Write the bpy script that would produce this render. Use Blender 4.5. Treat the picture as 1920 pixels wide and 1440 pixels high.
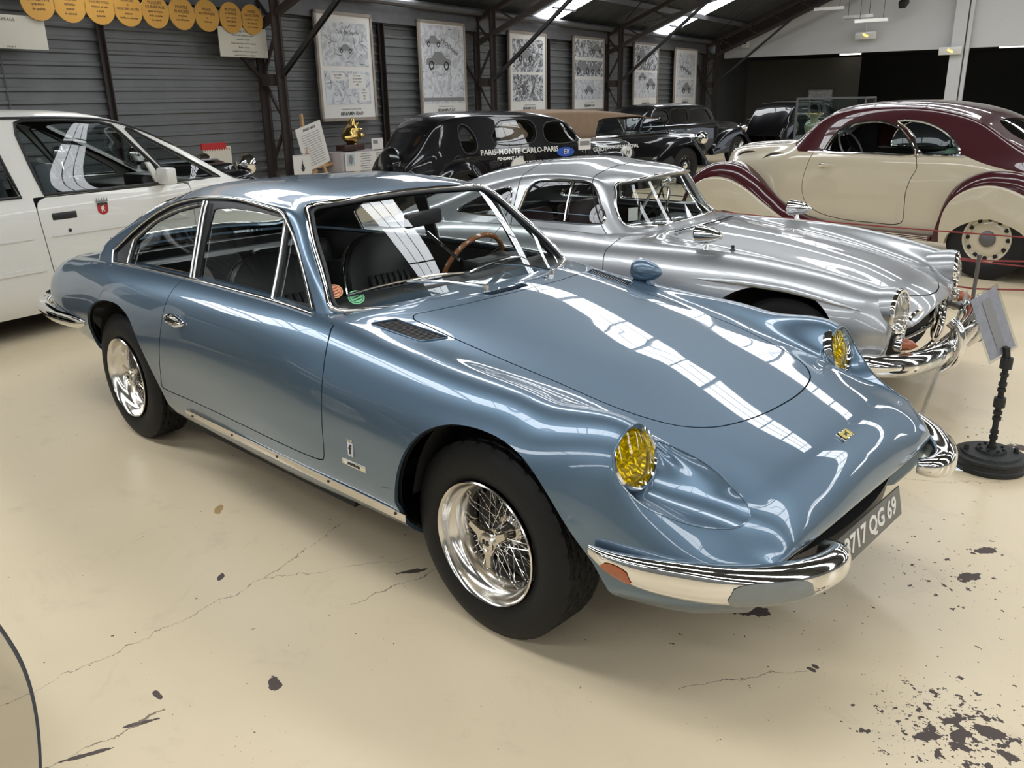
import bpy, bmesh, math, random
import numpy as np
from mathutils import Vector, Matrix
random.seed(7)
SC = bpy.context.scene
for o in list(bpy.data.objects): bpy.data.objects.remove(o, do_unlink=True)
COL = SC.collection
PI = math.pi
# ------------------------------------------------------------------ camera
CAM_P = (1.72, -2.4679, 1.6784)
YAW, PITCH, ROLL, FPX = math.radians(133.5799), math.radians(18.6307), math.radians(1.1496), 1580.78
def cam_rows():
    cy, sy, cp, sp = math.cos(YAW), math.sin(YAW), math.cos(PITCH), math.sin(PITCH)
    f = np.array([cy*cp, sy*cp, -sp]); r = np.array([sy, -cy, 0.]); d = np.cross(f, r)
    c, s = math.cos(ROLL), math.sin(ROLL)
    return c*r + s*d, -s*r + c*d, f
_r, _d, _f = cam_rows()
cam = bpy.data.objects.new('camera', bpy.data.cameras.new('camera')); COL.objects.link(cam)
cam.matrix_world = Matrix(((_r[0], -_d[0], -_f[0], CAM_P[0]), (_r[1], -_d[1], -_f[1], CAM_P[1]), (_r[2], -_d[2], -_f[2], CAM_P[2]), (0, 0, 0, 1)))
cam.data.sensor_width = 36; cam.data.lens = FPX/1920*36; cam.data.clip_start = .05; cam.data.clip_end = 200
SC.camera = cam
# ------------------------------------------------------------------ world, exposure
SC.view_settings.view_transform = 'Standard'; SC.view_settings.look = 'None'
SC.view_settings.gamma = 1; SC.view_settings.use_curve_mapping = False
SC.view_settings.exposure = 0.0
W = bpy.data.worlds.new('world'); SC.world = W; W.use_nodes = True
WB = W.node_tree.nodes['Background']; WB.inputs[0].default_value = (.80, .88, 1, 1); WB.inputs[1].default_value = 2.2
SKY_E = 9.3      # skylight panels
SKY_COL = (.94, .97, 1.0)
# ------------------------------------------------------------------ materials
def mat(name, col=(.5,.5,.5), metal=0., rough=.5, coat=0., coat_rough=.03, var=.0, vscale=8., bump=0., bscale=40., emit=None, es=0., spec=None, flake=0.):
    m = bpy.data.materials.new(name); m.use_nodes = True
    nt = m.node_tree; b = nt.nodes['Principled BSDF']
    b.inputs['Base Color'].default_value = (*col, 1); b.inputs['Metallic'].default_value = metal
    b.inputs['Roughness'].default_value = rough; b.inputs['Coat Weight'].default_value = coat
    b.inputs['Coat Roughness'].default_value = coat_rough
    if spec is not None: b.inputs['Specular IOR Level'].default_value = spec
    if emit: b.inputs['Emission Color'].default_value = (*emit, 1); b.inputs['Emission Strength'].default_value = es
    tc = nt.nodes.new('ShaderNodeTexCoord')
    if var > 0:
        n = nt.nodes.new('ShaderNodeTexNoise'); n.inputs['Scale'].default_value = vscale; n.inputs['Detail'].default_value = 5
        nt.links.new(tc.outputs['Object'], n.inputs['Vector'])
        mx = nt.nodes.new('ShaderNodeMix'); mx.data_type = 'RGBA'
        mx.inputs[6].default_value = (*[c*(1-var) for c in col], 1); mx.inputs[7].default_value = (*[min(1, c*(1+var)) for c in col], 1)
        nt.links.new(n.outputs['Fac'], mx.inputs[0]); nt.links.new(mx.outputs[2], b.inputs['Base Color'])
    if bump > 0:
        n2 = nt.nodes.new('ShaderNodeTexNoise'); n2.inputs['Scale'].default_value = bscale; n2.inputs['Detail'].default_value = 3
        nt.links.new(tc.outputs['Object'], n2.inputs['Vector'])
        bp = nt.nodes.new('ShaderNodeBump'); bp.inputs['Strength'].default_value = bump; bp.inputs['Distance'].default_value = .01
        nt.links.new(n2.outputs['Fac'], bp.inputs['Height']); nt.links.new(bp.outputs[0], b.inputs['Normal'])
    return m
def glass(name, tint=(.8,.85,.85), ior=1.5, rough=0.):
    m = bpy.data.materials.new(name); m.use_nodes = True; nt = m.node_tree
    for n in list(nt.nodes): nt.nodes.remove(n)
    o = nt.nodes.new('ShaderNodeOutputMaterial'); mx = nt.nodes.new('ShaderNodeMixShader')
    t = nt.nodes.new('ShaderNodeBsdfTransparent'); g = nt.nodes.new('ShaderNodeBsdfGlossy'); f = nt.nodes.new('ShaderNodeFresnel')
    t.inputs[0].default_value = (*tint, 1); g.inputs['Roughness'].default_value = rough; f.inputs[0].default_value = ior
    g.inputs['Color'].default_value = (.97, .98, 1, 1)
    ge = nt.nodes.new('ShaderNodeNewGeometry'); mr = nt.nodes.new('ShaderNodeMapRange'); mr.inputs[3].default_value = ior; mr.inputs[4].default_value = 1/ior   # thin pane: same reflectance from both faces
    nt.links.new(ge.outputs['Backfacing'], mr.inputs[0]); nt.links.new(mr.outputs[0], f.inputs[0])
    nt.links.new(f.outputs[0], mx.inputs[0]); nt.links.new(t.outputs[0], mx.inputs[1]); nt.links.new(g.outputs[0], mx.inputs[2]); nt.links.new(mx.outputs[0], o.inputs[0])
    return m
M = {}
M['blue'] = mat('metallic_blue_paint', (.115,.178,.245), .7, .36, 1., .02, var=.03, vscale=900)
M['silver'] = mat('silver_paint', (.36,.37,.38), .75, .34, 1., .03, var=.03, vscale=900)
M['chrome'] = mat('chrome', (.78,.77,.75), 1., .06)
M['alu'] = mat('polished_aluminium', (.72,.69,.64), 1., .17, var=.05, vscale=30)
M['tyre'] = mat('tyre_rubber', (.009,.009,.009), 0, .6, bump=.12, bscale=160, spec=.3)
M['rubber'] = mat('black_rubber', (.012,.012,.013), 0, .45)
M['black'] = mat('dark_void', (.006,.006,.006), 0, .8)
M['leather'] = mat('black_leather', (.014,.014,.014), 0, .42, bump=.1, bscale=90)
M['wood'] = mat('varnished_wood', (.33,.13,.05), 0, .25, 1., var=.25, vscale=20)
M['white'] = mat('white_paint', (.70,.69,.64), 0, .28, .6, .05, var=.015)
M['cream'] = mat('cream_paint', (.50,.445,.33), 0, .25, 1., .03, var=.015)
M['maroon'] = mat('maroon_paint', (.050,.009,.012), 0, .3, 1., .02, var=.05, spec=.1)
M['blackpaint'] = mat('black_paint', (.004,.004,.005), 0, .3, .8, .02, var=.05, spec=.1)
M['steel'] = mat('brown_painted_steel', (.035,.025,.022), 0, .6, var=.2, vscale=6)
M['darksteel'] = mat('dark_bracket_steel', (.03,.03,.03), .3, .5, var=.2)
M['glass'] = glass('clear_glass', (.86,.89,.88))
M['darkglass'] = glass('tinted_glass', (.74,.78,.78))
M['paper'] = mat('paper', (.70,.68,.64), 0, .6, var=.02)
M['ink'] = mat('black_ink', (.03,.03,.03), 0, .7)
M['greyink'] = mat('grey_ink', (.22,.22,.22), 0, .7)
M['amber'] = mat('amber_lens', (.36,.075,.012), 0, .12, 1., .02, bump=.3, bscale=300)
M['tan'] = mat('tan_canvas', (.20,.135,.085), 0, .85, var=.12, vscale=9, bump=.3, bscale=60)
M['gold'] = mat('gold_metal', (.55,.38,.13), 1., .22, var=.2, vscale=18)
M['red'] = mat('red_plastic', (.40,.02,.02), 0, .4)
M['lwood'] = mat('light_wood', (.50,.30,.15), 0, .5, var=.2, vscale=14)
M['grey'] = mat('grey_cloth', (.12,.13,.14), 0, .8, var=.1)
M['plywhite'] = mat('frosted_lens', (.17,.19,.19), 0, .15, 1., .02, bump=.25, bscale=200)
# ------------------------------------------------------------------ object helpers
def link(o, parent=None):
    COL.objects.link(o)
    if parent is not None: o.parent = parent
    return o
def empty(name, loc=(0,0,0), rz=0., label=None, cat=None, group=None, rot=None):
    o = bpy.data.objects.new(name, None); COL.objects.link(o); o.location = loc
    o.rotation_euler = rot if rot else (0, 0, rz); o.empty_display_size = .1
    return tag(o, label, cat, group)
def tag(o, label=None, cat=None, group=None, kind=None):
    if label: o['label'] = label
    if cat: o['category'] = cat
    if group: o['group'] = group
    if kind: o['kind'] = kind
    return o
def smooth_flag(me, sm=True):
    me.polygons.foreach_set('use_smooth', [sm]*len(me.polygons))
def mesh_obj(name, V, F, m, parent=None, smooth=True, mi=None, sharp=None, N=None):
    me = bpy.data.meshes.new(name); me.from_pydata([tuple(v) for v in V], [], [tuple(f) for f in F])
    for x in (m if isinstance(m, (list, tuple)) else [m]): me.materials.append(x)
    smooth_flag(me, smooth)
    if mi is not None: me.polygons.foreach_set('material_index', mi)
    me.update()
    if sharp is not None and smooth: me.set_sharp_from_angle(angle=math.radians(sharp))
    if N is not None: me.normals_split_custom_set_from_vertices([tuple(n) for n in N])
    return link(bpy.data.objects.new(name, me), parent)
class MB:
    def __init__(s): s.V = []; s.F = []; s.mi = []
    def add(s, V, F, k=0):
        b = len(s.V); s.V += [tuple(v) for v in V]; s.F += [tuple(i+b for i in f) for f in F]; s.mi += [k]*len(F); return s
    def box(s, c, d, rot=None, k=0):
        c = Vector(c); hx, hy, hz = [x/2 for x in d]; R = rot or Matrix.Identity(3)
        V = [c + R @ Vector((x*hx, y*hy, z*hz)) for x in (-1,1) for y in (-1,1) for z in (-1,1)]
        return s.add(V, [(0,1,3,2),(4,6,7,5),(0,4,5,1),(2,3,7,6),(0,2,6,4),(1,5,7,3)], k)
    def bar(s, a, b, w, h, up=(0,0,1), k=0):
        a = Vector(a); b = Vector(b); x = (b-a).normalized(); y = Vector(up).cross(x)
        if y.length < 1e-4: y = Vector((0,1,0)).cross(x)
        y.normalize(); z = x.cross(y); L = (b-a).length
        R = Matrix((x, y, z)).transposed(); return s.box((a+b)/2, (L, w, h), R, k)
    def tube(s, pts, r, n=8, closed=False, k=0, caps=True, flat=None, up=None):
        P = [Vector(p) for p in pts]; m = len(P); V = []; F = []
        rr = r if isinstance(r, (list, tuple, np.ndarray)) else [r]*m
        ref = Vector(up) if up is not None else None; prev = None
        for i, p in enumerate(P):
            a = P[(i-1) % m] if (closed or i > 0) else P[i]; b = P[(i+1) % m] if (closed or i < m-1) else P[i]
            t = (b-a); t = t.normalized() if t.length > 1e-9 else Vector((1,0,0))
            if ref is not None: n1 = ref[i] if isinstance(up, list) and isinstance(up[0], (list, tuple, Vector)) else ref; n1 = Vector(n1)
            elif prev is None: n1 = Vector((0,0,1)) if abs(t.z) < .9 else Vector((1,0,0))
            else: n1 = prev
            n1 = (n1 - t*n1.dot(t)); n1 = n1.normalized() if n1.length > 1e-6 else t.orthogonal().normalized()
            prev = n1; b1 = t.cross(n1); fl = flat or 1.
            for j in range(n):
                an = 2*PI*j/n; V.append(p + n1*math.cos(an)*rr[i]*fl + b1*math.sin(an)*rr[i])
        for i in range(m if closed else m-1):
            for j in range(n):
                F.append((i*n+j, i*n+(j+1) % n, ((i+1) % m)*n+(j+1) % n, ((i+1) % m)*n+j))
        if caps and not closed:
            F.append(tuple(range(n))[::-1]); F.append(tuple((m-1)*n+j for j in range(n)))
        return s.add(V, F, k)
    def lathe(s, prof, n=32, axis='z', c=(0,0,0), k=0, close=False, fn=None):
        V = []; F = []; m = len(prof); c = Vector(c)
        for j in range(n):
            a = 2*PI*j/n; ca, sa = math.cos(a), math.sin(a)
            for i, (r, h) in enumerate(prof):
                if fn: r = fn(i, j, r, h)
                if axis == 'z': v = (r*ca, r*sa, h)
                elif axis == 'y': v = (r*ca, h, r*sa)
                else: v = (h, r*ca, r*sa)
                V.append(c + Vector(v))
        for j in range(n):
            for i in range(m-1 if not close else m):
                i2 = (i+1) % m; F.append((j*m+i, j*m+i2, ((j+1) % n)*m+i2, ((j+1) % n)*m+i))
        return s.add(V, F, k)
    def prism(s, poly, z0, z1, fr=None, k=0):
        # poly 2D list, extruded from z0 to z1 in frame fr (Matrix 4x4)
        n = len(poly); fr = fr or Matrix.Identity(4)
        V = [fr @ Vector((x, y, z)) for z in (z0, z1) for x, y in poly]
        F = [tuple(range(n))[::-1], tuple(n+i for i in range(n))] + [(i, (i+1) % n, n+(i+1) % n, n+i) for i in range(n)]
        return s.add(V, F, k)
    def xf(s, Mx): s.V = [tuple(Mx @ Vector(v)) for v in s.V]; return s
    def obj(s, name, m, parent=None, smooth=True, sharp=35, bevel=0.):
        o = mesh_obj(name, s.V, s.F, m, parent, smooth, s.mi if isinstance(m, (list, tuple)) else None)
        bm = bmesh.new(); bm.from_mesh(o.data); bmesh.ops.recalc_face_normals(bm, faces=bm.faces)
        if bevel > 0: bmesh.ops.bevel(bm, geom=list(bm.edges), offset=bevel, segments=2, affect='EDGES', profile=.5)
        bm.to_mesh(o.data); bm.free(); smooth_flag(o.data, smooth)
        if smooth and sharp: o.data.set_sharp_from_angle(angle=math.radians(sharp))
        return o
def curve(pts, n=60, closed=False):
    P = np.array(pts, float); m = len(P)
    if closed: P = np.vstack([P[-1], P, P[0], P[1]])
    else: P = np.vstack([2*P[0]-P[1], P, 2*P[-1]-P[-2]])
    seg = m if closed else m-1; out = []
    d = [max(1e-6, np.linalg.norm(P[i+2]-P[i+1])) for i in range(seg)]; tot = sum(d)
    for i in range(seg):
        k = max(2, int(round(n*d[i]/tot))); p0, p1, p2, p3 = P[i:i+4]
        t0 = 0; t1 = max(1e-6, np.linalg.norm(p1-p0))**.5; t2 = t1+max(1e-6, np.linalg.norm(p2-p1))**.5; t3 = t2+max(1e-6, np.linalg.norm(p3-p2))**.5
        for j in range(k):
            t = t1+(t2-t1)*j/k
            A1 = (t1-t)/(t1-t0)*p0+(t-t0)/(t1-t0)*p1; A2 = (t2-t)/(t2-t1)*p1+(t-t1)/(t2-t1)*p2; A3 = (t3-t)/(t3-t2)*p2+(t-t2)/(t3-t2)*p3
            B1 = (t2-t)/(t2-t0)*A1+(t-t0)/(t2-t0)*A2; B2 = (t3-t)/(t3-t1)*A2+(t-t1)/(t3-t1)*A3
            out.append((t2-t)/(t2-t1)*B1+(t-t1)/(t2-t1)*B2)
    if not closed: out.append(P[-2])
    return np.array(out)
_FONT = None
def text(name, body, size, m, parent, loc, xdir, ydir, depth=.002, align='CENTER', shear=0, spacing=1., bold=0.):
    c = bpy.data.curves.new(name, 'FONT'); c.body = body; c.size = size; c.extrude = depth; c.align_x = align; c.align_y = 'CENTER'
    c.resolution_u = 2; c.shear = shear; c.space_character = spacing; c.offset = bold
    t = bpy.data.objects.new('tmp', c); COL.objects.link(t)
    dg = bpy.context.evaluated_depsgraph_get(); me = bpy.data.meshes.new_from_object(t.evaluated_get(dg))
    bpy.data.objects.remove(t, do_unlink=True)
    x = Vector(xdir).normalized(); y = Vector(ydir); y = (y - x*y.dot(x)).normalized(); z = x.cross(y)
    me.transform(Matrix.Translation(Vector(loc)) @ Matrix((x, y, z)).transposed().to_4x4())
    me.materials.clear(); me.materials.append(m); me.name = name
    return link(bpy.data.objects.new(name, me), parent)
def join_into(o, others):
    V = []; F = []
    for q in [o]+others:
        b = len(V); V += [tuple(v.co) for v in q.data.vertices]; F += [tuple(b+i for i in p.vertices) for p in q.data.polygons]
    me = bpy.data.meshes.new(o.data.name); me.from_pydata(V, [], F); me.materials.append(o.data.materials[0]); o.data = me
    for q in others: bpy.data.objects.remove(q, do_unlink=True)
    return o
def refl_yellow():
    m = mat('yellow_reflector', (.62,.56,.07), .9, .22); nt = m.node_tree; b = nt.nodes['Principled BSDF']
    v = nt.nodes.new('ShaderNodeTexVoronoi'); v.inputs['Scale'].default_value = 38; tc = nt.nodes.new('ShaderNodeTexCoord'); bp = nt.nodes.new('ShaderNodeBump')
    bp.inputs['Strength'].default_value = .8; bp.inputs['Distance'].default_value = .01
    nt.links.new(tc.outputs['Object'], v.inputs['Vector']); nt.links.new(v.outputs['Distance'], bp.inputs['Height']); nt.links.new(bp.outputs[0], b.inputs['Normal'])
    return m
M['yrefl'] = refl_yellow()
def lens_yellow(name, tint, rib=90.):
    m = glass(name, tint, 1.5); nt = m.node_tree; g = [n for n in nt.nodes if n.type == 'BSDF_GLOSSY'][0]; t = [n for n in nt.nodes if n.type == 'BSDF_TRANSPARENT'][0]
    mxs = [n for n in nt.nodes if n.type == 'MIX_SHADER'][0]
    d = nt.nodes.new('ShaderNodeBsdfTranslucent'); d.inputs[0].default_value = (*tint, 1); mx = nt.nodes.new('ShaderNodeMixShader')
    w = nt.nodes.new('ShaderNodeTexWave'); w.inputs['Scale'].default_value = rib; w.bands_direction = 'X'; tc = nt.nodes.new('ShaderNodeTexCoord')
    nt.links.new(tc.outputs['Object'], w.inputs['Vector']); mr = nt.nodes.new('ShaderNodeMapRange'); mr.inputs[3].default_value = .02; mr.inputs[4].default_value = .22
    nt.links.new(w.outputs['Fac'], mr.inputs[0]); nt.links.new(mr.outputs[0], mx.inputs[0]); nt.links.new(t.outputs[0], mx.inputs[1]); nt.links.new(d.outputs[0], mx.inputs[2])
    nt.links.new(mx.outputs[0], mxs.inputs[1]); return m
M['ylens'] = lens_yellow('yellow_lens', (.92,.80,.12)); M['clens'] = lens_yellow('clear_lens', (.85,.84,.80))
M['mirrorrefl'] = mat('silvered_reflector', (.8,.8,.8), 1., .15)
M['alu_dark'] = mat('dark_aluminium', (.13,.12,.12), .8, .4)
M['plate'] = mat('plate_paint', (.11,.11,.10), 0, .35); M['badge'] = mat('yellow_enamel', (.62,.50,.14), 0, .3, 1.)
M['shield'] = mat('pale_enamel', (.55,.56,.6), 0, .3, 1.); M['orange_st'] = mat('orange_sticker', (.62,.33,.16), 0, .6); M['green_st'] = mat('green_sticker', (.20,.60,.30), 0, .6)
M['disc'] = mat('orange_disc_paint', (.52,.27,.045), 0, .6, var=.06); M['frame'] = mat('greige_frame', (.30,.26,.22), 0, .5, var=.08)
M['hallwall'] = mat('hall_side_wall', (.16,.17,.17), 0, .7, var=.1, vscale=2); M['wallwhite'] = mat('white_plaster', (.60,.60,.60), 0, .8, var=.03, vscale=2); M['skylight'] = mat('translucent_skylight', (.8,.8,.8), 0, .5, emit=SKY_COL, es=SKY_E)
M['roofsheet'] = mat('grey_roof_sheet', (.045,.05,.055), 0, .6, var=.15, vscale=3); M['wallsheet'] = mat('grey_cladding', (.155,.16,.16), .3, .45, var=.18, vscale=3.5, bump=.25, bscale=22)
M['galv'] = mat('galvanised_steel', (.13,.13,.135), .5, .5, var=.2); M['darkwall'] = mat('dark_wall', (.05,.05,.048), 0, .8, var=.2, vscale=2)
M['lamp'] = mat('lamp_tube', (.9,.9,.9), 0, .5, emit=(1,.97,.9), es=3.); M['orangelamp'] = mat('orange_pilot', (.9,.5,.1), 0, .5, emit=(1,.5,.08), es=3.)
M['rope'] = mat('red_rope', (.22,.03,.03), 0, .8); M['castiron'] = mat('black_cast_iron', (.018,.019,.018), .2, .55, bump=.5, bscale=120)
M['acrylic'] = glass('clear_acrylic', (.90,.92,.93), 1.5); M['greenglass'] = glass('edge_glass', (.75,.82,.80), 1.5)
M['porcelain'] = mat('gilt_porcelain', (.55,.48,.35), .3, .25, 1., var=.3, vscale=14)
def wave_bg(name, c1, c2, scale, dist=0.): 
    m = mat(name, c1, 0, .6); nt = m.node_tree; b = nt.nodes['Principled BSDF']
    n = nt.nodes.new('ShaderNodeTexNoise'); n.inputs['Scale'].default_value = scale; n.inputs['Detail'].default_value = 6; n.inputs['Distortion'].default_value = dist
    cr = nt.nodes.new('ShaderNodeValToRGB'); cr.color_ramp.elements[0].position = .42; cr.color_ramp.elements[1].position = .56
    cr.color_ramp.elements[0].color = (*c2, 1); cr.color_ramp.elements[1].color = (*c1, 1); tc = nt.nodes.new('ShaderNodeTexCoord')
    nt.links.new(tc.outputs['Object'], n.inputs['Vector']); nt.links.new(n.outputs['Fac'], cr.inputs[0]); nt.links.new(cr.outputs[0], b.inputs['Base Color']); return m
M['sketch'] = wave_bg('comic_wash', (.62,.63,.65), (.44,.45,.47), 6., 1.5); M['sketch2'] = wave_bg('comic_ink_wash', (.60,.61,.63), (.13,.13,.14), 5., 2.5)
# ---------------- floor material: cream epoxy paint, worn chips and hairline cracks
def floor_mat():
    m = bpy.data.materials.new('cream_floor_paint'); m.use_nodes = True; nt = m.node_tree; L = nt.links; b = nt.nodes['Principled BSDF']
    N = lambda t, **k: (lambda n: ([setattr(n, a, v) for a, v in k.items()], n)[1])(nt.nodes.new(t))
    tc = N('ShaderNodeTexCoord')
    def math_(op, a, c=None, d=None):
        n = N('ShaderNodeMath', operation=op)
        for i, x in enumerate((a, c, d)):
            if x is None: continue
            if isinstance(x, (int, float)): n.inputs[i].default_value = x
            else: L.new(x, n.inputs[i])
        return n.outputs[0]
    def noise(sc, det=5, rough=.6, dist=0.):
        n = N('ShaderNodeTexNoise'); n.inputs['Scale'].default_value = sc; n.inputs['Detail'].default_value = det; n.inputs['Roughness'].default_value = rough; n.inputs['Distortion'].default_value = dist
        L.new(tc.outputs['Object'], n.inputs['Vector']); return n.outputs['Fac']
    sep = N('ShaderNodeSeparateXYZ'); L.new(tc.outputs['Object'], sep.inputs[0]); X, Y = sep.outputs[0], sep.outputs[1]
    nd = noise(9, 4); nd2 = noise(30, 4)
    jit = math_('MULTIPLY', math_('SUBTRACT', nd, .5), .10); jit2 = math_('MULTIPLY', math_('SUBTRACT', nd2, .5), .03)
    def blob(cx, cy, rx, ry, ang=0., rag=1.):
        c, s = math.cos(ang), math.sin(ang)
        dx = math_('SUBTRACT', X, cx); dy = math_('SUBTRACT', Y, cy)
        u = math_('ADD', math_('MULTIPLY', dx, c/rx), math_('MULTIPLY', dy, s/rx)); v = math_('ADD', math_('MULTIPLY', dx, -s/ry), math_('MULTIPLY', dy, c/ry))
        r = math_('SQRT', math_('ADD', math_('MULTIPLY', u, u), math_('MULTIPLY', v, v)))
        r = math_('ADD', r, math_('ADD', math_('MULTIPLY', math_('SUBTRACT', nd2, .5), 3.4*rag), math_('MULTIPLY', math_('SUBTRACT', nd, .5), 2.2*rag))); return math_('LESS_THAN', r, 1.)
    def region(cx, cy, rad, amt):
        dx = math_('SUBTRACT', X, cx); dy = math_('SUBTRACT', Y, cy); r = math_('SQRT', math_('ADD', math_('MULTIPLY', dx, dx), math_('MULTIPLY', dy, dy)))
        return math_('MULTIPLY', math_('SUBTRACT', 1., math_('MINIMUM', math_('DIVIDE', r, rad), 1.)), amt)
    def crack(x0, y0, x1, y1, w, broken=.0):
        ln = math.hypot(x1-x0, y1-y0); ux, uy = (x1-x0)/ln, (y1-y0)/ln
        dx = math_('SUBTRACT', X, x0); dy = math_('SUBTRACT', Y, y0)
        t = math_('ADD', math_('MULTIPLY', dx, ux), math_('MULTIPLY', dy, uy)); q = math_('ADD', math_('MULTIPLY', dx, -uy), math_('MULTIPLY', dy, ux))
        q = math_('ABSOLUTE', math_('ADD', q, math_('ADD', jit, jit2)))
        wd = math_('MULTIPLY', math_('SUBTRACT', noise(6, 3), broken), w*2)
        return math_('MULTIPLY', math_('LESS_THAN', q, wd), math_('MULTIPLY', math_('GREATER_THAN', t, 0.), math_('LESS_THAN', t, ln)))
    mx = lambda a, c: math_('MAXIMUM', a, c)
    # scattered chips: density rises in worn zones
    chip = noise(24, 3, .62); thr = .30
    dens = region(1.30, -.27, .42, .22)
    for r in ((1.0, .55, .5, .12), (.55, -.10, .22, .10), (.62, .1, .8, .06), (-.14, -1.57, .14, .12), (.9, .8, 1.0, .055), (.2, -1.2, 1.2, .012), (1.5, 0., .9, .07), (.75,2.1,.25,.12), (.0,4.6,.5,.10)): dens = mx(dens, region(*r))
    c1 = math_('LESS_THAN', chip, math_('ADD', thr-.025, dens))
    fine = noise(85, 2, .5); c2 = math_('LESS_THAN', fine, math_('ADD', .215, math_('MULTIPLY', dens, .9)))
    mask = mx(c1, c2)
    for bl in ((-1.0,-1.22,.028,.011,-.8), (-.306,-1.42,.035,.017,-.4), (-.527,-1.685,.022,.009,0), (.562,-.118,.10,.035,.4), (.56,-.02,.05,.02,.9), (.875,-.273,.018,.010,0), (.88,-.25,.012,.008,0), (-.35,-.65,.02,.012,0),
               (1.07,.60,.05,.028,1.1), (1.055,.84,.06,.022,1.0), (-.49,-.72,.06,.014,1.0), (.95,2.05,.11,.04,.2), (-.43,-1.93,.07,.008,1.15), (-.445,-1.78,.05,.008,1.1), (1.36,-.20,.050,.022,.3),(1.24,-.33,.035,.018,.9),(1.30,-.28,.03,.02,1.6),(1.42,-.27,.03,.018,.1)): mask = mx(mask, blob(*bl, rag=.55))
    thin = mx(crack(-.80,-2.4,-.86,-1.12,.0022,.15), mx(crack(-.86,-1.12,-.50,-.55,.0022,.25), crack(-.47,-2.1,-.44,-1.70,.010,.33)))
    thin = mx(thin, mx(crack(-.48,-1.01,-.40,-.45,.006,.36), crack(.60,1.30,.95,1.55,.002,.1))); thin = mx(thin, crack(.62,-.62,.86,-.28,.002,.1))
    thin = mx(thin, crack(-.86,-1.12,-1.9,2.2,.002,.2))
    big = noise(1.1, 6, .6); base = N('ShaderNodeMix', data_type='RGBA'); base.inputs[6].default_value = (.64,.53,.36,1); base.inputs[7].default_value = (.74,.625,.435,1); L.new(big, base.inputs[0])
    scuff = noise(3.2, 8, .72, .8); sm = math_('MULTIPLY', math_('MAXIMUM', math_('SUBTRACT', .44, scuff), 0), 1.6)
    b2 = N('ShaderNodeMix', data_type='RGBA'); L.new(base.outputs[2], b2.inputs[6]); b2.inputs[7].default_value = (.36,.30,.24,1); L.new(sm, b2.inputs[0])
    b3 = N('ShaderNodeMix', data_type='RGBA'); L.new(b2.outputs[2], b3.inputs[6]); b3.inputs[7].default_value = (.050,.034,.034,1); L.new(math_('MULTIPLY', mask, .95), b3.inputs[0])
    b4 = N('ShaderNodeMix', data_type='RGBA'); L.new(b3.outputs[2], b4.inputs[6]); b4.inputs[7].default_value = (.13,.10,.08,1); L.new(math_('MULTIPLY', thin, .8), b4.inputs[0])
    oc = blob(-1.52,-.945,.045,.016,-.7,.5); b5 = N('ShaderNodeMix', data_type='RGBA'); L.new(b4.outputs[2], b5.inputs[6]); b5.inputs[7].default_value = (.42,.29,.13,1); L.new(oc, b5.inputs[0])
    L.new(b5.outputs[2], b.inputs['Base Color'])
    rg = math_('ADD', math_('MULTIPLY', big, .12), .24); rg = math_('ADD', rg, math_('MULTIPLY', mask, .5)); L.new(rg, b.inputs['Roughness'])
    bp = N('ShaderNodeBump'); bp.inputs['Strength'].default_value = .25; bp.inputs['Distance'].default_value = .004
    L.new(math_('SUBTRACT', math_('MULTIPLY', noise(5, 6), .6), math_('MULTIPLY', mx(mask, thin), .5)), bp.inputs['Height']); L.new(bp.outputs[0], b.inputs['Normal'])
    return m
M['floor'] = floor_mat()
def _ncs(n):
    A=np.zeros((n,n));B=np.zeros((n,n));A[0,0]=A[-1,-1]=1
    for i in range(1,n-1):
        A[i,i-1]=1;A[i,i]=4;A[i,i+1]=1;B[i,i-1]=6;B[i,i]=-12;B[i,i+1]=6
    return np.linalg.solve(A,B)
def basis(t,n,D):
    t=np.clip(np.asarray(t,float),0,n-1);i=np.minimum(t.astype(int),n-2);f=t-i
    W=np.zeros((len(t),n));r=np.arange(len(t))
    W[r,i]+=1-f;W[r,i+1]+=f
    W+=((1-f)**3-(1-f))[:,None]/6*D[i]+(f**3-f)[:,None]/6*D[i+1]
    return W
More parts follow.
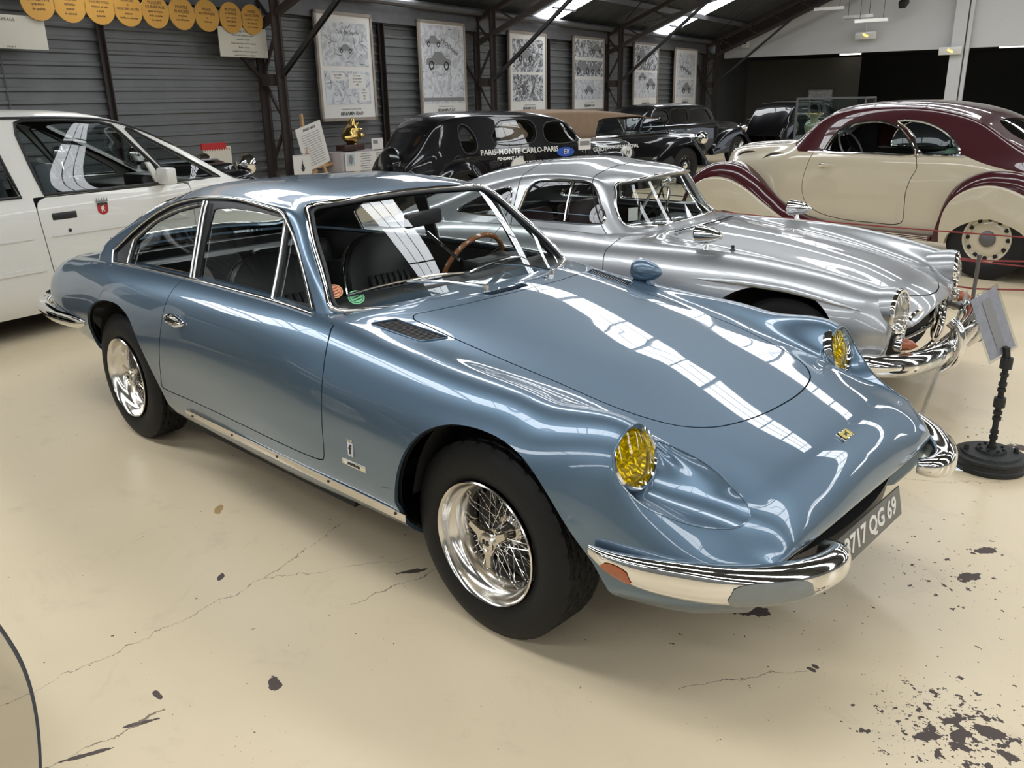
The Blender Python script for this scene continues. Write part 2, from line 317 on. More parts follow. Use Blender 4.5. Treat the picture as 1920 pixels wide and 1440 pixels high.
class Surf:
    def __init__(s,net,nu=200,nv=80):
        s.N=np.array(net,float);s.a,s.b=s.N.shape[:2]
        s.Du=_ncs(s.a);s.Dv=_ncs(s.b);s.nu,s.nv=nu,nv
        s.U=np.linspace(0,s.a-1,nu);s.V=np.linspace(0,s.b-1,nv)
        s.G=np.einsum('ik,klc,jl->ijc',basis(s.U,s.a,s.Du),s.N,basis(s.V,s.b,s.Dv))
    def ev(s,uv):
        out=np.zeros((len(uv),3))
        for k in range(0,len(uv),8000):
            q=uv[k:k+8000];Wu=basis(q[:,0],s.a,s.Du);Wv=basis(q[:,1],s.b,s.Dv)
            out[k:k+8000]=np.einsum('ik,klc,il->ic',Wu,s.N,Wv,optimize=True)
        return out
    def nrm(s,uv):
        e=1e-3;a=np.clip(uv-[e,0],0,[s.a-1,s.b-1]);b=np.clip(uv+[e,0],0,[s.a-1,s.b-1])
        c=np.clip(uv-[0,e],0,[s.a-1,s.b-1]);d=np.clip(uv+[0,e],0,[s.a-1,s.b-1])
        n=np.cross(s.ev(b)-s.ev(a),s.ev(d)-s.ev(c));l=np.linalg.norm(n,axis=1,keepdims=True);l[l<1e-12]=1
        return n/l
    def uv_of(s,pts):
        pts=np.atleast_2d(np.array(pts,float));o=[]
        F=s.G.reshape(-1,3)
        for q in pts:
            k=((F-q)**2).sum(1).argmin();o.append((s.U[k//s.nv],s.V[k%s.nv]))
        uv=np.array(o,float)
        for _ in range(6):
            P=s.ev(uv);e=1e-3
            du=(s.ev(np.clip(uv+[e,0],0,[s.a-1,s.b-1]))-s.ev(np.clip(uv-[e,0],0,[s.a-1,s.b-1])))/(2*e)
            dv=(s.ev(np.clip(uv+[0,e],0,[s.a-1,s.b-1]))-s.ev(np.clip(uv-[0,e],0,[s.a-1,s.b-1])))/(2*e)
            r=pts-P
            for i in range(len(uv)):
                J=np.c_[du[i],dv[i]];st=np.linalg.lstsq(J,r[i],rcond=None)[0]
                uv[i]=np.clip(uv[i]+np.clip(st,-.3,.3),0,[s.a-1,s.b-1])
        return uv
def inpoly(poly, q):
    x, y = q[:,0], q[:,1]; r = np.zeros(len(q), bool); n = len(poly)
    for i in range(n):
        x1, y1 = poly[i]; x2, y2 = poly[(i+1) % n]
        if y1 == y2: continue
        c = ((y1 > y) != (y2 > y)) & (x < (x2-x1)*(y-y1)/(y2-y1)+x1); r ^= c
    return r
def sdist(poly, q):
    A = np.array(poly); B = np.roll(A, -1, 0); d = np.full(len(q), 1e9)
    for a, b in zip(A, B):
        ab = b-a; L = (ab@ab) or 1e-12; t = np.clip(((q-a)@ab)/L, 0, 1)
        d = np.minimum(d, ((q-a-t[:,None]*ab)**2).sum(1))
    d = np.sqrt(d); return np.where(inpoly(A, q), d, -d)
class Cut:
    """region in a plane: axes ax = (vec, vec) or 'xz','xy'; keep inside (+) or outside (-); gap shrinks the kept area"""
    def __init__(s, poly, ax='xz', keep=1, gap=0., guard=None, n=160, closed=True, raw=False):
        s.poly = np.array(poly, float) if raw else curve(poly, n, True)[:, :2]
        s.ax = {'xz': ((1,0,0),(0,0,1)), 'xy': ((1,0,0),(0,1,0))}.get(ax, ax); s.keep = keep; s.gap = gap; s.guard = guard
    def __call__(s, P):
        q = np.c_[P@np.array(s.ax[0], float), P@np.array(s.ax[1], float)]
        mn, mx = s.poly.min(0)-.1, s.poly.max(0)+.1
        near = ((q > mn) & (q < mx)).all(1); f = np.full(len(q), -.1)
        if near.any(): f[near] = sdist(s.poly, q[near])
        if s.guard is not None: g = s.guard(P); f = np.where(g, f, -.1)
        return s.keep*f-s.gap
def refine(c, S, res, lo, hi):
    U = np.linspace(lo[0], hi[0], res[0]); V = np.linspace(lo[1], hi[1], res[1])
    uv = np.stack(np.meshgrid(U, V, indexing='ij'), -1).reshape(-1, 2); nv = res[1]
    F = [(i*nv+j, (i+1)*nv+j, (i+1)*nv+j+1, i*nv+j+1) for i in range(res[0]-1) for j in range(nv-1)]
    return uv, F
def clipmesh(uv, P, F, f):
    if (f > 0).all(): return uv, F
    uv = list(map(tuple, uv)); out = []; cache = {}
    for fc in F:
        s = [f[i] > 0 for i in fc]
        if all(s): out.append(fc); continue
        if not any(s): continue
        n = len(fc); poly = []
        for k in range(n):
            a, b = fc[k], fc[(k+1) % n]
            if f[a] > 0: poly.append(a)
            if (f[a] > 0) != (f[b] > 0):
                key = (min(a, b), max(a, b))
                if key not in cache:
                    t = f[a]/(f[a]-f[b]); ua, ub = uv[a], uv[b]
                    cache[key] = len(uv); uv.append((ua[0]+(ub[0]-ua[0])*t, ua[1]+(ub[1]-ua[1])*t))
                poly.append(cache[key])
        if len(poly) >= 3: out.append(tuple(poly))
    used = sorted({i for fc in out for i in fc}); mp = {a: b for b, a in enumerate(used)}
    return np.array([uv[i] for i in used]).reshape(-1, 2), [tuple(mp[i] for i in fc) for fc in out]
def panel(name, S, cuts, m, parent, side='both', rim=.012, off=0., res=(180, 70), lo=None, hi=None, flip=False, disp=None):
    lo = lo or (0, 0); hi = hi or (S.a-1, S.b-1)
    uv, F = refine(None, S, res, lo, hi)
    for c in cuts:
        P = S.ev(uv); uv, F = clipmesh(uv, P, F, c(P))
        if not F: return None
    P = S.ev(uv); N = S.nrm(uv)
    if flip: N = -N
    if off: P = P+N*off
    if disp is not None: P = P+N*disp(P)[:, None]
    def half(sg):
        Q = P*[1, sg, 1]; K = N*[1, sg, 1]; V = list(Q); NN = list(K); FF = [tuple(f) for f in F]
        if (sg > 0) == flip: pass
        # orient faces by normals
        f0 = F[len(F)//2]; a, b, c2 = Q[f0[0]], Q[f0[1]], Q[f0[2]]
        if np.cross(b-a, c2-a) @ K[f0[0]] < 0: FF = [f[::-1] for f in FF]
        if rim > 0:
            cnt = {}
            for f in FF:
                for k in range(len(f)):
                    e = (f[k], f[(k+1) % len(f)]); cnt[frozenset(e)] = cnt.get(frozenset(e), 0)+1
            bm_ = {}
            for f in list(FF):
                for k in range(len(f)):
                    a, b = f[k], f[(k+1) % len(f)]
                    if cnt[frozenset((a, b))] == 1 and not (side == 'both' and abs(Q[a][1]) < 1e-4 and abs(Q[b][1]) < 1e-4):
                        e = Q[b]-Q[a]; l = np.linalg.norm(e)
                        if l < 1e-7: continue
                        o = np.cross(e/l, K[a]);
                        ia = len(V); V.append(Q[a]); NN.append(o); V.append(Q[b]); NN.append(o)
                        V.append(Q[b]-K[b]*rim); NN.append(o); V.append(Q[a]-K[a]*rim); NN.append(o)
                        FF.append((ia+1, ia, ia+3, ia+2))
        return V, FF, NN
    if side == 'both':
        V1, F1, N1 = half(1); V2, F2, N2 = half(-1)
        # weld on centre line
        Vn = list(V1); Nn = list(N1); mp = []
        cen = {}
        for i, v in enumerate(V1[:len(P)]):
            if abs(v[1]) < 1e-4: cen[i] = i
        for i, v in enumerate(V2):
            if i in cen: mp.append(i); Nn[i] = np.array([Nn[i][0], 0, Nn[i][2]])
            else: mp.append(len(Vn)); Vn.append(v); Nn.append(N2[i])
        F = F1+[tuple(mp[i] for i in f) for f in F2]; V = Vn; NN = Nn
    else: V, F, NN = half(-1 if side == 'right' else 1)
    return mesh_obj(name, V, F, m, parent, True, N=NN)
def on_surf(S, pts, off=0., sg=-1, n=0, closed=False):
    """pts given on near (y<0) side -> on surface"""
    P = np.array(pts, float)*[1, -1, 1]
    if n: P = curve(P, n, closed)
    uv = S.uv_of(P); Q = S.ev(uv); N = S.nrm(uv)
    return (Q+N*off)*[1, sg*1., 1], N*[1, sg*1., 1]
def strip(name, S, pts, r, m, parent, off=.002, n=60, closed=False, sides=(-1,), flat=None, k=8):
    for sg in sides:
        b = MB(); Q, N = on_surf(S, pts, off, sg, n, closed); b.tube(Q, r, k, closed=closed); o = b.obj(name, m, parent, sharp=50)
    return o

def surf_at(S, ax, T, guess3):
    uv = S.uv_of(guess3); A = np.array(ax, float).T
    hi = np.array([S.a-1, S.b-1])
    for _ in range(12):
        e = 1e-3; P = S.ev(uv); r = T-P@A
        du = (S.ev(np.clip(uv+[e,0],0,hi))-S.ev(np.clip(uv-[e,0],0,hi)))@A/(2*e); dv = (S.ev(np.clip(uv+[0,e],0,hi))-S.ev(np.clip(uv-[0,e],0,hi)))@A/(2*e)
        for i in range(len(uv)):
            J = np.c_[du[i], dv[i]]; uv[i] = np.clip(uv[i]+np.clip(np.linalg.lstsq(J, r[i], rcond=None)[0], -.2, .2), 0, hi)
    return S.ev(uv), S.nrm(uv)
def tab(xs,rows,X,kind=None):
    # rows: list of arrays; pchip-ish via natural cubic on nonuniform xs
    xs=np.array(xs,float);n=len(xs);h=np.diff(xs);Y=np.array(rows,float)
    A=np.zeros((n,n));B=np.zeros((n,)+Y.shape[1:]);A[0,0]=A[-1,-1]=1
    for i in range(1,n-1):
        A[i,i-1]=h[i-1];A[i,i]=2*(h[i-1]+h[i]);A[i,i+1]=h[i];B[i]=6*((Y[i+1]-Y[i])/h[i]-(Y[i]-Y[i-1])/h[i-1])
    M=np.linalg.solve(A,B.reshape(n,-1)).reshape(B.shape);out=[]
    for x in np.atleast_1d(X):
        i=int(np.clip(np.searchsorted(xs,x)-1,0,n-2));t=x-xs[i];a=xs[i+1]-x;H=h[i]
        out.append((M[i]*a**3+M[i+1]*t**3)/(6*H)+(Y[i]/H-M[i]*H/6)*a+(Y[i+1]/H-M[i+1]*H/6)*t)
    return np.array(out)
# sections: x : [(y,z)...13] centre->under
SEC={
-3.60:[(0,.865),(.2,.865),(.38,.862),(.50,.858),(.58,.853),(.65,.84),(.71,.81),(.755,.76),(.785,.69),(.79,.61),(.77,.54),(.72,.50),(.62,.49)],
-3.30:[(0,.92),(.2,.918),(.38,.913),(.50,.908),(.59,.902),(.67,.885),(.74,.845),(.79,.78),(.825,.70),(.832,.61),(.81,.52),(.76,.46),(.66,.44)],
-2.95:[(0,.955),(.2,.953),(.38,.948),(.52,.943),(.62,.937),(.70,.918),(.77,.875),(.818,.80),(.845,.70),(.835,.59),(.80,.48),(.76,.40),(.67,.36)],
-2.50:[(0,.965),(.2,.963),(.40,.958),(.55,.953),(.66,.948),(.735,.93),(.80,.885),(.85,.81),(.883,.70),(.888,.58),(.87,.45),(.83,.34),(.74,.27)],
-1.90:[(0,.965),(.2,.963),(.42,.96),(.58,.957),(.69,.955),(.755,.937),(.81,.893),(.858,.81),(.885,.70),(.890,.57),(.875,.43),(.84,.30),(.76,.23)],
-1.30:[(0,.962),(.2,.96),(.42,.956),(.59,.953),(.70,.952),(.76,.932),(.812,.888),(.857,.805),(.882,.70),(.890,.56),(.877,.42),(.842,.29),(.76,.22)],
-0.90:[(0,.955),(.2,.953),(.40,.946),(.57,.937),(.685,.928),(.75,.915),(.805,.873),(.853,.795),(.881,.69),(.889,.56),(.877,.42),(.842,.29),(.76,.22)],
-0.60:[(0,.933),(.2,.932),(.37,.926),(.50,.918),(.61,.903),(.69,.895),(.76,.872),(.82,.81),(.865,.71),(.883,.58),(.875,.43),(.842,.30),(.76,.23)],
-0.25:[(0,.883),(.2,.882),(.37,.876),(.50,.867),(.60,.860),(.68,.866),(.755,.85),(.82,.79),(.865,.69),(.884,.56),(.876,.42),(.845,.31),(.77,.24)],
 0.05:[(0,.834),(.2,.833),(.37,.826),(.50,.820),(.595,.825),(.68,.846),(.755,.833),(.82,.775),(.864,.68),(.882,.56),(.876,.44),(.845,.33),(.77,.26)],
 0.30:[(0,.785),(.2,.782),(.37,.774),(.49,.770),(.585,.785),(.67,.823),(.74,.815),(.805,.76),(.847,.68),(.870,.57),(.862,.45),(.83,.34),(.76,.27)],
}
NOSE=[
[(.48,0,.745),(.48,.2,.742),(.475,.37,.737),(.47,.485,.733),(.46,.57,.748),(.455,.645,.824),(.45,.725,.826),(.45,.796,.764),(.45,.832,.67),(.45,.852,.57),(.45,.842,.46),(.43,.812,.36),(.40,.74,.30)],
[(.66,0,.708),(.655,.2,.705),(.65,.37,.698),(.637,.47,.692),(.622,.55,.696),(.605,.618,.716),(.593,.69,.703),(.59,.755,.650),(.592,.79,.585),(.592,.806,.52),(.588,.80,.45),(.57,.78,.37),(.53,.72,.31)],
[(.795,0,.670),(.79,.19,.668),(.782,.34,.661),(.770,.44,.656),(.757,.52,.649),(.747,.595,.641),(.741,.658,.612),(.737,.706,.566),(.736,.735,.53),(.737,.745,.49),(.732,.737,.44),(.71,.72,.37),(.67,.67,.31)],
[(.868,0,.617),(.866,.18,.615),(.862,.32,.609),(.858,.42,.606),(.854,.49,.599),(.847,.55,.585),(.835,.60,.555),(.827,.637,.53),(.823,.660,.505),(.823,.667,.47),(.813,.66,.43),(.79,.645,.37),(.75,.60,.31)],
[(.903,0,.545),(.903,.17,.545),(.902,.31,.543),(.901,.40,.543),(.899,.455,.540),(.895,.51,.536),(.886,.552,.522),(.879,.585,.51),(.875,.605,.492),(.871,.61,.46),(.857,.60,.42),(.835,.585,.37),(.795,.555,.31)],
[(.896,0,.515),(.896,.165,.515),(.895,.295,.513),(.892,.38,.511),(.888,.43,.508),(.882,.475,.504),(.875,.510,.498),(.866,.538,.488),(.860,.555,.47),(.856,.558,.445),(.842,.55,.41),(.822,.54,.37),(.78,.51,.31)],
[(.84,0,.505),(.84,.16,.505),(.838,.28,.502),(.836,.36,.50),(.832,.41,.497),(.828,.445,.493),(.82,.475,.487),(.812,.495,.48),(.806,.505,.465),(.80,.508,.44),(.79,.505,.41),(.777,.495,.37),(.745,.48,.31)],
]
TAIL=[ # rear-most first
[(-4.03,0,.62),(-4.03,.18,.62),(-4.02,.34,.62),(-4.0,.44,.62),(-3.99,.50,.62),(-3.98,.55,.615),(-3.97,.59,.61),(-3.96,.62,.60),(-3.955,.64,.585),(-3.95,.645,.565),(-3.95,.635,.545),(-3.95,.60,.53),(-3.92,.52,.52)],
[(-4.02,0,.77),(-4.02,.19,.77),(-4.01,.35,.768),(-3.985,.46,.762),(-3.965,.53,.757),(-3.945,.59,.745),(-3.925,.635,.72),(-3.91,.665,.69),(-3.90,.685,.645),(-3.90,.688,.59),(-3.90,.672,.54),(-3.90,.63,.51),(-3.88,.55,.50)],
[(-3.92,0,.815),(-3.915,.19,.815),(-3.90,.36,.812),(-3.87,.47,.806),(-3.85,.55,.80),(-3.82,.61,.785),(-3.80,.66,.755),(-3.785,.70,.715),(-3.775,.725,.66),(-3.775,.73,.59),(-3.78,.712,.535),(-3.78,.67,.50),(-3.77,.58,.49)],
]
def body_net():
    X=sorted(SEC);out=list(TAIL)
    Y=[[*SEC[x]] for x in X]
    for x in np.r_[np.array([-3.6,-3.35,-3.1,-2.85,-2.6,-2.35,-2.1,-1.85,-1.6,-1.35,-1.1,-.85,-.62,-.4,-.18,.05,.22,.36])]:
        q=tab(X,Y,min(x,.30) )[0] if x<=.3 else None
        if q is None:
            a=np.array([(.30,)+s for s in SEC[.30]]);b=np.array(NOSE[0]);
            continue
        out.append([(x,y,z) for y,z in q])
    return np.array([list(map(tuple,o)) for o in out]+NOSE)

def st(x,zc,rail,base=.745,dz=(0,.003,.013),ys=(0,.21,.39),zb=.915):
    # rail=(y3,z3,y4,z4)
    y3,z3,y4,z4=rail
    k=lambda a:(x,y4+(base-y4)*(a+.12*a*(1-a)),z4+(zb-z4)*a)
    return [(x,ys[i],zc-dz[i]) for i in range(3)]+[(x,y3,z3),(x,y4,z4),k(.33),k(.67),k(1)]
ROOF=[
[(-.71,0,.915),(-.725,.26,.915),(-.78,.49,.91),(-.872,.675,.905),(-.905,.715,.90),(-.925,.728,.897),(-.935,.735,.893),(-.94,.742,.89)],
[(-.885,0,1.055),(-.90,.25,1.053),(-.938,.46,1.047),(-1.0,.635,1.037),(-1.03,.678,1.03),(-1.05,.70,.985),(-1.06,.72,.94),(-1.065,.74,.90)],
[(-1.06,0,1.178),(-1.07,.235,1.176),(-1.095,.43,1.168),(-1.135,.59,1.152),(-1.163,.633,1.142),(-1.165,.67,1.06),(-1.17,.705,.985),(-1.17,.745,.91)],
[(-1.235,0,1.292),(-1.238,.22,1.29),(-1.247,.40,1.28),(-1.265,.54,1.258),(-1.285,.588,1.243),(-1.285,.642,1.13),(-1.285,.695,1.02),(-1.285,.745,.915)],
st(-1.42,1.33,(.53,1.288,.594,1.264)),
st(-1.65,1.347,(.545,1.303,.606,1.276)),
st(-1.90,1.347,(.55,1.302,.614,1.270)),
st(-2.15,1.333,(.553,1.28,.62,1.243)),
st(-2.40,1.303,(.555,1.235,.628,1.193),dz=(0,.004,.018)),
st(-2.62,1.26,(.555,1.175,.636,1.130),dz=(0,.005,.025)),
st(-2.82,1.203,(.56,1.105,.646,1.063),dz=(0,.006,.03),base=.735),
[(-3.02,0,1.125),(-3.02,.21,1.118),(-3.01,.39,1.088),(-3.0,.56,1.03),(-2.99,.655,.995),(-2.98,.68,.97),(-2.98,.70,.94),(-2.98,.72,.905)],
[(-3.24,0,1.025),(-3.23,.21,1.018),(-3.20,.39,.995),(-3.15,.55,.958),(-3.10,.645,.935),(-3.07,.67,.92),(-3.05,.69,.91),(-3.03,.70,.89)],
[(-3.46,0,.90),(-3.44,.21,.90),(-3.38,.38,.90),(-3.28,.53,.895),(-3.18,.62,.89),(-3.13,.65,.885),(-3.10,.665,.88),(-3.08,.68,.87)],
]
def roof_net(): return np.array([list(map(tuple,o)) for o in ROOF[::-1]])
def tyre_mesh(R, rr, w, k=0, groove=True, n=240):
    hw = w/2; pr = []
    # profile across from outer bead round tread to inner bead
    side = [(rr, hw*.80), (rr+.012, hw*.93), (rr+(R-rr)*.35, hw*1.02), (rr+(R-rr)*.62, hw*1.0), (R-.028, hw*.93), (R-.012, hw*.84), (R-.003, hw*.76)]
    nt = 41; tread = [(R+.001*(1-(2*i/(nt-1)-1)**2), hw*.74*(1-2*i/(nt-1))) for i in range(nt)]
    prof = side+tread+[(r, -h) for r, h in side[::-1]]
    ns = len(side)
    def fn(i, j, r, h):
        if groove and ns <= i < ns+nt:
            q = i-ns; zz = (abs((j % 8)-4)/4.)*2.2
            for c in (6, 13, 20, 27, 34):
                if abs(q-(c+zz-1)) < .8: return r-.009
            if (j+int(q*.6)) % 8 == 0: return r-.005
        return r
    b = MB(); b.lathe(prof, n, 'y', fn=fn); return b
def wire_wheel(parent, c, sg, full=True, name='wheel', steer=0.):
    """sg = -1 outer side faces -y"""
    R, w = .337, .205
    hub = empty(name, c); hub.parent = parent
    if steer: hub.rotation_euler = (0, 0, steer)
    t = tyre_mesh(R, .205, w, groove=full, n=240 if full else 48); V = [(v[0], v[1], v[2]) for v in t.V]
    t.V = V; t.obj('tyre', M['tyre'], hub, sharp=40)
    o = sg*1.
    prof = [(.2115, .100), (.2125, .106), (.209, .110), (.2045, .106), (.200, .098), (.197, .085), (.192, .070), (.184, .060), (.178, .054), (.176, .040), (.170, .030), (.164, .020), (.162, .005), (.161, -.03), (.17, -.06), (.2, -.09)]
    b = MB(); b.lathe([(r, h*o) for r, h in prof], 96, 'y'); b.obj('rim', M['alu'], hub, sharp=40)
    b = MB(); b.lathe([(0, -.028*o), (.12, -.028*o), (.155, -.034*o), (.158, -.06*o)], 48, 'y')
    for q in range(24):
        a = 2*PI*q/24; b.box((.10*math.cos(a), -.022*o, .10*math.sin(a)), (.008, .012, .008))
    b.obj('brake_disc', M['darksteel'], hub)
    b = MB(); b.lathe([(.03, -.03*o), (.052, -.028*o), (.052, -.02*o), (.036, -.012*o), (.034, .05*o), (.04, .062*o), (.038, .07*o), (0, .07*o)], 32, 'y'); b.obj('wheel_hub', M['alu'], hub)
    # knock-off spinner with three ears
    pl = []
    for q in range(3):
        a0 = 2*PI*q/3+.55
        for da, r in ((-.62, .040), (-.34, .046), (-.16, .070), (-.10, .090), (.10, .092), (.13, .078), (.25, .050), (.52, .041)):
            pl.append((r*math.cos(a0+da), r*math.sin(a0+da)))
    fr = Matrix(((1,0,0,0),(0,0,o,0),(0,1,0,0),(0,0,0,1)))
    b = MB(); b.prism(pl, .072, .086, fr); sp = b.obj('knock_off_nut', M['alu'], hub, smooth=False)
    b = MB(); b.lathe([(.034, .084*o), (.033, .096*o), (.027, .098*o), (.025, .092*o), (0, .094*o)], 32, 'y'); b.obj('hub_cap', M['alu'], hub)
    if full: text('hub_emblem', 'RB', .026, M['ink'], hub, (0, .0945*o, 0), (1*(-o), 0, 0), (0, 0, 1), .001)
    # spokes
    nsp = 60; first = None
    data = {}
    def spoke(i):
        a = 2*PI*i/nsp; lay = i % 4
        tw = (.42 if lay % 2 else -.42); h0, r0 = ((.055, .036) if lay < 2 else (-.010, .045)); h1 = (.026 if lay < 2 else .0)
        p0 = (r0*math.cos(a+tw), h0*o, r0*math.sin(a+tw)); p1 = (.164*math.cos(a), h1*o, .164*math.sin(a))
        m_ = [p0[k]+(p1[k]-p0[k])*.90 for k in range(3)]; return p0, m_, p1
    if full:
        for lay in range(4):
            p0, m_, p1 = spoke(lay); s = MB(); s.tube([p0, m_], .0012, 5); s.tube([m_, p1], .0025, 5)
            # store in angle-zero frame
            a = 2*PI*lay/nsp; s.xf(Matrix.Rotation(a, 4, 'Y')); data[lay] = None
            q = s.obj('spoke', M['chrome'], hub); data[lay] = q.data; q.rotation_euler = (0, -a, 0)
        for i in range(4, nsp):
            q = bpy.data.objects.new('spoke', data[i % 4]); link(q, hub); q.rotation_euler = (0, -2*PI*i/nsp, 0)
    else:
        s = MB()
        for i in range(nsp): p0, m_, p1 = spoke(i); s.tube([p0, p1], .002, 4)
        tag(s.obj('spokes', M['chrome'], hub), kind='stuff')
    return hub
# ================================================================= the hall
E1 = Vector((-.19104, .98158, 0)); NW = Vector((.98158, .19104, 0)); UP = Vector((0,0,1))
CP = Vector((CAM_P[0], CAM_P[1], 0))
def wf(s, d, z): return CP + E1*s - NW*d + UP*z        # s along the poster wall, d towards the wall, z up
FRW = Matrix((E1, UP, NW)).transposed()                  # x along wall, y up, z out of the wall
assert abs(FRW.determinant()-1) < .01 or True
def wfr(s, d, z):
    m = Matrix((E1, UP, E1.cross(UP))).transposed().to_4x4(); m.translation = wf(s, d, z); return m
ZOUT = 1 if E1.cross(UP).dot(NW) > 0 else -1
DW = 10.69; EAVE = 3.32; SLOPE = .40; S0, S1 = -13., 30.; DR = -1.5; DB = -13.7
def quad(name, pts, m, kind='structure', parent=None):
    o = mesh_obj(name, pts, [tuple(range(len(pts)))], m, parent, False); return tag(o, kind=kind) if kind else o
fl = quad('floor', [wf(-14, 11, 0), wf(-14, -15, 0), wf(42, -15, 0), wf(42, 11, 0)], M['floor'])
# corrugated cladding (horizontal ribs) on the poster wall
prof = []; z = 0.
while z < EAVE+.1:
    prof += [(z, .0), (z+.075, .0), (z+.09, .022), (z+.125, .022), (z+.14, .0)]; z += .15
b = MB(); V = [wf(S0, DW-o, z) for z, o in prof]+[wf(S1, DW-o, z) for z, o in prof]; n = len(prof); b.add(V, [(i, i+1, n+i+1, n+i) for i in range(n-1)])
wl = b.obj('wall_left', M['wallsheet'], smooth=False); tag(wl, kind='structure')
for i, s in enumerate(np.arange(S0+.9, S1, 5.95)):
    q = MB(); q.box(wf(s, DW-.026, 1.66), (.008,.012,3.3)); q.obj('sheet_joint', M['galv'], wl, smooth=False)
# eaves band + gutter pipe
for s in (6.85,): pass
b = MB(); b.bar(wf(S0, DW-.10, 3.18), wf(S1, DW-.10, 3.18), .12, .34); tag(b.obj('trim_1', M['galv'], smooth=False), kind='structure')
b = MB(); b.tube([wf(S0, DW-.28, 3.36), wf(S1, DW-.28, 3.36)], .07, 10); tag(b.obj('trim_2', M['galv']), kind='structure')
# rail carrying the orange discs
b = MB(); b.bar(wf(4.1, DW-.30, 2.93), wf(9.5, DW-.30, 2.93), .02, .05); rail = b.obj('sign_rail', M['white'], smooth=False); tag(rail, 'long pale rail fixed high along the corrugated wall carrying the orange discs', 'rail')
# roof, two slopes, with openings filled by skylight strips
STR = [(-11.2,1.0),(-5.1,1.0),(.8,1.0),(6.7,1.0),(12.75,.95),(18.35,1.05),(25.1,.95)]
def rz(d): return EAVE+.08+SLOPE*(DW-d) if d > DR else EAVE+.08+SLOPE*(DW-DR)-SLOPE*(DR-d)
segs = []; s = S0
for c, w_ in STR: segs.append((s, c-w_/2)); s = c+w_/2
segs.append((s, S1+12))
def corr(name, s0, s1, d0, d1):
    b = MB(); k = int((s1-s0)/.30); V = []; pr = []
    for i in range(k+1):
        t = s0+(s1-s0)*i/k; pr += [(t, 0), (min(s1, t+.15*(s1-s0)/k/.30), 0.0)] if False else [(t, .03*(i % 2))]
    for t, o in pr: V += [wf(t, d0, rz(d0)+o), wf(t, d1, rz(d1 if d1 > DR or d1 == DR else d1)+o)]
    b.add(V, [(2*i, 2*i+1, 2*i+3, 2*i+2) for i in range(len(pr)-1)]); return b.obj(name, M['roofsheet'], smooth=False)
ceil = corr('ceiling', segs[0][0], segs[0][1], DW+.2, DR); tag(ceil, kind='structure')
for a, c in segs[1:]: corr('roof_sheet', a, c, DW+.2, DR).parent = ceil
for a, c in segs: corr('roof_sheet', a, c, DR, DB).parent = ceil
for i, (c, w_) in enumerate(STR):
    for j, (d0, d1) in enumerate(((DW-.05, DR+.6), (DR-.6, DB))):
        V = [wf(c-w_/2, d0, rz(d0)), wf(c+w_/2, d0, rz(d0)), wf(c+w_/2, d1, rz(d1)), wf(c-w_/2, d1, rz(d1))]
        wn = tag(mesh_obj('window_%d' % (2*i+j+1), V, [(0,1,2,3)], M['skylight'], None, False), kind='structure')
        for dd in np.arange(min(d0, d1)+.5, max(d0, d1)-.2, 1.75): q = MB(); q.bar(wf(c-w_/2, dd, rz(dd)-.03), wf(c+w_/2, dd, rz(dd)-.03), .04, .04); q.obj('glazing_bar', M['galv'], wn, smooth=False)
        for off_ in (-.17*w_, .17*w_): q = MB(); q.bar(wf(c+off_, d0, rz(d0)-.02), wf(c+off_, d1, rz(d1)-.02), .012, .02); q.obj('sheet_lap', M['galv'], wn, smooth=False)
        V = [wf(c-w_/2, DR+(.6 if j == 0 else -.6), rz(DR+(.6 if j == 0 else -.6))), wf(c+w_/2, DR+(.6 if j == 0 else -.6), rz(DR+(.6 if j == 0 else -.6))), wf(c+w_/2, DR, rz(DR)), wf(c-w_/2, DR, rz(DR))]
        mesh_obj('roof_sheet', V, [(0,1,2,3)], M['roofsheet'], ceil, False)
# purlins
for d in np.arange(DW-1.3, DB+.5, -1.75):
    b = MB(); b.bar(wf(S0, d, rz(d)-.09), wf(S1, d, rz(d)-.09), .06, .12); p_ = b.obj('purlin', M['galv'], ceil, smooth=False)
for i, (c, w_) in enumerate(STR):      # crossed wind-bracing rods under each skylight bay
    for a0, a1 in ((-2.8, 2.8), (2.8, -2.8)): q = MB(); q.tube([wf(c+a0, DW-.8, rz(DW-.8)-.2), wf(c+a1, DW-6.3, rz(DW-6.3)-.2)], .014, 6); q.obj('brace_rod', M['darksteel'], ceil)
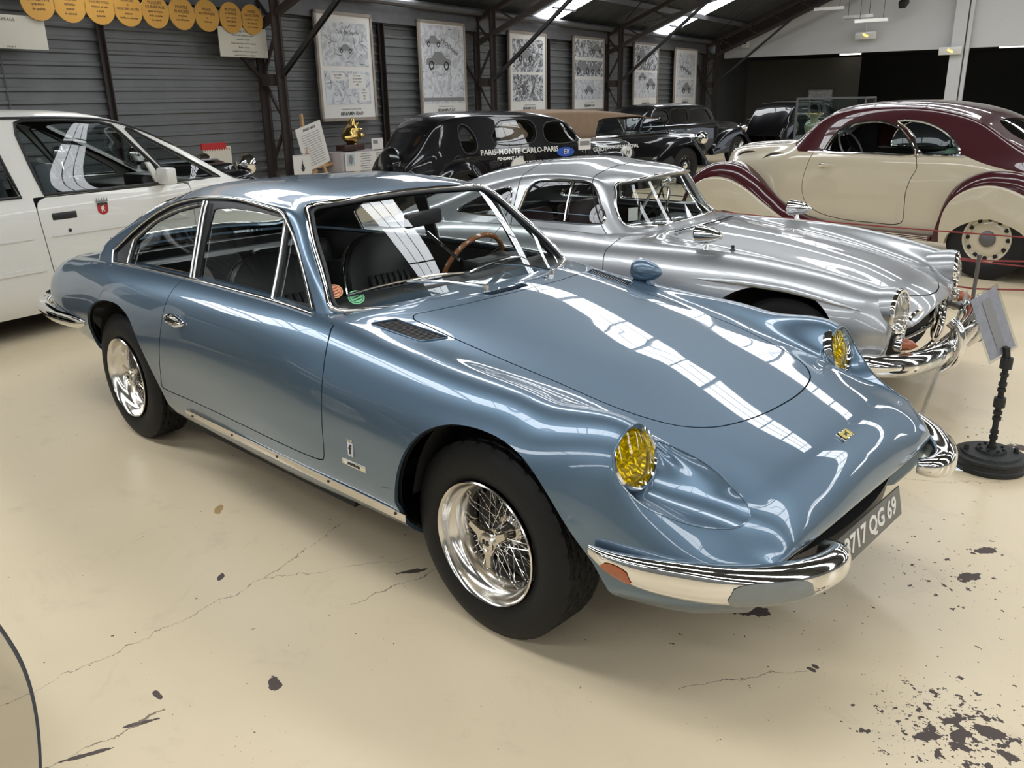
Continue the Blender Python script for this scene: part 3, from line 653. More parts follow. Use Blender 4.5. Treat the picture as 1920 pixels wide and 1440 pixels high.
# steel portal frames: lattice column + rafter + knee braces
NODE = 2.05
def frame_(s, lab):
    f = empty('portal_column', wf(s, DW, 0), label=lab, cat='column', group=None)
    o = wf(s, DW, 0)
    L = lambda d, z, ds=0.: wf(s+ds, d, z)-o
    for d, nm in ((DW-.12, 'wall_chord'), (DW-.52, 'inner_chord')):
        b = MB()
        for ds in (-.035, .035): b.bar(L(d, 0, ds), L(d, rz(d)-.2, ds), .05, .09)
        b.bar(L(d-.03, 0, 0), L(d-.03, rz(d)-.2, 0), .12, .012); b.obj(nm, M['steel'], f, smooth=False)
    zs = [0.1, .75, 1.4, NODE, 2.75, 3.2]
    for i in range(5):
        a, c = (DW-.12, DW-.52) if i % 2 else (DW-.52, DW-.12); b = MB(); b.bar(L(a, zs[i]), L(c, zs[i+1]), .04, .04); b.obj('lattice_bar', M['steel'], f, smooth=False)
    b = MB(); b.box(L(DW-.35, NODE-.02), (.30,.16,.20), FRW); b.obj('gusset_plate', M['steel'], f, smooth=False)
    for dd in (0, -.45):
        b = MB(); b.bar(L(DW-.1, rz(DW-.1)-.22+dd), L(DR, rz(DR)-.22+dd*.6), .10, .09); b.obj('rafter', M['steel'], f, smooth=False)
    for k in range(14):
        d0 = DW-.6-k*.82; d1 = d0-.41; b = MB(); b.bar(L(d0, rz(d0)-.22), L(d1, rz(d1)-.60), .035, .035); b.obj('lattice_bar', M['steel'], f, smooth=False)
    b = MB(); b.bar(L(DR, rz(DR)-.25), L(DB, rz(DB)-.25), .12, .22); b.obj('far_rafter', M['steel'], f, smooth=False)
    for o2 in (-.03, .03):
        b = MB(); b.bar(L(DW-.5, NODE, o2), L(DW-3.0, rz(DW-3.0)-.6, o2), .012, .06); b.obj('knee_brace', M['darksteel'], f, smooth=False)
    b = MB(); b.bar(L(DW-.10, NODE), L(DW-.10, NODE+.85, -.95), .05, .05); b.obj('wall_brace', M['steel'], f, smooth=False)
    b = MB(); b.bar(L(DW-.35, .02), L(DW-.35, .0), .4, .6) if False else b.box(L(DW-.32, .01), (.5,.02,.3)); b.obj('base_plate', M['steel'], f, smooth=False)
for s, lab in ((-8.0, 'brown lattice steel frame behind the camera'), (-2.1, 'brown lattice steel frame beyond the left edge of the view'), (3.85, 'brown lattice steel frame left of the white people carrier'), (9.62, 'brown lattice steel frame between the white notice and the first comic poster'),
               (15.45, 'brown lattice steel frame between the second and third comic posters'), (21.5, 'brown lattice steel frame between the fourth and fifth comic posters'), (28.9, 'brown lattice steel frame by the far end wall')): frame_(s, lab)
def post(s, lab):
    p_ = empty('steel_post', wf(s, DW-.12, 0), label=lab, cat='post'); o = wf(s, DW-.12, 0); b = MB()
    b.bar(wf(s, DW-.14, 0)-o, wf(s, DW-.14, 3.0)-o, .10, .012); b.bar(wf(s, DW-.09, 0)-o, wf(s, DW-.09, 3.0)-o, .012, .09) ; b.obj('flange', M['steel'], p_, smooth=False)
    b = MB(); b.bar(wf(s, DW-.04, 0)-o, wf(s, DW-.04, 3.0)-o, .10, .012); b.obj('rear_flange', M['steel'], p_, smooth=False)
for s, lab in ((.9, 'brown steel wall post beyond the left edge'), (7.03, 'brown steel wall post between orange discs above the white people carrier'), (12.47, 'brown steel wall post between the first two comic posters'), (18.4, 'brown steel wall post right of the third comic poster'), (24.5, 'brown steel wall post right of the fifth comic poster')): post(s, lab)
# far gable: white panel above a dark opening, white column
zb = 2.88
b = MB(); V = []
ds = np.linspace(DW-.4, DB, 40)
V = [wf(S1, d, zb) for d in ds]+[wf(S1, d, rz(d)+.05) for d in ds]
b.add(V, [(i, i+1, 40+i+1, 40+i) for i in range(39)]); V2 = [v+E1*.2 for v in map(Vector, V)]; b.add([tuple(v) for v in V2], [(i, i+1, 40+i+1, 40+i) for i in range(39)]); b.add([V[0], V[39], V2[39], V2[0]], [(0,1,2,3)])
tag(b.obj('wall_far', M['wallwhite'], smooth=False), kind='structure')
b = MB(); b.bar(wf(S1-.12, DW-.3, EAVE-.1), wf(S1-.12, DR, rz(DR)-.25), .12, .34); tag(b.obj('trim_3', M['steel'], smooth=False), kind='structure')
b = MB(); b.box(wf(S1-.15, 3.12, 4.0), (.34,.34,8.2), Matrix((E1, -NW, UP)).transposed()); b.box(wf(S1-.15, 2.86, 4.0), (.20,.10,8.2), Matrix((E1, -NW, UP)).transposed())
tag(b.obj('white_column', M['wallwhite'], smooth=False), 'tall white painted column standing in the far end opening', 'column')
# dark annex behind the opening
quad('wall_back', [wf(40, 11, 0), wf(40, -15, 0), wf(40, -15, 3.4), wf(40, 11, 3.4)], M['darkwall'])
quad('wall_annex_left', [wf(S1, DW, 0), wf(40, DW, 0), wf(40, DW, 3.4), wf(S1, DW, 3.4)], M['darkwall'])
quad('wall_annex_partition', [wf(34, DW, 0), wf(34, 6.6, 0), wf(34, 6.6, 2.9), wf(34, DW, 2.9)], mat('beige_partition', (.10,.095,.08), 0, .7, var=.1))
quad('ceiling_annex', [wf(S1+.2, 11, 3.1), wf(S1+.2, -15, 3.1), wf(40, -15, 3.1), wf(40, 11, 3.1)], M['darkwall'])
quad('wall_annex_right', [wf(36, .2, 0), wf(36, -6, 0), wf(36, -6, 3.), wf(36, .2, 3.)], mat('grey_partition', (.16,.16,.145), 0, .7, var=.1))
# right-hand and rear walls of the hall (outside the frame)
quad('wall_right', [wf(S0, DB, 0), wf(S1, DB, 0), wf(S1, DB, rz(DB)+.1), wf(S0, DB, rz(DB)+.1)], M['hallwall'])
b = MB(); V = [wf(S0, d, 0) for d in (DW, DB)]+[wf(S0, d, rz(d)+.1) for d in (DB, DR, DW)]; b.add(V, [(0,1,2,3,4)]); tag(b.obj('wall_rear', M['hallwall'], smooth=False), kind='structure')
# both walls are plain closed sheets without openings
# ---------------- gable fittings
def strip_lamp(s, d, z, lab, ang=.0):
    l = empty('strip_lamp', wf(s, d, z), label=lab, cat='lamp', group='unlit strip lamps under the far roof'); b = MB(); R_ = Matrix((E1, -NW, UP)).transposed() @ Matrix.Rotation(ang, 3, 'Z')
    b.box((0,0,0), (.12,.85,.09), R_); b.obj('housing', M['white'], l, smooth=False); b = MB(); b.box((0,0,-.045), (.07,.8,.02), R_); b.obj('diffuser', M['plywhite'], l, smooth=False)
    for q in (-.3,.3): b = MB(); b.tube([R_ @ Vector((0,q,.03)), R_ @ Vector((0,q,.6))], .008, 5); b.obj('suspension', M['darksteel'], l)
strip_lamp(28., 6.5, 4.05, 'strip lamp hanging nearest the roof edge at the far end')
strip_lamp(29., 5.85, 3.86, 'middle strip lamp hanging before the white gable')
strip_lamp(26.5, 5.0, 3.55, 'lowest strip lamp hanging above the emergency light')
def emer(s, d, z, lab, col):
    l = empty('emergency_light', wf(s, d, z), label=lab, cat='light'); b = MB(); R_ = Matrix((E1, -NW, UP)).transposed()
    b.box((0,0,0), (.12,.62,.22), R_); b.obj('housing', M['white'], l, bevel=.02); b = MB(); b.box(-E1*.065, (.01,.16,.05), R_ @ Matrix.Rotation(.5, 3, 'X')); b.obj('pilot_lamp', M['orangelamp'], l, smooth=False)
    if col: b = MB(); b.tube([(0,0,.1),(0,0,.65)], .012, 6); b.obj('conduit', M['white'], l)
emer(S1-.25, 5.73, 3.36, 'emergency light with orange glow on the white gable', True); emer(S1-.42, 3.28, 2.80, 'emergency light with orange glow on the white column', False)
sp_ = empty('spotlight', wf(29.5, 4.7, 4.2), label='small dark spotlight hanging high beside the white column', cat='light'); b = MB(); b.box((0,0,0), (.2,.35,.2), Matrix.Rotation(.5, 3, 'X')); b.obj('housing', M['darksteel'], sp_, bevel=.02); b = MB(); b.tube([(0,0,.1),(0,0,.5)], .012, 6); b.obj('stem', M['darksteel'], sp_)
for s, d, lab in ((33.5, 6.9, 'lit tube lamp under the ceiling of the dark annex, left of column'), (33.0, 1.9, 'lit tube lamp under the annex ceiling, right of column')):
    l = empty('tube_lamp', wf(s, d, 2.98), label=lab, cat='lamp'); b = MB(); b.box((0,0,0), (.12,.7,.05), Matrix((E1, -NW, UP)).transposed()); b.obj('tube', M['lamp'], l, smooth=False); b = MB(); b.box((0,0,.04), (.16,.75,.04), Matrix((E1, -NW, UP)).transposed()); b.obj('housing', M['white'], l, smooth=False)
bx = empty('switch_box', wf(29.9, 9.55, 3.35), label='small switch box on the far gable wall near the roof', cat='box'); b = MB(); b.box((0,0,0), (.1,.25,.35), Matrix((E1, -NW, UP)).transposed()); b.obj('cover', M['white'], bx, bevel=.01); b = MB(); b.box(-E1*.06, (.02,.08,.12), Matrix((E1, -NW, UP)).transposed()); b.obj('lever', M['ink'], bx, smooth=False)
# ---------------- orange discs
def disc_sign(s, lab, lines, rr_=.205):
    f = wfr(s, DW-.36, 2.86); o = empty('disc_sign', label=lab, cat='sign', group='orange round signs along the left wall'); o.matrix_world = f
    b = MB(); b.lathe([(0,.0),(rr_,.0),(rr_,.014),(0,.014)], 40, 'z'); b.obj('disc', M['disc'], o, smooth=False)
    z = .014*ZOUT if ZOUT > 0 else -.001
    n_ = len(lines)
    for i, (t, sz) in enumerate(lines):
        text('lettering', t, sz, M['sign_ink'], o, (0, (n_/2-.5-i)*.052, z+.0005*ZOUT), (1,0,0), (0,1,0), .0006, bold=.0008)
M['sign_ink'] = mat('brown_ink', (.10,.05,.02), 0, .7)
DT = [(7.02*1.0, 'REPAS', 'disc')]
DS = [(6.11, 'orange round sign at the far left cut off by the frame', [('ARTICLE', .05),('LE PIGEON', .06),('populaire', .04),('de qualite', .04)]),
 (6.50, 'second orange round sign from the left reading plats', [('CHOCOLAT', .04),('avec un bon', .04),('assiette', .045),('gratuit',.04),('le samedi',.04)]),
 (6.89, 'third orange round sign left of the wall post', [('FORMULE', .04),('A NOTRE ETOILE', .035),('boisson et cafe', .036),('a midi',.04),('assiette',.04)]),
 (7.28, 'fourth orange round sign just right of the wall post reading glaces', [('GLACES', .052),('et', .035),('NOIX SPECIALITES', .038),('maison', .04),('vanille ou chocolat', .034)]),
 (7.68, 'fifth orange round sign reading plaques de blindage', [('PLAQUES', .050),('DE BLINDAGE', .046),('grand et moyen', .034),('trois modeles', .036),('en reserve', .034)]),
 (8.09, 'sixth orange round sign reading portes blindees', [('PORTES', .056),('BLINDEES', .054),('complete', .038),('anti-effraction', .036)]),
 (8.50, 'seventh orange round sign reading pneus increvables', [('PNEUS', .052),('INCREVABLES', .044),('et', .034),('renforces', .036)]),
 (8.92, 'eighth orange round sign above the cream notice', [('MOTEURS', .046),('A VAPEUR', .046),('pour vehicule', .034),('ANCIENS', .04),('a restaurer', .034)]),
 (9.30, 'ninth orange round sign nearest the lattice frame', [('FREINS', .05),('DE SECOURS', .046),('a main ou a pied', .034),('sur demande', .036),('et sur mesure', .034)])]
for s, lab, ln in DS: disc_sign(s, lab, ln)
def board(s, d, z, w, h, lab, lines, m='paper', name='notice_board', cat='sign', tilt=0.):
    o = empty(name, label=lab, cat=cat); o.matrix_world = wfr(s, d, z) @ Matrix.Rotation(tilt, 4, 'Z'); b = MB(); b.box((0,0,0), (w, h, .012)); b.obj('board', M[m], o, smooth=False)
    for i, (t, sz) in enumerate(lines): text('lettering', t, sz, M['ink'], o, (0, h/2-.05-i*(h-.07)/max(1, len(lines)-1 or 1)*.98, .0065*ZOUT), (1,0,0), (0,1,0), .0006)
    return o
M['cardcream'] = mat('cream_card', (.55,.52,.43), 0, .6, var=.04)
nb_ = board(9.12, DW-.34, 2.54, .88, .40, 'cream notice board with small lettering below the last orange discs', [('MERCERIE VIS OPERA', .042),('Atelier de reparation rapide', .034),('graissage complet', .034),('Route directe par A5 11 minutes', .034),('fleche a droite', .034),('Conseils dans toutes les epreuves', .034),('ouvert du lundi au vendredi', .034)], 'cardcream')
nb2 = board(5.72, DW-.34, 2.52, .88, .36, 'pale notice board cut off by the left edge of the view', [('GARAGE', .05),('ouvert', .04)], 'cardcream')
b = MB(); b.tube([(0,.20,0),(0,.40,0)], .01, 6); b.obj('hanger', M['white'], nb_)
# ---------------- comic posters
def poster(sa, sb, z0, z1, lab, kind, seed):
    w = sb-sa; h = z1-z0; o = empty('framed_poster', label=lab, cat='poster', group='framed comic prints along the left wall'); o.matrix_world = wfr((sa+sb)/2, DW-.20, (z0+z1)/2)
    zz = ZOUT
    b = MB()
    for c, d in (((0,h/2-.025,.0),(w,.05,.045)), ((0,-h/2+.025,0),(w,.05,.045)), ((-w/2+.025,0,0),(.05,h,.045)), ((w/2-.025,0,0),(.05,h,.045))): b.box(c, d)
    b.obj('frame', M['frame'], o, smooth=False); b = MB(); b.box((0,0,-.004*zz), (w-.06, h-.06, .02)); b.obj('print_sheet', M['paper'], o, smooth=False)
    r = random.Random(seed); F = .008*zz
    def panel_(x0, y0, x1, y1, dark=False, line=True):
        b = MB(); b.box(((x0+x1)/2, (y0+y1)/2, F), (x1-x0, y1-y0, .003)); b.obj('comic_panel', M['sketch2' if dark else 'sketch'], o, smooth=False)
        b = MB(); n_ = 26 if not dark else 40
        for _ in range(n_):     # pen strokes: short arcs
            cx, cy = r.uniform(x0, x1), r.uniform(y0, y1); a = r.uniform(0, PI); L_ = r.uniform(.04, .22)*min(1, (x1-x0)); k = r.uniform(-2.5, 2.5); pts = []
            for t in range(7):
                q = (t/6-.5)*L_; px, py = cx+q*math.cos(a)-k*q*q*math.sin(a), cy+q*math.sin(a)+k*q*q*math.cos(a); pts.append((min(x1, max(x0, px)), min(y1, max(y0, py)), F+.002*zz))
            for i in range(6):
                if (Vector(pts[i+1])-Vector(pts[i])).length > 1e-3: b.bar(pts[i], pts[i+1], r.choice((.005,.008,.016 if dark else .006)), .001, up=(0,0,1))
        tag(b.obj('pen_drawing', M['ink'], o, smooth=False), kind='stuff')
        return b
    def car(cx, cy, sc, m='ink'):
        b = MB(); P_ = [(-.5,-.05),(-.48,.08),(-.28,.11),(-.15,.24),(.12,.25),(.27,.12),(.47,.07),(.5,-.05)]
        b.prism([(cx+x*sc, cy+y*sc) for x, y in P_], F+.001, F+.003); b.obj('drawn_car', M['greyink'], o, smooth=False)
        for x in (-.3,.3): b = MB(); b.tube([(cx+x*sc+.085*sc*math.cos(t), cy-.06*sc+.085*sc*math.sin(t), F+.003*zz) for t in np.linspace(0, 2*PI, 17)[:-1]], .02*sc, 4, closed=True); b.obj('drawn_wheel', M['ink'], o, smooth=False)
    def rays(cx, cy, x0, y0, x1, y1):
        b = MB()
        for q in range(34):
            a = 2*PI*q/34+r.uniform(-.05,.05); r0, r1 = .10+r.uniform(0,.08), .9; p0 = (cx+r0*math.cos(a), cy+r0*math.sin(a)); p1 = [cx+r1*math.cos(a), cy+r1*math.sin(a)]
            t = 1.
            for lo, hi, c_, d_ in ((x0, x1, p0[0], p1[0]-p0[0]), (y0, y1, p0[1], p1[1]-p0[1])):
                if d_ > 1e-6: t = min(t, (hi-c_)/d_)
                elif d_ < -1e-6: t = min(t, (lo-c_)/d_)
            if t > .05: b.bar((*p0, F+.003*zz), (p0[0]+(p1[0]-p0[0])*t, p0[1]+(p1[1]-p0[1])*t, F+.003*zz), r.uniform(.004,.016), .001, up=(0,0,1))
        tag(b.obj('speed_lines', M['ink'], o, smooth=False), kind='stuff')
    mw, yb, yt = w*.40, -h/2+.27, h/2-.16
    if kind == 0:
        panel_(-mw, .02, mw, yt); panel_(-mw, yb, mw, -.06)
        for (x, y, w_, h_, ls) in ((-.25,-.15,.34,.12,('Sacre vieille','Torpedo')), (.22,-.22,.42,.24,('Ce n est pas','du tout prevu','dans les plans','Max!')), (.38,-.44,.26,.22,('Il va','vraiment','tres','vite'))):
            b = MB(); b.box((x, y, F+.002*zz), (w_, h_, .002)); b.obj('speech_box', M['paper'], o, smooth=False)
            for i, t in enumerate(ls): text('speech', t, .040, M['ink'], o, (x, y+h_/2-.03-i*.048, F+.004*zz), (1,0,0), (0,1,0), .0005, shear=.3)
        car(.0, .28, .35); text('speech', 'Cafe des Sports', .085, M['ink'], o, (.05, .55, F+.003*zz), (1,0,0), (0,1,0), .0005, shear=.3)
    elif kind == 1:
        panel_(-w/2+.07, yb-.02, w/2-.07, yt+.08); car(-.15,.12,.8); car(-.3,.48,.5); text('speech', 'VROOAAM', .12, M['ink'], o, (.20,.42,F+.003*zz), (1,-.5,0), (.5,1,0), .0005, shear=.3)
        b = MB(); b.box((0,yb+.05,F+.002*zz),(w-.16,.07,.002)); b.obj('dark_band', M['greyink'], o, smooth=False)
    elif kind == 2:
        panel_(-mw, .03, mw, yt, True); panel_(-mw, yb, mw, -.03, True); car(-.12,.35,.7); rays(.05,-.25,-mw,yb,mw,-.03)
    elif kind == 3:
        panel_(-w/2+.07, .40, w/2-.07, yt+.08, True); panel_(-w/2+.07, -.05, w/2-.07, .32, True); panel_(-w/2+.07, yb, w/2-.07, -.13); car(.4,.58,.6); car(-.35,.12,.8); car(.35,.10,.6); car(0,-.4,.5)
    elif kind == 4:
        panel_(-w/2+.07, .15, w/2-.07, yt+.08, True); panel_(-w/2+.07, yb, w/2-.07, .08); car(-.3,.5,.8); car(.35,-.25,.7); car(-.25,-.05,.5)
    else:
        panel_(-mw, .0, mw, yt); panel_(-mw, yb, mw, -.08); [car(-.35+.22*q, .3-.06*q, .28) for q in range(4)]; car(.1,-.35,.8)
    text('edition_line', 'les aventures du coureur de rallye', .036, M['greyink'], o, (.04, -h/2+.19, F), (1,0,0), (0,1,0), .0005)
    text('artist_name', 'BENJAMIN FLAO', .078, M['ink'], o, (.04, -h/2+.115, F), (1,0,0), (0,1,0), .0006, shear=.25, bold=.002)
PW = [(8.25,9.32,1.39,3.11,0,'nearest framed comic print with pale two-panel street scene'), (10.32,11.47,1.39,3.13,1,'second framed comic print, one big picture of a roaring car'), (12.72,13.98,1.37,3.10,2,'third framed comic print with dark panels and radiating speed lines'),
      (15.0,16.30,1.38,3.13,3,'fourth framed comic print with three rows of rally cars'), (17.72,19.05,1.39,3.13,4,'fifth framed comic print, dark car over tumbling vehicles'), (20.05,21.5,1.38,3.10,5,'farthest framed comic print with ring of small cars')]
for i, (a, c, z0, z1, k, lab) in enumerate(PW):
    a, c = a*1.3, c*1.3
    poster(a, c, z0, z1, lab, k, 10+i)
SB = Surf(body_net()); SR = Surf(roof_net())
fer = empty('car', (0,0,0), label='metallic blue grand touring coupe with yellow headlamps and wire wheels in the foreground', cat='car')
XZ = 'xz'
ARCH_F = [(-.345,.20),(-.345,.40),(-.334,.445),(-.304,.533),(-.250,.628),(-.183,.692),(-.075,.737),(.078,.745),(.221,.708),(.320,.640),(.415,.543),(.47,.474),(.50,.40),(.51,.20)]
ARCH_R = [(-2.99,.20),(-3.0,.42),(-2.985,.50),(-2.93,.60),(-2.83,.69),(-2.70,.745),(-2.55,.77),(-2.40,.768),(-2.27,.728),(-2.176,.636),(-2.11,.545),(-2.055,.442),(-2.03,.36),(-2.02,.20)]
low = lambda P: P[:,1] > .55
def arch_poly(a): return a[1:-1]+[(a[-1][0], .0), (a[0][0], .0)]
cutF = Cut(arch_poly(ARCH_F), XZ, -1, guard=low, raw=True); cutR = Cut(arch_poly(ARCH_R), XZ, -1, guard=low, raw=True)
for c, a in ((cutF, ARCH_F), (cutR, ARCH_R)):
    cc = curve(a[1:-1], 90); c.poly = np.vstack([[a[0][0], -.2], cc, [a[-1][0], -.2]])
DOOR = [(-1.93,.985),(-1.955,.90),(-1.962,.82),(-1.972,.72),(-2.0,.60),(-2.03,.50),(-2.035,.44),(-1.99,.425),(-1.4,.425),(-.80,.425),(-.762,.435),(-.748,.47),(-.735,.60),(-.740,.72),(-.755,.80),(-.785,.87),(-.82,.91),(-.855,.985)]
dpoly = np.vstack([curve(DOOR[:8], 60), curve(DOOR[8:], 80)])
side_g = lambda P: (P[:,1] > .738)
door_out = Cut(dpoly, XZ, -1, .0025, guard=side_g, raw=True); door_in = Cut(dpoly, XZ, 1, .0025, guard=side_g, raw=True)
HOOD = [(-.60,0),(-.61,.25),(-.64,.42),(-.655,.49),(-.625,.522),(-.54,.527),(-.40,.530),(-.20,.527),(0,.517),(.21,.498),(.36,.462),(.46,.41),(.525,.33),(.562,.22),(.58,.10),(.584,0)]
hc = curve(HOOD, 140)[:, :2]; hpoly = np.vstack([hc, (hc*[1,-1])[::-1][1:-1]])
top_g = lambda P: (P[:,2] > .55)
hood_out = Cut(hpoly, 'xy', -1, .0028, guard=top_g, raw=True); hood_in = Cut(hpoly, 'xy', 1, .0028, guard=top_g, raw=True)
VENT = [(-.714,.650),(-.675,.565),(-.655,.565),(-.425,.540),(-.420,.545),(-.462,.628),(-.475,.632),(-.70,.655)]
vent_out = Cut(VENT, 'xy', -1, 0, guard=top_g, raw=True)
CV = [(-.665,0),(-.668,.10),(-.672,.118),(-.655,.126),(-.632,.118),(-.628,.10),(-.625,0)]
cv = curve(CV, 60)[:, :2]; cvent_out = Cut(np.vstack([cv, (cv*[1,-1])[::-1][1:-1]]), 'xy', -1, 0, guard=top_g, raw=True)
# headlamp scoop
LC = np.array([.474,.680,.732]); LA = np.array([.95,.06,.30]); LA /= np.linalg.norm(LA)
SCO = np.array([(.480,.655,.827),(.492,.600,.80),(.515,.555,.768),(.583,.515,.70),(.65,.522,.675),(.706,.542,.659),(.751,.551,.621),(.768,.568,.597),(.768,.588,.580),(.755,.617,.571),(.726,.65,.571),(.68,.69,.582),(.623,.727,.605),(.576,.764,.640),(.538,.790,.69),(.506,.797,.735),(.487,.778,.78),(.478,.715,.823)])
e1 = np.array([.27,-.12,-.15]); e1 /= np.linalg.norm(e1); nn = np.array([.45,.42,.77]); nn /= np.linalg.norm(nn); e2 = np.cross(nn, e1); e2 /= np.linalg.norm(e2)
SAX = (tuple(e1), tuple(e2))
sc3 = curve(SCO, 120, True); scp = np.c_[sc3@e1, sc3@e2]
sg_ = lambda P: (P[:,0] > .36) & (P[:,1] > .40) & (P[:,2] > .5)
scoop_out = Cut(scp, SAX, -1, 0, guard=sg_, raw=True)
# arch flare: a soft rolled lip around the openings
def flare(P):
    d = np.zeros(len(P))
    for c in (cutF, cutR):
        q = P[:, [0, 2]]; m_ = (P[:,1] > .6) & (q[:,0] > c.poly[:,0].min()-.15) & (q[:,0] < c.poly[:,0].max()+.15) & (q[:,1] < .9)
        if m_.any(): s = -sdist(c.poly[1:-1], q[m_]); s = np.abs(s); d[m_] += .011*np.exp(-(s/.028)**2)
    return d
CAB = [(-.84,0),(-.86,.25),(-.92,.45),(-1.0,.62),(-1.10,.695),(-2.72,.695),(-2.98,.64),(-3.15,.52),(-3.30,.25),(-3.34,0)]
cabp = np.vstack([np.array(CAB), (np.array(CAB)*[1,-1])[::-1][1:-1]])
cab_out = Cut(cabp, 'xy', -1, 0, guard=lambda P: (P[:,2] > .88) & (P[:,1] < .73), raw=True)
panel('body', SB, [cab_out, cutF, cutR, door_out, hood_out, vent_out, cvent_out, scoop_out], M['blue'], fer, res=(430, 150), disp=flare, rim=.014)
for sd, nm in (('right', 'passenger door, right side'), ('left', None)):
    d = panel('door', SB, [door_in, cutR], M['blue'], fer, side=sd, lo=(8, 2), hi=(17, 12), res=(150, 120), disp=flare)
panel('bonnet', SB, [hood_in, Cut([(-.7,-.7),(.7,-.7),(.7,.7),(-.7,.7)], 'xy', 1, guard=top_g, raw=True)], M['blue'], fer, lo=(13, 0), hi=(25.5, 6), res=(200, 70))
# gap liners: dark shell just under the skin
panel('inner_shell', SB, [cutF, cutR, vent_out, cvent_out, Cut(scp, SAX, -1, .02, guard=sg_, raw=True), Cut(cabp, 'xy', -1, -.01, guard=lambda P: (P[:,2] > .86) & (P[:,1] < .73), raw=True)], M['black'], fer, off=-.02, res=(120, 50), rim=0)
# roof shell with openings
DLO = [(-2.80,.985),(-2.70,1.045),(-2.56,1.118),(-2.40,1.186),(-2.243,1.236),(-2.023,1.275),(-1.824,1.292),(-1.65,1.297),(-1.494,1.290),(-1.35,1.275),(-1.325,1.268),(-1.228,1.196),(-1.102,1.079),(-.976,.945),(-.965,.932),(-1.0,.930),(-2.0,.930),(-2.73,.925),(-2.745,.925)]
dlo = np.vstack([curve(DLO[:10], 90), curve(DLO[10:], 60)])
sideR = lambda P: P[:,1] > .50
dlo_out = Cut(dlo, XZ, -1, guard=lambda P: (P[:,1] > .57) & (P[:,2] < 1.302), raw=True)
# windscreen / rear window as polygons in (y, slope) plane
WS = [(0,.922),(.27,.922),(.47,.925),(.60,.93),(.662,.934),(.678,.946),(.66,1.0),(.615,1.10),(.565,1.20),(.535,1.245),(.515,1.268),(.48,1.28),(.40,1.287),(.22,1.296),(0,1.30)]
w = curve(WS, 120)[:, :2]; wsp = np.vstack([w, (w*[-1,1])[::-1][1:-1]])
YZ = ((0,1,0),(0,0,1)); frontg = lambda P: P[:,0] > -1.40
ws_out = Cut(wsp, YZ, -1, guard=frontg, raw=True); ws_in = Cut(wsp, YZ, 1, guard=frontg, raw=True)
RW = [(0,.962),(.3,.96),(.46,.955),(.52,.965),(.535,1.0),(.53,1.06),(.515,1.11),(.48,1.155),(.42,1.19),(.30,1.22),(.18,1.235),(0,1.243)]
w2_ = curve(RW, 90)[:, :2]; rwp = np.vstack([w2_, (w2_*[-1,1])[::-1][1:-1]]); rearg = lambda P: P[:,0] < -2.3
rw_out = Cut(rwp, YZ, -1, guard=rearg, raw=True); rw_in = Cut(rwp, YZ, 1, guard=rearg, raw=True)
panel('roof', SR, [dlo_out, ws_out, rw_out], M['blue'], fer, res=(260, 110), rim=.02)
SRW = Surf(np.array(ROOF[:4])[::-1, :5]); panel('windscreen', SRW, [Cut(wsp, YZ, 1, -.006, guard=frontg, raw=True)], M['glass'], fer, res=(60, 50), rim=0, off=-.008)
panel('rear_window', SR, [Cut(rwp, YZ, 1, -.006, guard=rearg, raw=True)], M['glass'], fer, lo=(0, 0), hi=(5, 4), res=(50, 40), rim=0, off=-.008)
# side glazing: black channel frame, then glass panes
QG = [(-2.577,1.052),(-2.386,1.150),(-2.181,1.213),(-1.975,1.253),(-1.955,1.205),(-1.950,.945),(-2.215,.944),(-2.57,.941)]
DG = [(-1.845,1.25),(-1.709,1.262),(-1.51,1.262),(-1.335,1.248),(-1.303,1.12),(-1.265,.948),(-1.527,.946),(-1.862,.945),(-1.866,1.1)]
VG = [(-1.292,1.225),(-1.199,1.146),(-1.02,.955),(-1.13,.953),(-1.232,.953),(-1.262,1.09)]
sgd = lambda P: (P[:,1] > .56)
rp = lambda L: np.array(L)
frame = panel('window_frame', SR, [Cut(dlo, XZ, 1, -.012, guard=sgd, raw=True)]+[Cut(rp(q), XZ, -1, 0, guard=sgd, raw=True) for q in (QG, DG, VG)], M['rubber'], fer, lo=(2, 3.3), hi=(12.8, 7), res=(150, 60), off=-.012, rim=.008)
for nm, q in (('quarter_light', QG), ('door_window', DG), ('vent_window', VG)):
    for sd in ('right', 'left'):
        panel(nm, SR, [Cut(rp(q), XZ, 1, -.008, guard=sgd, raw=True)], M['glass'], fer, side=sd, lo=(2, 3.3), hi=(12.8, 7), res=(110, 40), off=-.017, rim=0)
CH = M['chrome']
dl = lambda L: [(x, -0, z) for x, z in L]
def side_pts(L):   # (x,z) -> near-side 3D guess on greenhouse
    return [(x, -(.745-(z-.915)*.40), z) for x, z in L]
for nm, L, r, n, cl in (('drip_rail_trim', DLO[:10]+[(-1.325,1.262)], .0075, 70, False), ('a_pillar_trim', [(-1.325,1.262),(-1.228,1.192),(-1.102,1.075),(-.985,.945)], .006, 30, False),
        ('rear_edge_trim', [(-2.80,.985),(-2.775,.955),(-2.75,.922)], .007, 10, False),
        ('quarter_light_frame', QG[:4], .005, 40, False), ('quarter_light_post', [(-2.577,1.052),(-2.575,1.0),(-2.572,.938)], .0065, 10, False),
        ('vent_window_post', [(-1.300,1.238),(-1.28,1.13),(-1.262,1.04),(-1.245,.943)], .0075, 20, False)):
    strip(nm, SR, side_pts(L), r, CH, fer, off=.001, n=n, sides=(-1, 1))
strip('waist_trim', SB, [(-2.75,-.738,.935),(-2.3,-.742,.94),(-1.8,-.743,.94),(-1.3,-.743,.94),(-.955,-.738,.925)], .0085, CH, fer, off=.003, n=50, sides=(-1,1))
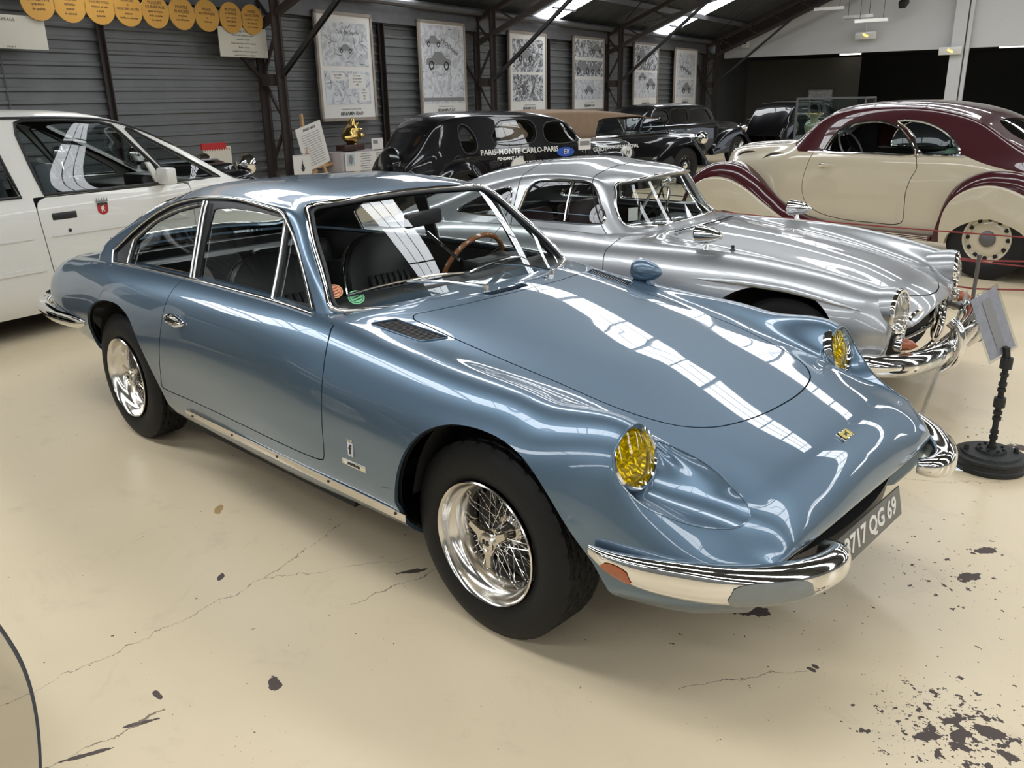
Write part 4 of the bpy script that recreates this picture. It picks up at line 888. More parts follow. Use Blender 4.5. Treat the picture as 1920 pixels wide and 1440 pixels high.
for dx, r in ((0, .0065), (.030, .0065)):
    strip('b_pillar_trim', SR, side_pts([(-1.925+dx,1.268),(-1.920+dx,1.16),(-1.912+dx,1.05),(-1.905+dx,.935)]), r, CH, fer, off=.004, n=16, sides=(-1, 1))
def yz_ring(name, poly, g, r, off, m):
    uvg = curve(poly, 90)[:, :2]; b = MB()
    full = np.vstack([uvg, (uvg*[-1,1])[::-1][1:-1]])
    T = np.c_[np.abs(full[:,0]), full[:,1]]; gx = np.array([[g(y, z), y, z] for y, z in T])
    Q, N = surf_at(SR, YZ, T, gx); Q = Q+N*off; Q[:,1] *= np.where(full[:,0] < 0, -1, 1); b.tube(Q, r, 8, closed=True); return b.obj(name, m, fer, sharp=50)
yz_ring('windscreen_trim', WS, lambda y, z: -.72-(z-.92)*1.4-y*y*.2, .0105, .003, CH)
yz_ring('windscreen_seal', [(y*.972, z+(.006 if z < 1.1 else -.006)) for y, z in WS], lambda y, z: -.72-(z-.92)*1.4-y*y*.2, .008, -.002, M['rubber'])
yz_ring('rear_window_trim', RW, lambda y, z: -3.35+(z-.92)*1.3, .009, .002, CH)
# dark quarter panel behind the quarter light is part of window_frame; its ventilation slots
# ---------------- headlamps and scoops
T = scp; B3, BN = surf_at(SB, SAX, T, sc3)
up = np.array([0,0,1.]); ly = np.cross(LA, up); ly /= np.linalg.norm(ly); lz = np.cross(ly, LA)   # lamp plane basis
mir = lambda P, sg: np.array(P)*[1, sg, 1]
for sg in (-1, 1):
    rows = []; K = 16; nb = len(B3)
    ang = np.unwrap([math.atan2((b-LC)@lz, (b-LC)@ly) for b in B3])
    base = np.linspace(ang[0], ang[0]+np.sign(ang[-1]-ang[0])*2*PI, nb, endpoint=False)
    a_use = ang*.75+base*.25
    PP = []
    for i in range(nb):
            Bp = B3[i]; L0 = LC+(ly*math.cos(a_use[i])+lz*math.sin(a_use[i]))*.100-LA*.012
            fw = max(0.01, (Bp-L0)@LA); dist = np.linalg.norm(Bp-L0)
            f1 = max(.012, (Bp-L0)@e1); P1 = L0+(e1*.75+LA*.25)*f1*.5; wq = min(1, max(0, (.635-Bp[1])/.07))*min(1, max(0, (Bp[2]-.60)/.06)); P2 = Bp+(L0-Bp)*(.28-.14*wq)-BN[i]*(.005+.05*dist+.030*wq)
            PP.append((L0, P1, P2, Bp-BN[i]*.0008))
    PP = np.array(PP)
    for _ in range(60): PP[:, 1:3] = (np.roll(PP[:, 1:3], 1, 0)+2*PP[:, 1:3]+np.roll(PP[:, 1:3], -1, 0))/4
    for k in range(K+1): t = k/K; rows.append((1-t)**3*PP[:,0]+3*t*(1-t)**2*PP[:,1]+3*t*t*(1-t)*PP[:,2]+t**3*PP[:,3])
    V = mir(np.array(rows).reshape(-1, 3), sg); F = []
    for k in range(K):
        for i in range(nb):
            q = (k*nb+i, k*nb+(i+1) % nb, (k+1)*nb+(i+1) % nb, (k+1)*nb+i); F.append(q if sg > 0 else q[::-1])
    o = mesh_obj('headlamp_recess', V, F, M['blue'], fer)
    bm = bmesh.new(); bm.from_mesh(o.data); bmesh.ops.recalc_face_normals(bm, faces=bm.faces); bm.to_mesh(o.data); bm.free(); smooth_flag(o.data)
    # lamp
    lc = mir(LC, sg); la = mir(LA, sg); fr = Matrix((Vector(mir(ly, sg)*-sg), Vector(mir(lz, sg)), Vector(la))).transposed().to_4x4(); fr.translation = Vector(lc)
    h = empty('headlamp'); h.parent = fer; h.matrix_local = fr
    b = MB(); b.lathe([(.079,-.02),(.080,.010),(.085,.017),(.093,.014),(.0985,.003),(.099,-.016)], 64, 'z'); b.obj('headlamp_ring', CH, h)
    b = MB(); b.lathe([(.0001,-.055),(.03,-.052),(.06,-.040),(.08,-.016),(.088,.0)], 48, 'z'); b.obj('reflector', M['yrefl'], h)
    b = MB(); b.lathe([(.0001,.024),(.03,.022),(.055,.016),(.070,.012),(.0805,.005)], 48, 'z'); b.obj('lens', M['ylens'], h)
    b = MB(); b.lathe([(.0001,-.012),(.012,-.013),(.013,-.022),(.012,-.05)], 16, 'z'); b.obj('bulb', CH, h)
# chrome bead round the scoop edge
for sg in (-1, 1): b = MB(); b.tube(mir(B3+BN*.0005, sg), .0028, 6, closed=True); b.obj('scoop_edge_bead', M['blue'], fer)
# ---------------- bonnet/cowl vents with individual slats
for sg in (-1, 1):
    v = empty('bonnet_vent'); v.parent = fer
    P, N = surf_at(SB, ((1,0,0),(0,1,0)), np.array(VENT), np.array([(x, y, .9) for x, y in VENT]))
    b = MB(); Q = mir(P+N*.001, sg); b.tube(Q, .0035, 6, closed=True); b.obj('vent_frame', M['blue'], v)
    b = MB(); q = mir(P-N*.022, sg); b.add(q, [tuple(range(len(q)))]); b.obj('vent_floor', M['black'], v, smooth=False)
    for i in range(19):
        t = (i+.5)/19; a = np.array([-.665+.235*t, .567-.022*t]); c = np.array([-.710+.245*t, .648-.022*t]) + np.array([.012*(1-t),0])*0
        G = np.array([a, (a+c)/2, c]); Pq, Nq = surf_at(SB, ((1,0,0),(0,1,0)), G, np.array([(x, y, .9) for x, y in G]))
        b = MB(); b.tube(mir(Pq-Nq*.002, sg), .0034, 5, flat=.6); b.obj('slat', M['alu_dark'], v)
v = empty('cowl_vent'); v.parent = fer
b = MB(); cvv = [(x, y) for x, y in np.vstack([cv, (cv*[1,-1])[::-1][1:-1]])]
P, N = surf_at(SB, ((1,0,0),(0,1,0)), np.abs(np.array(cvv))*[-1,1], np.array([(x, abs(y), .93) for x, y in cvv])); P[:,1] *= np.sign([c[1] if c[1] else 1 for c in cvv])
b.add(P-np.array([0,0,.02]), [tuple(range(len(P)))]); b.obj('vent_floor', M['black'], v, smooth=False)
# ---------------- bumpers
def bumper(sg):
    # plan path x,y, z centre, half height, depth
    pts = [(.475,.868,.522,.016,.010),(.53,.862,.508,.030,.020),(.61,.832,.492,.044,.030),(.70,.783,.482,.052,.036),(.79,.722,.476,.054,.042),(.875,.640,.474,.052,.046),(.93,.555,.474,.050,.046),(.958,.485,.476,.046,.044),(.965,.425,.478,.042,.042),(.948,.385,.478,.036,.036),(.91,.368,.476,.026,.026)]
    A = curve(pts, 60); V = []; F = []; n = 20; m = len(A); cen = []
    for i, (x, y, z, h, d) in enumerate(A):
        t = A[min(i+1, m-1)]-A[max(i-1, 0)]; t = np.array([t[0], t[1], 0]); t /= np.linalg.norm(t); nn_ = np.array([-t[1], t[0], 0]); nn_ = nn_ if nn_@np.array([.7,.7,0]) > 0 or True else -nn_
        if nn_[0]*.6+nn_[1]*.6 < 0 and i < m*.8: nn_ = -nn_
        if i and nn_@cen[-1] < 0: nn_ = -nn_
        cen.append(nn_)
        for j in range(n):
            a = 2*PI*j/n; ca, sa = math.cos(a), math.sin(a)
            o = np.sign(ca)*abs(ca)**.8*d; u = np.sign(sa)*abs(sa)**.75*h
            V.append((x+nn_[0]*o, (y+nn_[1]*o), z+u-.006*max(0, -ca)))
    V = mir(V, sg)
    for i in range(m-1):
        for j in range(n): F.append((i*n+j, i*n+(j+1) % n, (i+1)*n+(j+1) % n, (i+1)*n+j))
    F += [tuple(range(n)), tuple((m-1)*n+j for j in range(n))]
    return V, F, A, cen, n, m
for sg in (-1, 1):
    V, F, A, cen, n, m = bumper(sg)
    b = MB(); b.add(V, F); bo = b.obj('front_bumper', CH, fer, sharp=50)
    def patch(i0, i1, js, name, mt, off):
        W_ = []; FF = []; cols = list(js)
        for i in range(i0, i1+1):
            ti = (i-i0)/(i1-i0); sh = math.sin(PI*min(1, max(0, ti)))**.28 if 0 < ti < 1 else 0.0
            jm = (cols[0]+cols[-1])/2; hw = (cols[-1]-cols[0])/2
            for q in range(9):
                jj = jm+hw*sh*(q/4.-1); j0 = int(math.floor(jj)) ; f = jj-j0
                p = V[i*n+(j0 % n)]*(1-f)+V[i*n+((j0+1) % n)]*f; c_ = np.array([A[i][0], sg*A[i][1], A[i][2]]); dd = p-c_; dd /= np.linalg.norm(dd)
                W_.append(p+dd*off)
        for i in range(i1-i0):
            for q in range(8): a = i*9+q; FF.append((a, a+1, a+10, a+9))
        bb = MB(); bb.add(W_, FF); return bb.obj(name, mt, bo)
    patch(3, 10, (-3.8, .6) , 'indicator_lens', M['amber'], .0035)
    patch(28, 45, (-3.6, 1.5), 'side_light_lens', M['plywhite'], .0035)
# front grille mouth, valance and number plate
g = empty('grille'); g.parent = fer
b = MB(); b.box((.80,0,.475), (.02,.98,.13)); b.obj('grille_back', M['black'], g)
for k in range(7):
    b = MB(); b.box((.835,0,.428+.014*k), (.004,.92,.003)); b.obj('grille_bar', M['darksteel'], g)
b = MB(); ys = np.linspace(-.50, .50, 21)
V = [(.868-.30*y*y, y, .415) for y in ys]+[(.855-.30*y*y, y, .33) for y in ys]+[(.80-.3*y*y, y, .30) for y in ys]+[(.80-.3*y*y, y, .42) for y in ys]
F = [(k*21+i, k*21+i+1, ((k+1) % 4)*21+i+1, ((k+1) % 4)*21+i) for k in range(4) for i in range(20)]; b.add(V, F); b.obj('front_valance', M['rubber'], fer)
pl = empty('number_plate', (.895, .035, .375), rot=(0, math.radians(-12), 0)); pl.parent = fer
b = MB(); b.box((0,0,0), (.006,.50,.10)); b.obj('plate', M['plate'], pl, bevel=.002)
text('plate_number', '3717 QG 69', .082, M['white'], pl, (.004,0,0), (0,1,0), (0,0,1), .0012, spacing=.98, bold=.002)
# ---------------- emblem, script badge, handle
bd = empty('nose_badge'); bd.parent = fer
P, N = surf_at(SB, ((1,0,0),(0,1,0)), np.array([[.795, .001]]), np.array([[.795, 0, .68]]))
n0 = Vector((N[0][0], 0, N[0][2])).normalized(); yv = Vector((0,1,0)); xv = yv.cross(n0)
fr = Matrix((yv, -xv if xv.x > 0 else xv, n0)).transposed().to_4x4(); fr = Matrix((yv, n0.cross(yv), n0)).transposed().to_4x4(); fr.translation = Vector((P[0][0], 0, P[0][2])); bd.matrix_local = fr
b = MB(); b.box((0,0,.003), (.078,.034,.007)); b.obj('badge_frame', CH, bd, bevel=.0015)
b = MB(); b.box((0,0,.007), (.054,.028,.002)); b.obj('badge_plate', M['badge'], bd, smooth=False)
horse = [(-.012,-.008),(-.006,-.006),(-.002,-.001),(.004,-.001),(.008,-.007),(.011,-.006),(.008,0),(.011,.005),(.015,.007),(.012,.010),(.008,.008),(.002,.004),(-.004,.004),(-.010,.002),(-.014,.006),(-.016,.004),(-.011,-.001)]
b = MB(); b.prism(horse, .008, .009); b.obj('badge_emblem', M['ink'], bd, smooth=False)
bs = empty('side_badge', (-.575,-.884,.50)); bs.parent = fer
b = MB(); b.box((0,0,.028), (.030,.004,.052)); b.obj('badge_shield', M['shield'], bs, bevel=.001)
text('badge_letter', 'f', .05, M['ink'], bs, (.001,-.0035,.028), (1,0,0), (0,0,1), .001, bold=.001)
b = MB()
for k in range(5): b.box((-.012+.006*k,0,.060+(.004 if k % 2 == 0 else 0)), (.004,.004,.010))
b.obj('badge_crown', CH, bs)
b = MB(); b.box((.008,.004,-.030), (.135,.004,.022)); b.obj('script_plate', CH, bs, bevel=.001)
text('script', 'pininfarina', .017, M['ink'], bs, (.008,.0,-.030), (1,0,0), (0,0,1), .001, shear=.4)
for sg in (-1, 1):
    Q, N = on_surf(SB, [(-1.845,-.87,.785)], 0, sg); hn = empty('door_handle', tuple(Q[0]+N[0]*.002)); hn.parent = fer
    b = MB(); pr = [(.085*math.cos(a)*(1.05 if math.cos(a) < 0 else 1), (.024 if math.cos(a) < .2 else .024-.010*math.cos(a))*math.sin(a)) for a in np.linspace(0, 2*PI, 40)[:-1]]
    b.tube([(x, sg*.003, z-.0) for x, z in pr], .0055, 8, closed=True); b.obj('escutcheon', CH, hn)
    b = MB(); b.prism([(x*.93, z*.9) for x, z in pr], 0, .004, Matrix(((1,0,0,0),(0,0,sg,0),(0,1,0,0),(0,0,0,1)))); b.obj('dish', M['alu'], hn, smooth=False)
    b = MB(); b.tube([(-.045, sg*.008, .002),(-.02, sg*.016, .004),(.03, sg*.017, .004),(.078, sg*.010, 0)], [.016,.014,.012,.006], 10, flat=.6); b.lathe([(0,.016),(.016,.014),(.018,.004)], 20, 'y', c=(-.055, 0, 0)) if sg > 0 else b.lathe([(0,-.016),(.016,-.014),(.018,-.004)], 20, 'y', c=(-.055, 0, 0)); b.obj('lever', CH, hn)
# sill trim
for sg in (-1, 1):
    b = MB(); b.bar((-1.86, sg*.872, .352), (-.31, sg*.868, .342), .006, .030); o = b.obj('sill_trim', M['alu'], fer, bevel=.001)
    for x in (-1.80,-1.45,-1.1,-.75,-.36):
        q = MB(); q.lathe([(0,.877*sg),(.005,.876*sg),(.006,.872*sg)], 10, 'y', c=(x,0,.348)); q.obj('screw', M['darksteel'], o)
# floor pan and rockers
b = MB(); b.box((-1.35,0,.235), (2.2,1.50,.03)); b.box((-1.3,0,.28),(1.2,1.60,.10)); b.box((-3.4,0,.38),(.9,1.1,.16)); b.box((.45,0,.36),(.65,.8,.14)); b.obj('floor_pan', M['black'], fer)
for arc_, yo in ((ARCH_F, .80), (ARCH_R, .775)):
    for sg in (-1, 1):
        cc = curve(arc_[1:-1], 50)[:, :2]; mid_ = cc.mean(0); cc = mid_+(cc-mid_)*1.012; n_ = len(cc); b = MB()
        V = [(x, sg*yo, z) for x, z in cc]+[(x, sg*.50, z) for x, z in cc]; b.add(V, [(i, i+1, n_+i+1, n_+i) for i in range(n_-1)]+[tuple(range(n_, 2*n_))]); b.obj('wheel_well', M['black'], fer, sharp=60)
# rear bumper (wrap-round quarter)
for sg in (-1, 1):
    pts = [(-3.02,.832,.575,.012,.008),(-3.10,.835,.565,.030,.016),(-3.25,.838,.558,.040,.022),(-3.45,.835,.555,.044,.030),(-3.66,.81,.555,.046,.036),(-3.86,.76,.555,.046,.042),(-4.0,.68,.555,.046,.046),(-4.07,.56,.555,.046,.046),(-4.09,.42,.555,.046,.042)]
    A = curve(pts, 30); m = len(A); V = []
    for i, (x, y, z, h, d) in enumerate(A):
        t = A[min(i+1, m-1)]-A[max(i-1, 0)]; t = t[:2]/np.linalg.norm(t[:2]); nx, ny = t[1], -t[0]
        if ny < 0 and i < 3: nx, ny = -nx, -ny
        if i == 0: s0 = 1
        if nx*(-.5)+ny*.5 < 0: nx, ny = -nx, -ny
        for j in range(12): a = 2*PI*j/12; V.append((x+nx*d*math.cos(a), y+ny*d*math.cos(a), z+h*math.sin(a)))
    F = [(i*12+j, i*12+(j+1) % 12, (i+1)*12+(j+1) % 12, (i+1)*12+j) for i in range(m-1) for j in range(12)]+[tuple(range(12)), tuple((m-1)*12+j for j in range(12))]
    b = MB(); b.add(mir(V, sg), F); b.obj('rear_bumper', CH, fer, sharp=50)
# ---------------- wheels
for x in (0, -2.65):
    for sg in (-1, 1):
        wire_wheel(fer, (x, sg*.705, .335), sg, full=(sg < 0), name='front_wheel' if x == 0 else 'rear_wheel')
# ---------------- wipers, mirror, washer jets, filler button
def wiper(px, tip, bl0, bl1):
    w = empty('wiper'); w.parent = fer
    b = MB(); b.lathe([(0,.03),(.012,.028),(.014,.0),(.016,-.02)], 14, 'z', c=px); b.obj('pivot', CH, w)
    b = MB(); b.tube([np.array(px)+[0,0,.022], (np.array(px)+np.array(tip))/2+[0,0,.022], tip], [.006,.0045,.003], 8); b.obj('arm', CH, w)
    b = MB(); mid = (np.array(bl0)+np.array(bl1))/2+[0.004,0,.014]; b.tube(curve([bl0, (np.array(bl0)+mid)/2+[0,0,.004], mid, (np.array(bl1)+mid)/2+[0,0,.004], bl1], 16), .0045, 6); b.obj('blade_bridge', CH, w)
    b = MB(); b.tube([np.array(bl0)-[0,0,.004], np.array(bl1)-[0,0,.004]], .004, 5); b.obj('blade', M['rubber'], w)
wiper((-.693,-.075,.935), (-.84,-.37,1.005), (-.905,-.61,.985), (-.80,-.10,1.005))
wiper((-.715,.36,.93), (-.83,.10,1.01), (-.80,-.06,1.0), (-.845,.30,1.01))
for y in (.0-.02, .27):
    b = MB(); b.lathe([(0,.018),(.007,.016),(.009,0)], 12, 'z', c=(-.672,y,.928)); b.obj('washer_jet', CH, fer)
mrr = empty('wing_mirror', (-.45,.72,.872), .0); mrr.scale = (.78,.85,1.0); mrr.parent = fer
P_ = [(-.085,.0),(-.08,.046),(-.05,.056),(0,.052),(.05,.038),(.09,.018),(.108,.0)]
b = MB(); b.lathe([(r, h) for h, r in P_], 24, 'x', c=(0,0,.055)); b.V = [(x, y*1.0, z) for x, y, z in b.V]; b.obj('mirror_shell', M['blue'], mrr)
b = MB(); b.tube([(.03,0,-.02),(.02,0,.03)], [.03,.022], 12); b.obj('mirror_foot', M['blue'], mrr)
b = MB(); b.lathe([(r, .0) for r in (0,.045)], 24, 'x', c=(-.083,0,.055)); b.obj('mirror_glass', CH, mrr)
b = MB(); b.tube([(-3.17,-.56,.92),(-3.17,-.56,.985)], .005, 8); b.lathe([(0,.99),(.008,.988),(.009,.97)], 10, 'z', c=(-3.17,-.56,0)); b.obj('aerial_stub', M['rubber'], fer)
# ---------------- cabin
tub = MB(); tub.box((-1.9,0,.30), (2.2,1.44,.02)); tub.box((-.93,0,.60),(.03,1.44,.6)); tub.box((-2.95,0,.62),(.03,1.36,.6)); tub.obj('cabin_floor', M['leather'], fer)
for sg in (-1, 1):
    b = MB(); b.box((-1.9, sg*.705, .62), (2.1,.03,.60)); b.obj('door_card', M['leather'], fer, bevel=.01)
b = MB(); V = []; ys = np.linspace(-.66,.66,21)
sec = [(-.80,.925),(-.86,.945),(-.98,.955),(-1.06,.94),(-1.09,.89),(-1.08,.75)]
for x, z in sec: V += [(x-.10*y*y*(1 if x > -.95 else .2), y, z-(.0 if abs(y) > .2 else 0)) for y in ys]
b.add(V, [(k*21+i, k*21+i+1, (k+1)*21+i+1, (k+1)*21+i) for k in range(5) for i in range(20)]); b.obj('dashboard', M['leather'], fer)
b = MB(); b.tube([(-1.0,.42,.93),(-1.08,.42,.95),(-1.13,.36,.92)], .05, 12); b.box((-1.06,.36,.95),(.10,.34,.06)); b.obj('instrument_binnacle', M['leather'], fer, bevel=.01)
st_ = empty('steering_wheel', (-1.22,.36,.90), rot=(0, math.radians(-65), 0)); st_.parent = fer
b = MB(); b.tube([(.19*math.cos(a), .19*math.sin(a), 0) for a in np.linspace(0, 2*PI, 49)[:-1]], .0125, 10, closed=True); b.obj('wheel_rim', M['wood'], st_)
b = MB()
for a in (PI/2+PI/2, -PI/6+PI/2, 7*PI/6+PI/2): b.bar((.03*math.cos(a), .03*math.sin(a), 0), (.185*math.cos(a), .185*math.sin(a), 0), .03, .004)
b.lathe([(0,.02),(.03,.016),(.036,-.01)], 20, 'z'); b.obj('wheel_spokes', M['alu'], st_)
def seat(x, y):
    s_ = empty('front_seat', (x, y, .32)); s_.parent = fer
    b = MB(); b.box((0,0,.06), (.50,.50,.14)); b.obj('seat_cushion', M['leather'], s_, bevel=.04)
    # backrest: rounded-top pad, tilted
    out = [(-.25,0),(-.255,.20),(-.245,.40),(-.205,.53),(-.13,.60),(0,.625),(.13,.60),(.205,.53),(.245,.40),(.255,.20),(.25,0)]
    o = curve(out, 40)[:, :2]; fr = Matrix.Translation((-.22,0,.08)) @ Matrix.Rotation(math.radians(-17), 4, 'Y') @ Matrix(((0,0,1,0),(1,0,0,0),(0,1,0,0),(0,0,0,1)))
    b = MB(); b.prism([tuple(q) for q in o], -.055, .055, fr); b.obj('backrest', M['leather'], s_, bevel=.02)
    rib = MB()
    for k in range(7):
        yy = -.12+.04*k; pts = [fr @ Vector((yy, z, .055+.012*(1 if .06 < z < .38 else 0))) for z in (.04,.10,.2,.3,.37,.40)]; rib.tube(pts, .019, 8, flat=1)
    rib.obj('pleats', M['leather'], s_)
    b = MB(); b.tube([fr @ Vector((x_, z_, .0)) for x_, z_ in o[4:-4]], .006, 6); b.obj('seat_piping', M['chrome'], s_)
seat(-1.55, -.34); seat(-1.60, .36)
b = MB(); b.box((-2.42,0,.50),(.45,1.20,.14)); b.obj('rear_cushion', M['leather'], fer, bevel=.04)
for y in (-.30,.30):
    b = MB(); b.box((-2.70,y,.68),(.14,.54,.42), Matrix.Rotation(math.radians(-15), 3, 'Y')); b.obj('rear_backrest', M['leather'], fer, bevel=.05)
b = MB(); b.box((-3.04,0,.87),(.60,1.16,.02)); b.obj('parcel_shelf', M['leather'], fer)
b = MB(); b.tube(curve([(-.93,.0,1.03)]*1+[(-.93,0,1.03),(-1.13,0,1.13)], 6), .008, 8); b.obj('mirror_stem', CH, fer)
b = MB(); b.box((-1.15,.0,1.19),(.03,.25,.065), Matrix.Rotation(.2, 3, 'Z')); b.obj('rear_view_mirror', M['rubber'], fer, bevel=.012)
# roof lining
panel('roof_lining', SR, [Cut(dlo, XZ, -1, .0, guard=lambda P: (P[:,1] > .57) & (P[:,2] < 1.302), raw=True), Cut(wsp, YZ, -1, 0, guard=frontg, raw=True), Cut(rwp, YZ, -1, 0, guard=rearg, raw=True)], M['rubber'], fer, off=-.026, res=(70, 40), rim=0, hi=(SR.a-2, SR.b-1))
# windscreen stickers
for k, (yy, zz, mt) in enumerate(((-.632,1.0,'orange_st'), (-.575,.975,'green_st'))):
    P, N = surf_at(SR, YZ, np.array([[-yy, zz]]), np.array([[-.95, -yy, zz]])); c = P[0]*[1,-1,1]; nv = Vector(N[0]*[1,-1,1]); c = Vector(c)+nv*.0-nv*.006
    y_ = Vector((0,1,0)); y_ = (y_-nv*y_.dot(nv)).normalized(); fr = Matrix((y_, nv.cross(y_), nv)).transposed().to_4x4(); fr.translation = c
    st2 = empty('sticker'); st2.parent = fer; st2.matrix_local = fr
    b = MB(); b.prism([(.032*math.cos(a), .032*math.sin(a)) for a in np.linspace(0, 2*PI, 33)[:-1]], 0, .001); b.obj('sticker_disc', M[mt], st2, smooth=False)
    b = MB(); b.tube([(.026*math.cos(a), .026*math.sin(a), .0015) for a in np.linspace(0, 2*PI, 33)[:-1]], .001, 4, closed=True)
    for q in range(3): b.box((0,-.012+.012*q,.0015),(.034,.004,.001))
    b.obj('sticker_print', M['ink'] if k else M['red'], st2)
# ================================================================= helpers for the other vehicles
def pillow(poly, y0, y1, r, m, name, parent, steps=5, dome=0.):
    """closed xz outline, extruded from y0 to y1 with a rounded outer edge"""
    P = np.array(poly, float); A = ((P*np.roll(P, -1, 0)[:, ::-1]*[1,-1]).sum())
    if A < 0: P = P[::-1]
    t = np.roll(P, -1, 0)-np.roll(P, 1, 0); t /= np.linalg.norm(t, axis=1, keepdims=True)+1e-9; nin = np.c_[-t[:,1], t[:,0]]
    ri = (r*np.clip(-nin[:,1]*1.5+.35, .08, 1)*np.clip((P[:,1]-P[:,1].min())/.25, .12, 1))[:,None]; ri = (np.roll(ri, 1)+ri*2+np.roll(ri, -1))/4
    sg = 1 if y1 > y0 else -1; rings = [(P, y0)]
    for k in range(steps+1):
        a = PI/2*k/steps; rings.append((P+nin*ri*(1-math.cos(a)), y1-sg*(ri[:,0] if False else r)*(1-math.sin(a))))
    b = MB(); V = []; n = len(P)
    for q, y in rings: V += [(x, y, z) for x, z in q]
    c = rings[-1][0].mean(0)
    if not dome:
        nr = len(V)//n; F = [(k*n+i, k*n+(i+1) % n, (k+1)*n+(i+1) % n, (k+1)*n+i) for k in range(nr-1) for i in range(n)]+[tuple((nr-1)*n+i for i in range(n))]
        b.add(V, F); return b.obj(name, m, parent, sharp=40)
    if dome:
        for k in (.66, .33): V += [(c[0]+(x-c[0])*k, y1+sg*dome*(1-k*k), c[1]+(z-c[1])*k) for x, z in rings[-1][0]]
    nr = len(V)//n; V.append((c[0], y1+sg*dome, c[1]))
    F = [(k*n+i, k*n+(i+1) % n, (k+1)*n+(i+1) % n, (k+1)*n+i) for k in range(nr-1) for i in range(n)]+[((nr-1)*n+i, (nr-1)*n+(i+1) % n, len(V)-1) for i in range(n)]
    b.add(V, F); return b.obj(name, m, parent, sharp=40)
def sil_net(st):
    """st rows: x, ztop, ytop, zsh, ysh, zbelt, ybelt, ymax, zbot  -> 11 lines from roof centre to sill"""
    out = []
    for x, zt, yt, zs, ys, zb, yb, ym, zo in st:
        out.append([(x, 0, zt), (x, yt*.45, zt-.004), (x, yt*.85, zt-.02*(zt-zb > .1)-.004), (x, yt+(ys-yt)*.45, zs+(zt-zs)*.42), (x, ys, zs), (x, ys+(yb-ys)*.5, (zs+zb)/2), (x, yb, zb), (x, yb+(ym-yb)*.7, zb-.09), (x, ym, zb-(zb-zo)*.42), (x, ym-.005, zo+(zb-zo)*.2), (x, ym-.05, zo)])
    return out
def wheel_plain(parent, c, sg, R, rr, w, disc, hub_m, holes=0, name='wheel', tyre=None):
    h = empty(name, c); h.parent = parent
    tyre_mesh(R, rr, w, groove=False, n=64).obj('tyre', tyre or M['tyre'], h, sharp=40)
    o = sg; b = MB(); b.lathe([(rr+.006, .5*w*o*.82), (rr+.002, .5*w*o*.90), (rr-.012, .5*w*o*.84), (rr-.022, .5*w*o*.55), (rr*.80, .5*w*o*.50), (rr*.72, .5*w*o*.62), (rr*.45, .5*w*o*.66), (rr*.30, .5*w*o*.60)], 64, 'y'); b.obj('wheel_disc', disc, h)
    b = MB(); b.lathe([(rr*.34, .5*w*o*.60), (rr*.33, .5*w*o*.78), (rr*.22, .5*w*o*.90), (0, .5*w*o*.95)], 32, 'y'); b.obj('hub_cap', hub_m, h)
    for i in range(holes):
        a = 2*PI*i/holes; q = MB(); q.lathe([(0, .5*w*o*.66), (rr*.09, .5*w*o*.66), (rr*.09, .5*w*o*.60)], 12, 'y'); q.V = [(x*1.35+rr*.84, y*.97-.004*o, z) for x, y, z in q.V]; q.xf(Matrix.Rotation(a, 4, 'Y')); q.obj('vent_hole', M['black'], h)
    return h
def ring_on(S, poly, ax, gfun, r, off, m, parent, name, n=80, closed=True, sides=(-1, 1)):
    P2 = curve(poly, n, closed)[:, :2]; Q, N = surf_at(S, ax, P2, np.array([gfun(a, c) for a, c in P2])); Q = Q+N*off
    for sg in sides: b = MB(); b.tube(Q*[1, sg, 1], r, 6, closed=closed); b.obj(name, m, parent, sharp=50)
def lamp_unit(parent, c, r, ax, lens, name='headlamp', pod=None):
    h = empty(name, c); h.parent = parent; x = Vector(ax).normalized(); h.rotation_mode = 'QUATERNION'; h.rotation_quaternion = Vector((0,0,1)).rotation_difference(x)
    b = MB(); b.lathe([(r*.86,-.01),(r*.9,.012),(r,.012),(r*1.06,0),(r*1.08,-.03)], 48, 'z'); b.obj('headlamp_ring', M['chrome'], h)
    b = MB(); b.lathe([(.0001,-.05),(r*.5,-.04),(r*.8,-.015),(r*.87,0)], 32, 'z'); b.obj('reflector', M['mirrorrefl'], h)
    b = MB(); b.lathe([(.0001,.03),(r*.4,.026),(r*.7,.014),(r*.88,-.004)], 32, 'z'); b.obj('lens', lens, h)
    if pod: b = MB(); b.lathe(pod, 40, 'z'); b.obj('lamp_pod', M['silver'], h)
    return h
def simple_seat(parent, x, y, m, z=.30, h=.55, w=.48):
    s_ = empty('seat', (x, y, z)); s_.parent = parent; b = MB(); b.box((0,0,.06), (.48, w, .16)); b.obj('cushion', m, s_, bevel=.04)
    b = MB(); b.box((-.24,0,.12+h/2), (.12, w, h), Matrix.Rotation(-.2, 3, 'Y')); b.obj('backrest', m, s_, bevel=.045)
def steering(parent, loc, tilt, m, r=.19):
    s_ = empty('steering_wheel', loc, rot=(0, tilt, 0)); s_.parent = parent
    b = MB(); b.tube([(r*math.cos(a), r*math.sin(a), 0) for a in np.linspace(0, 2*PI, 33)[:-1]], .011, 8, closed=True); b.obj('wheel_rim', m, s_)
    b = MB()
    for a in (0, 2.1, 4.2): b.bar((0,0,0), (r*math.cos(a), r*math.sin(a), 0), .02, .006)
    b.obj('wheel_spokes', M['darksteel'], s_)
XZ_, XY_, YZ_ = ((1,0,0),(0,0,1)), ((1,0,0),(0,1,0)), ((0,1,0),(0,0,1))
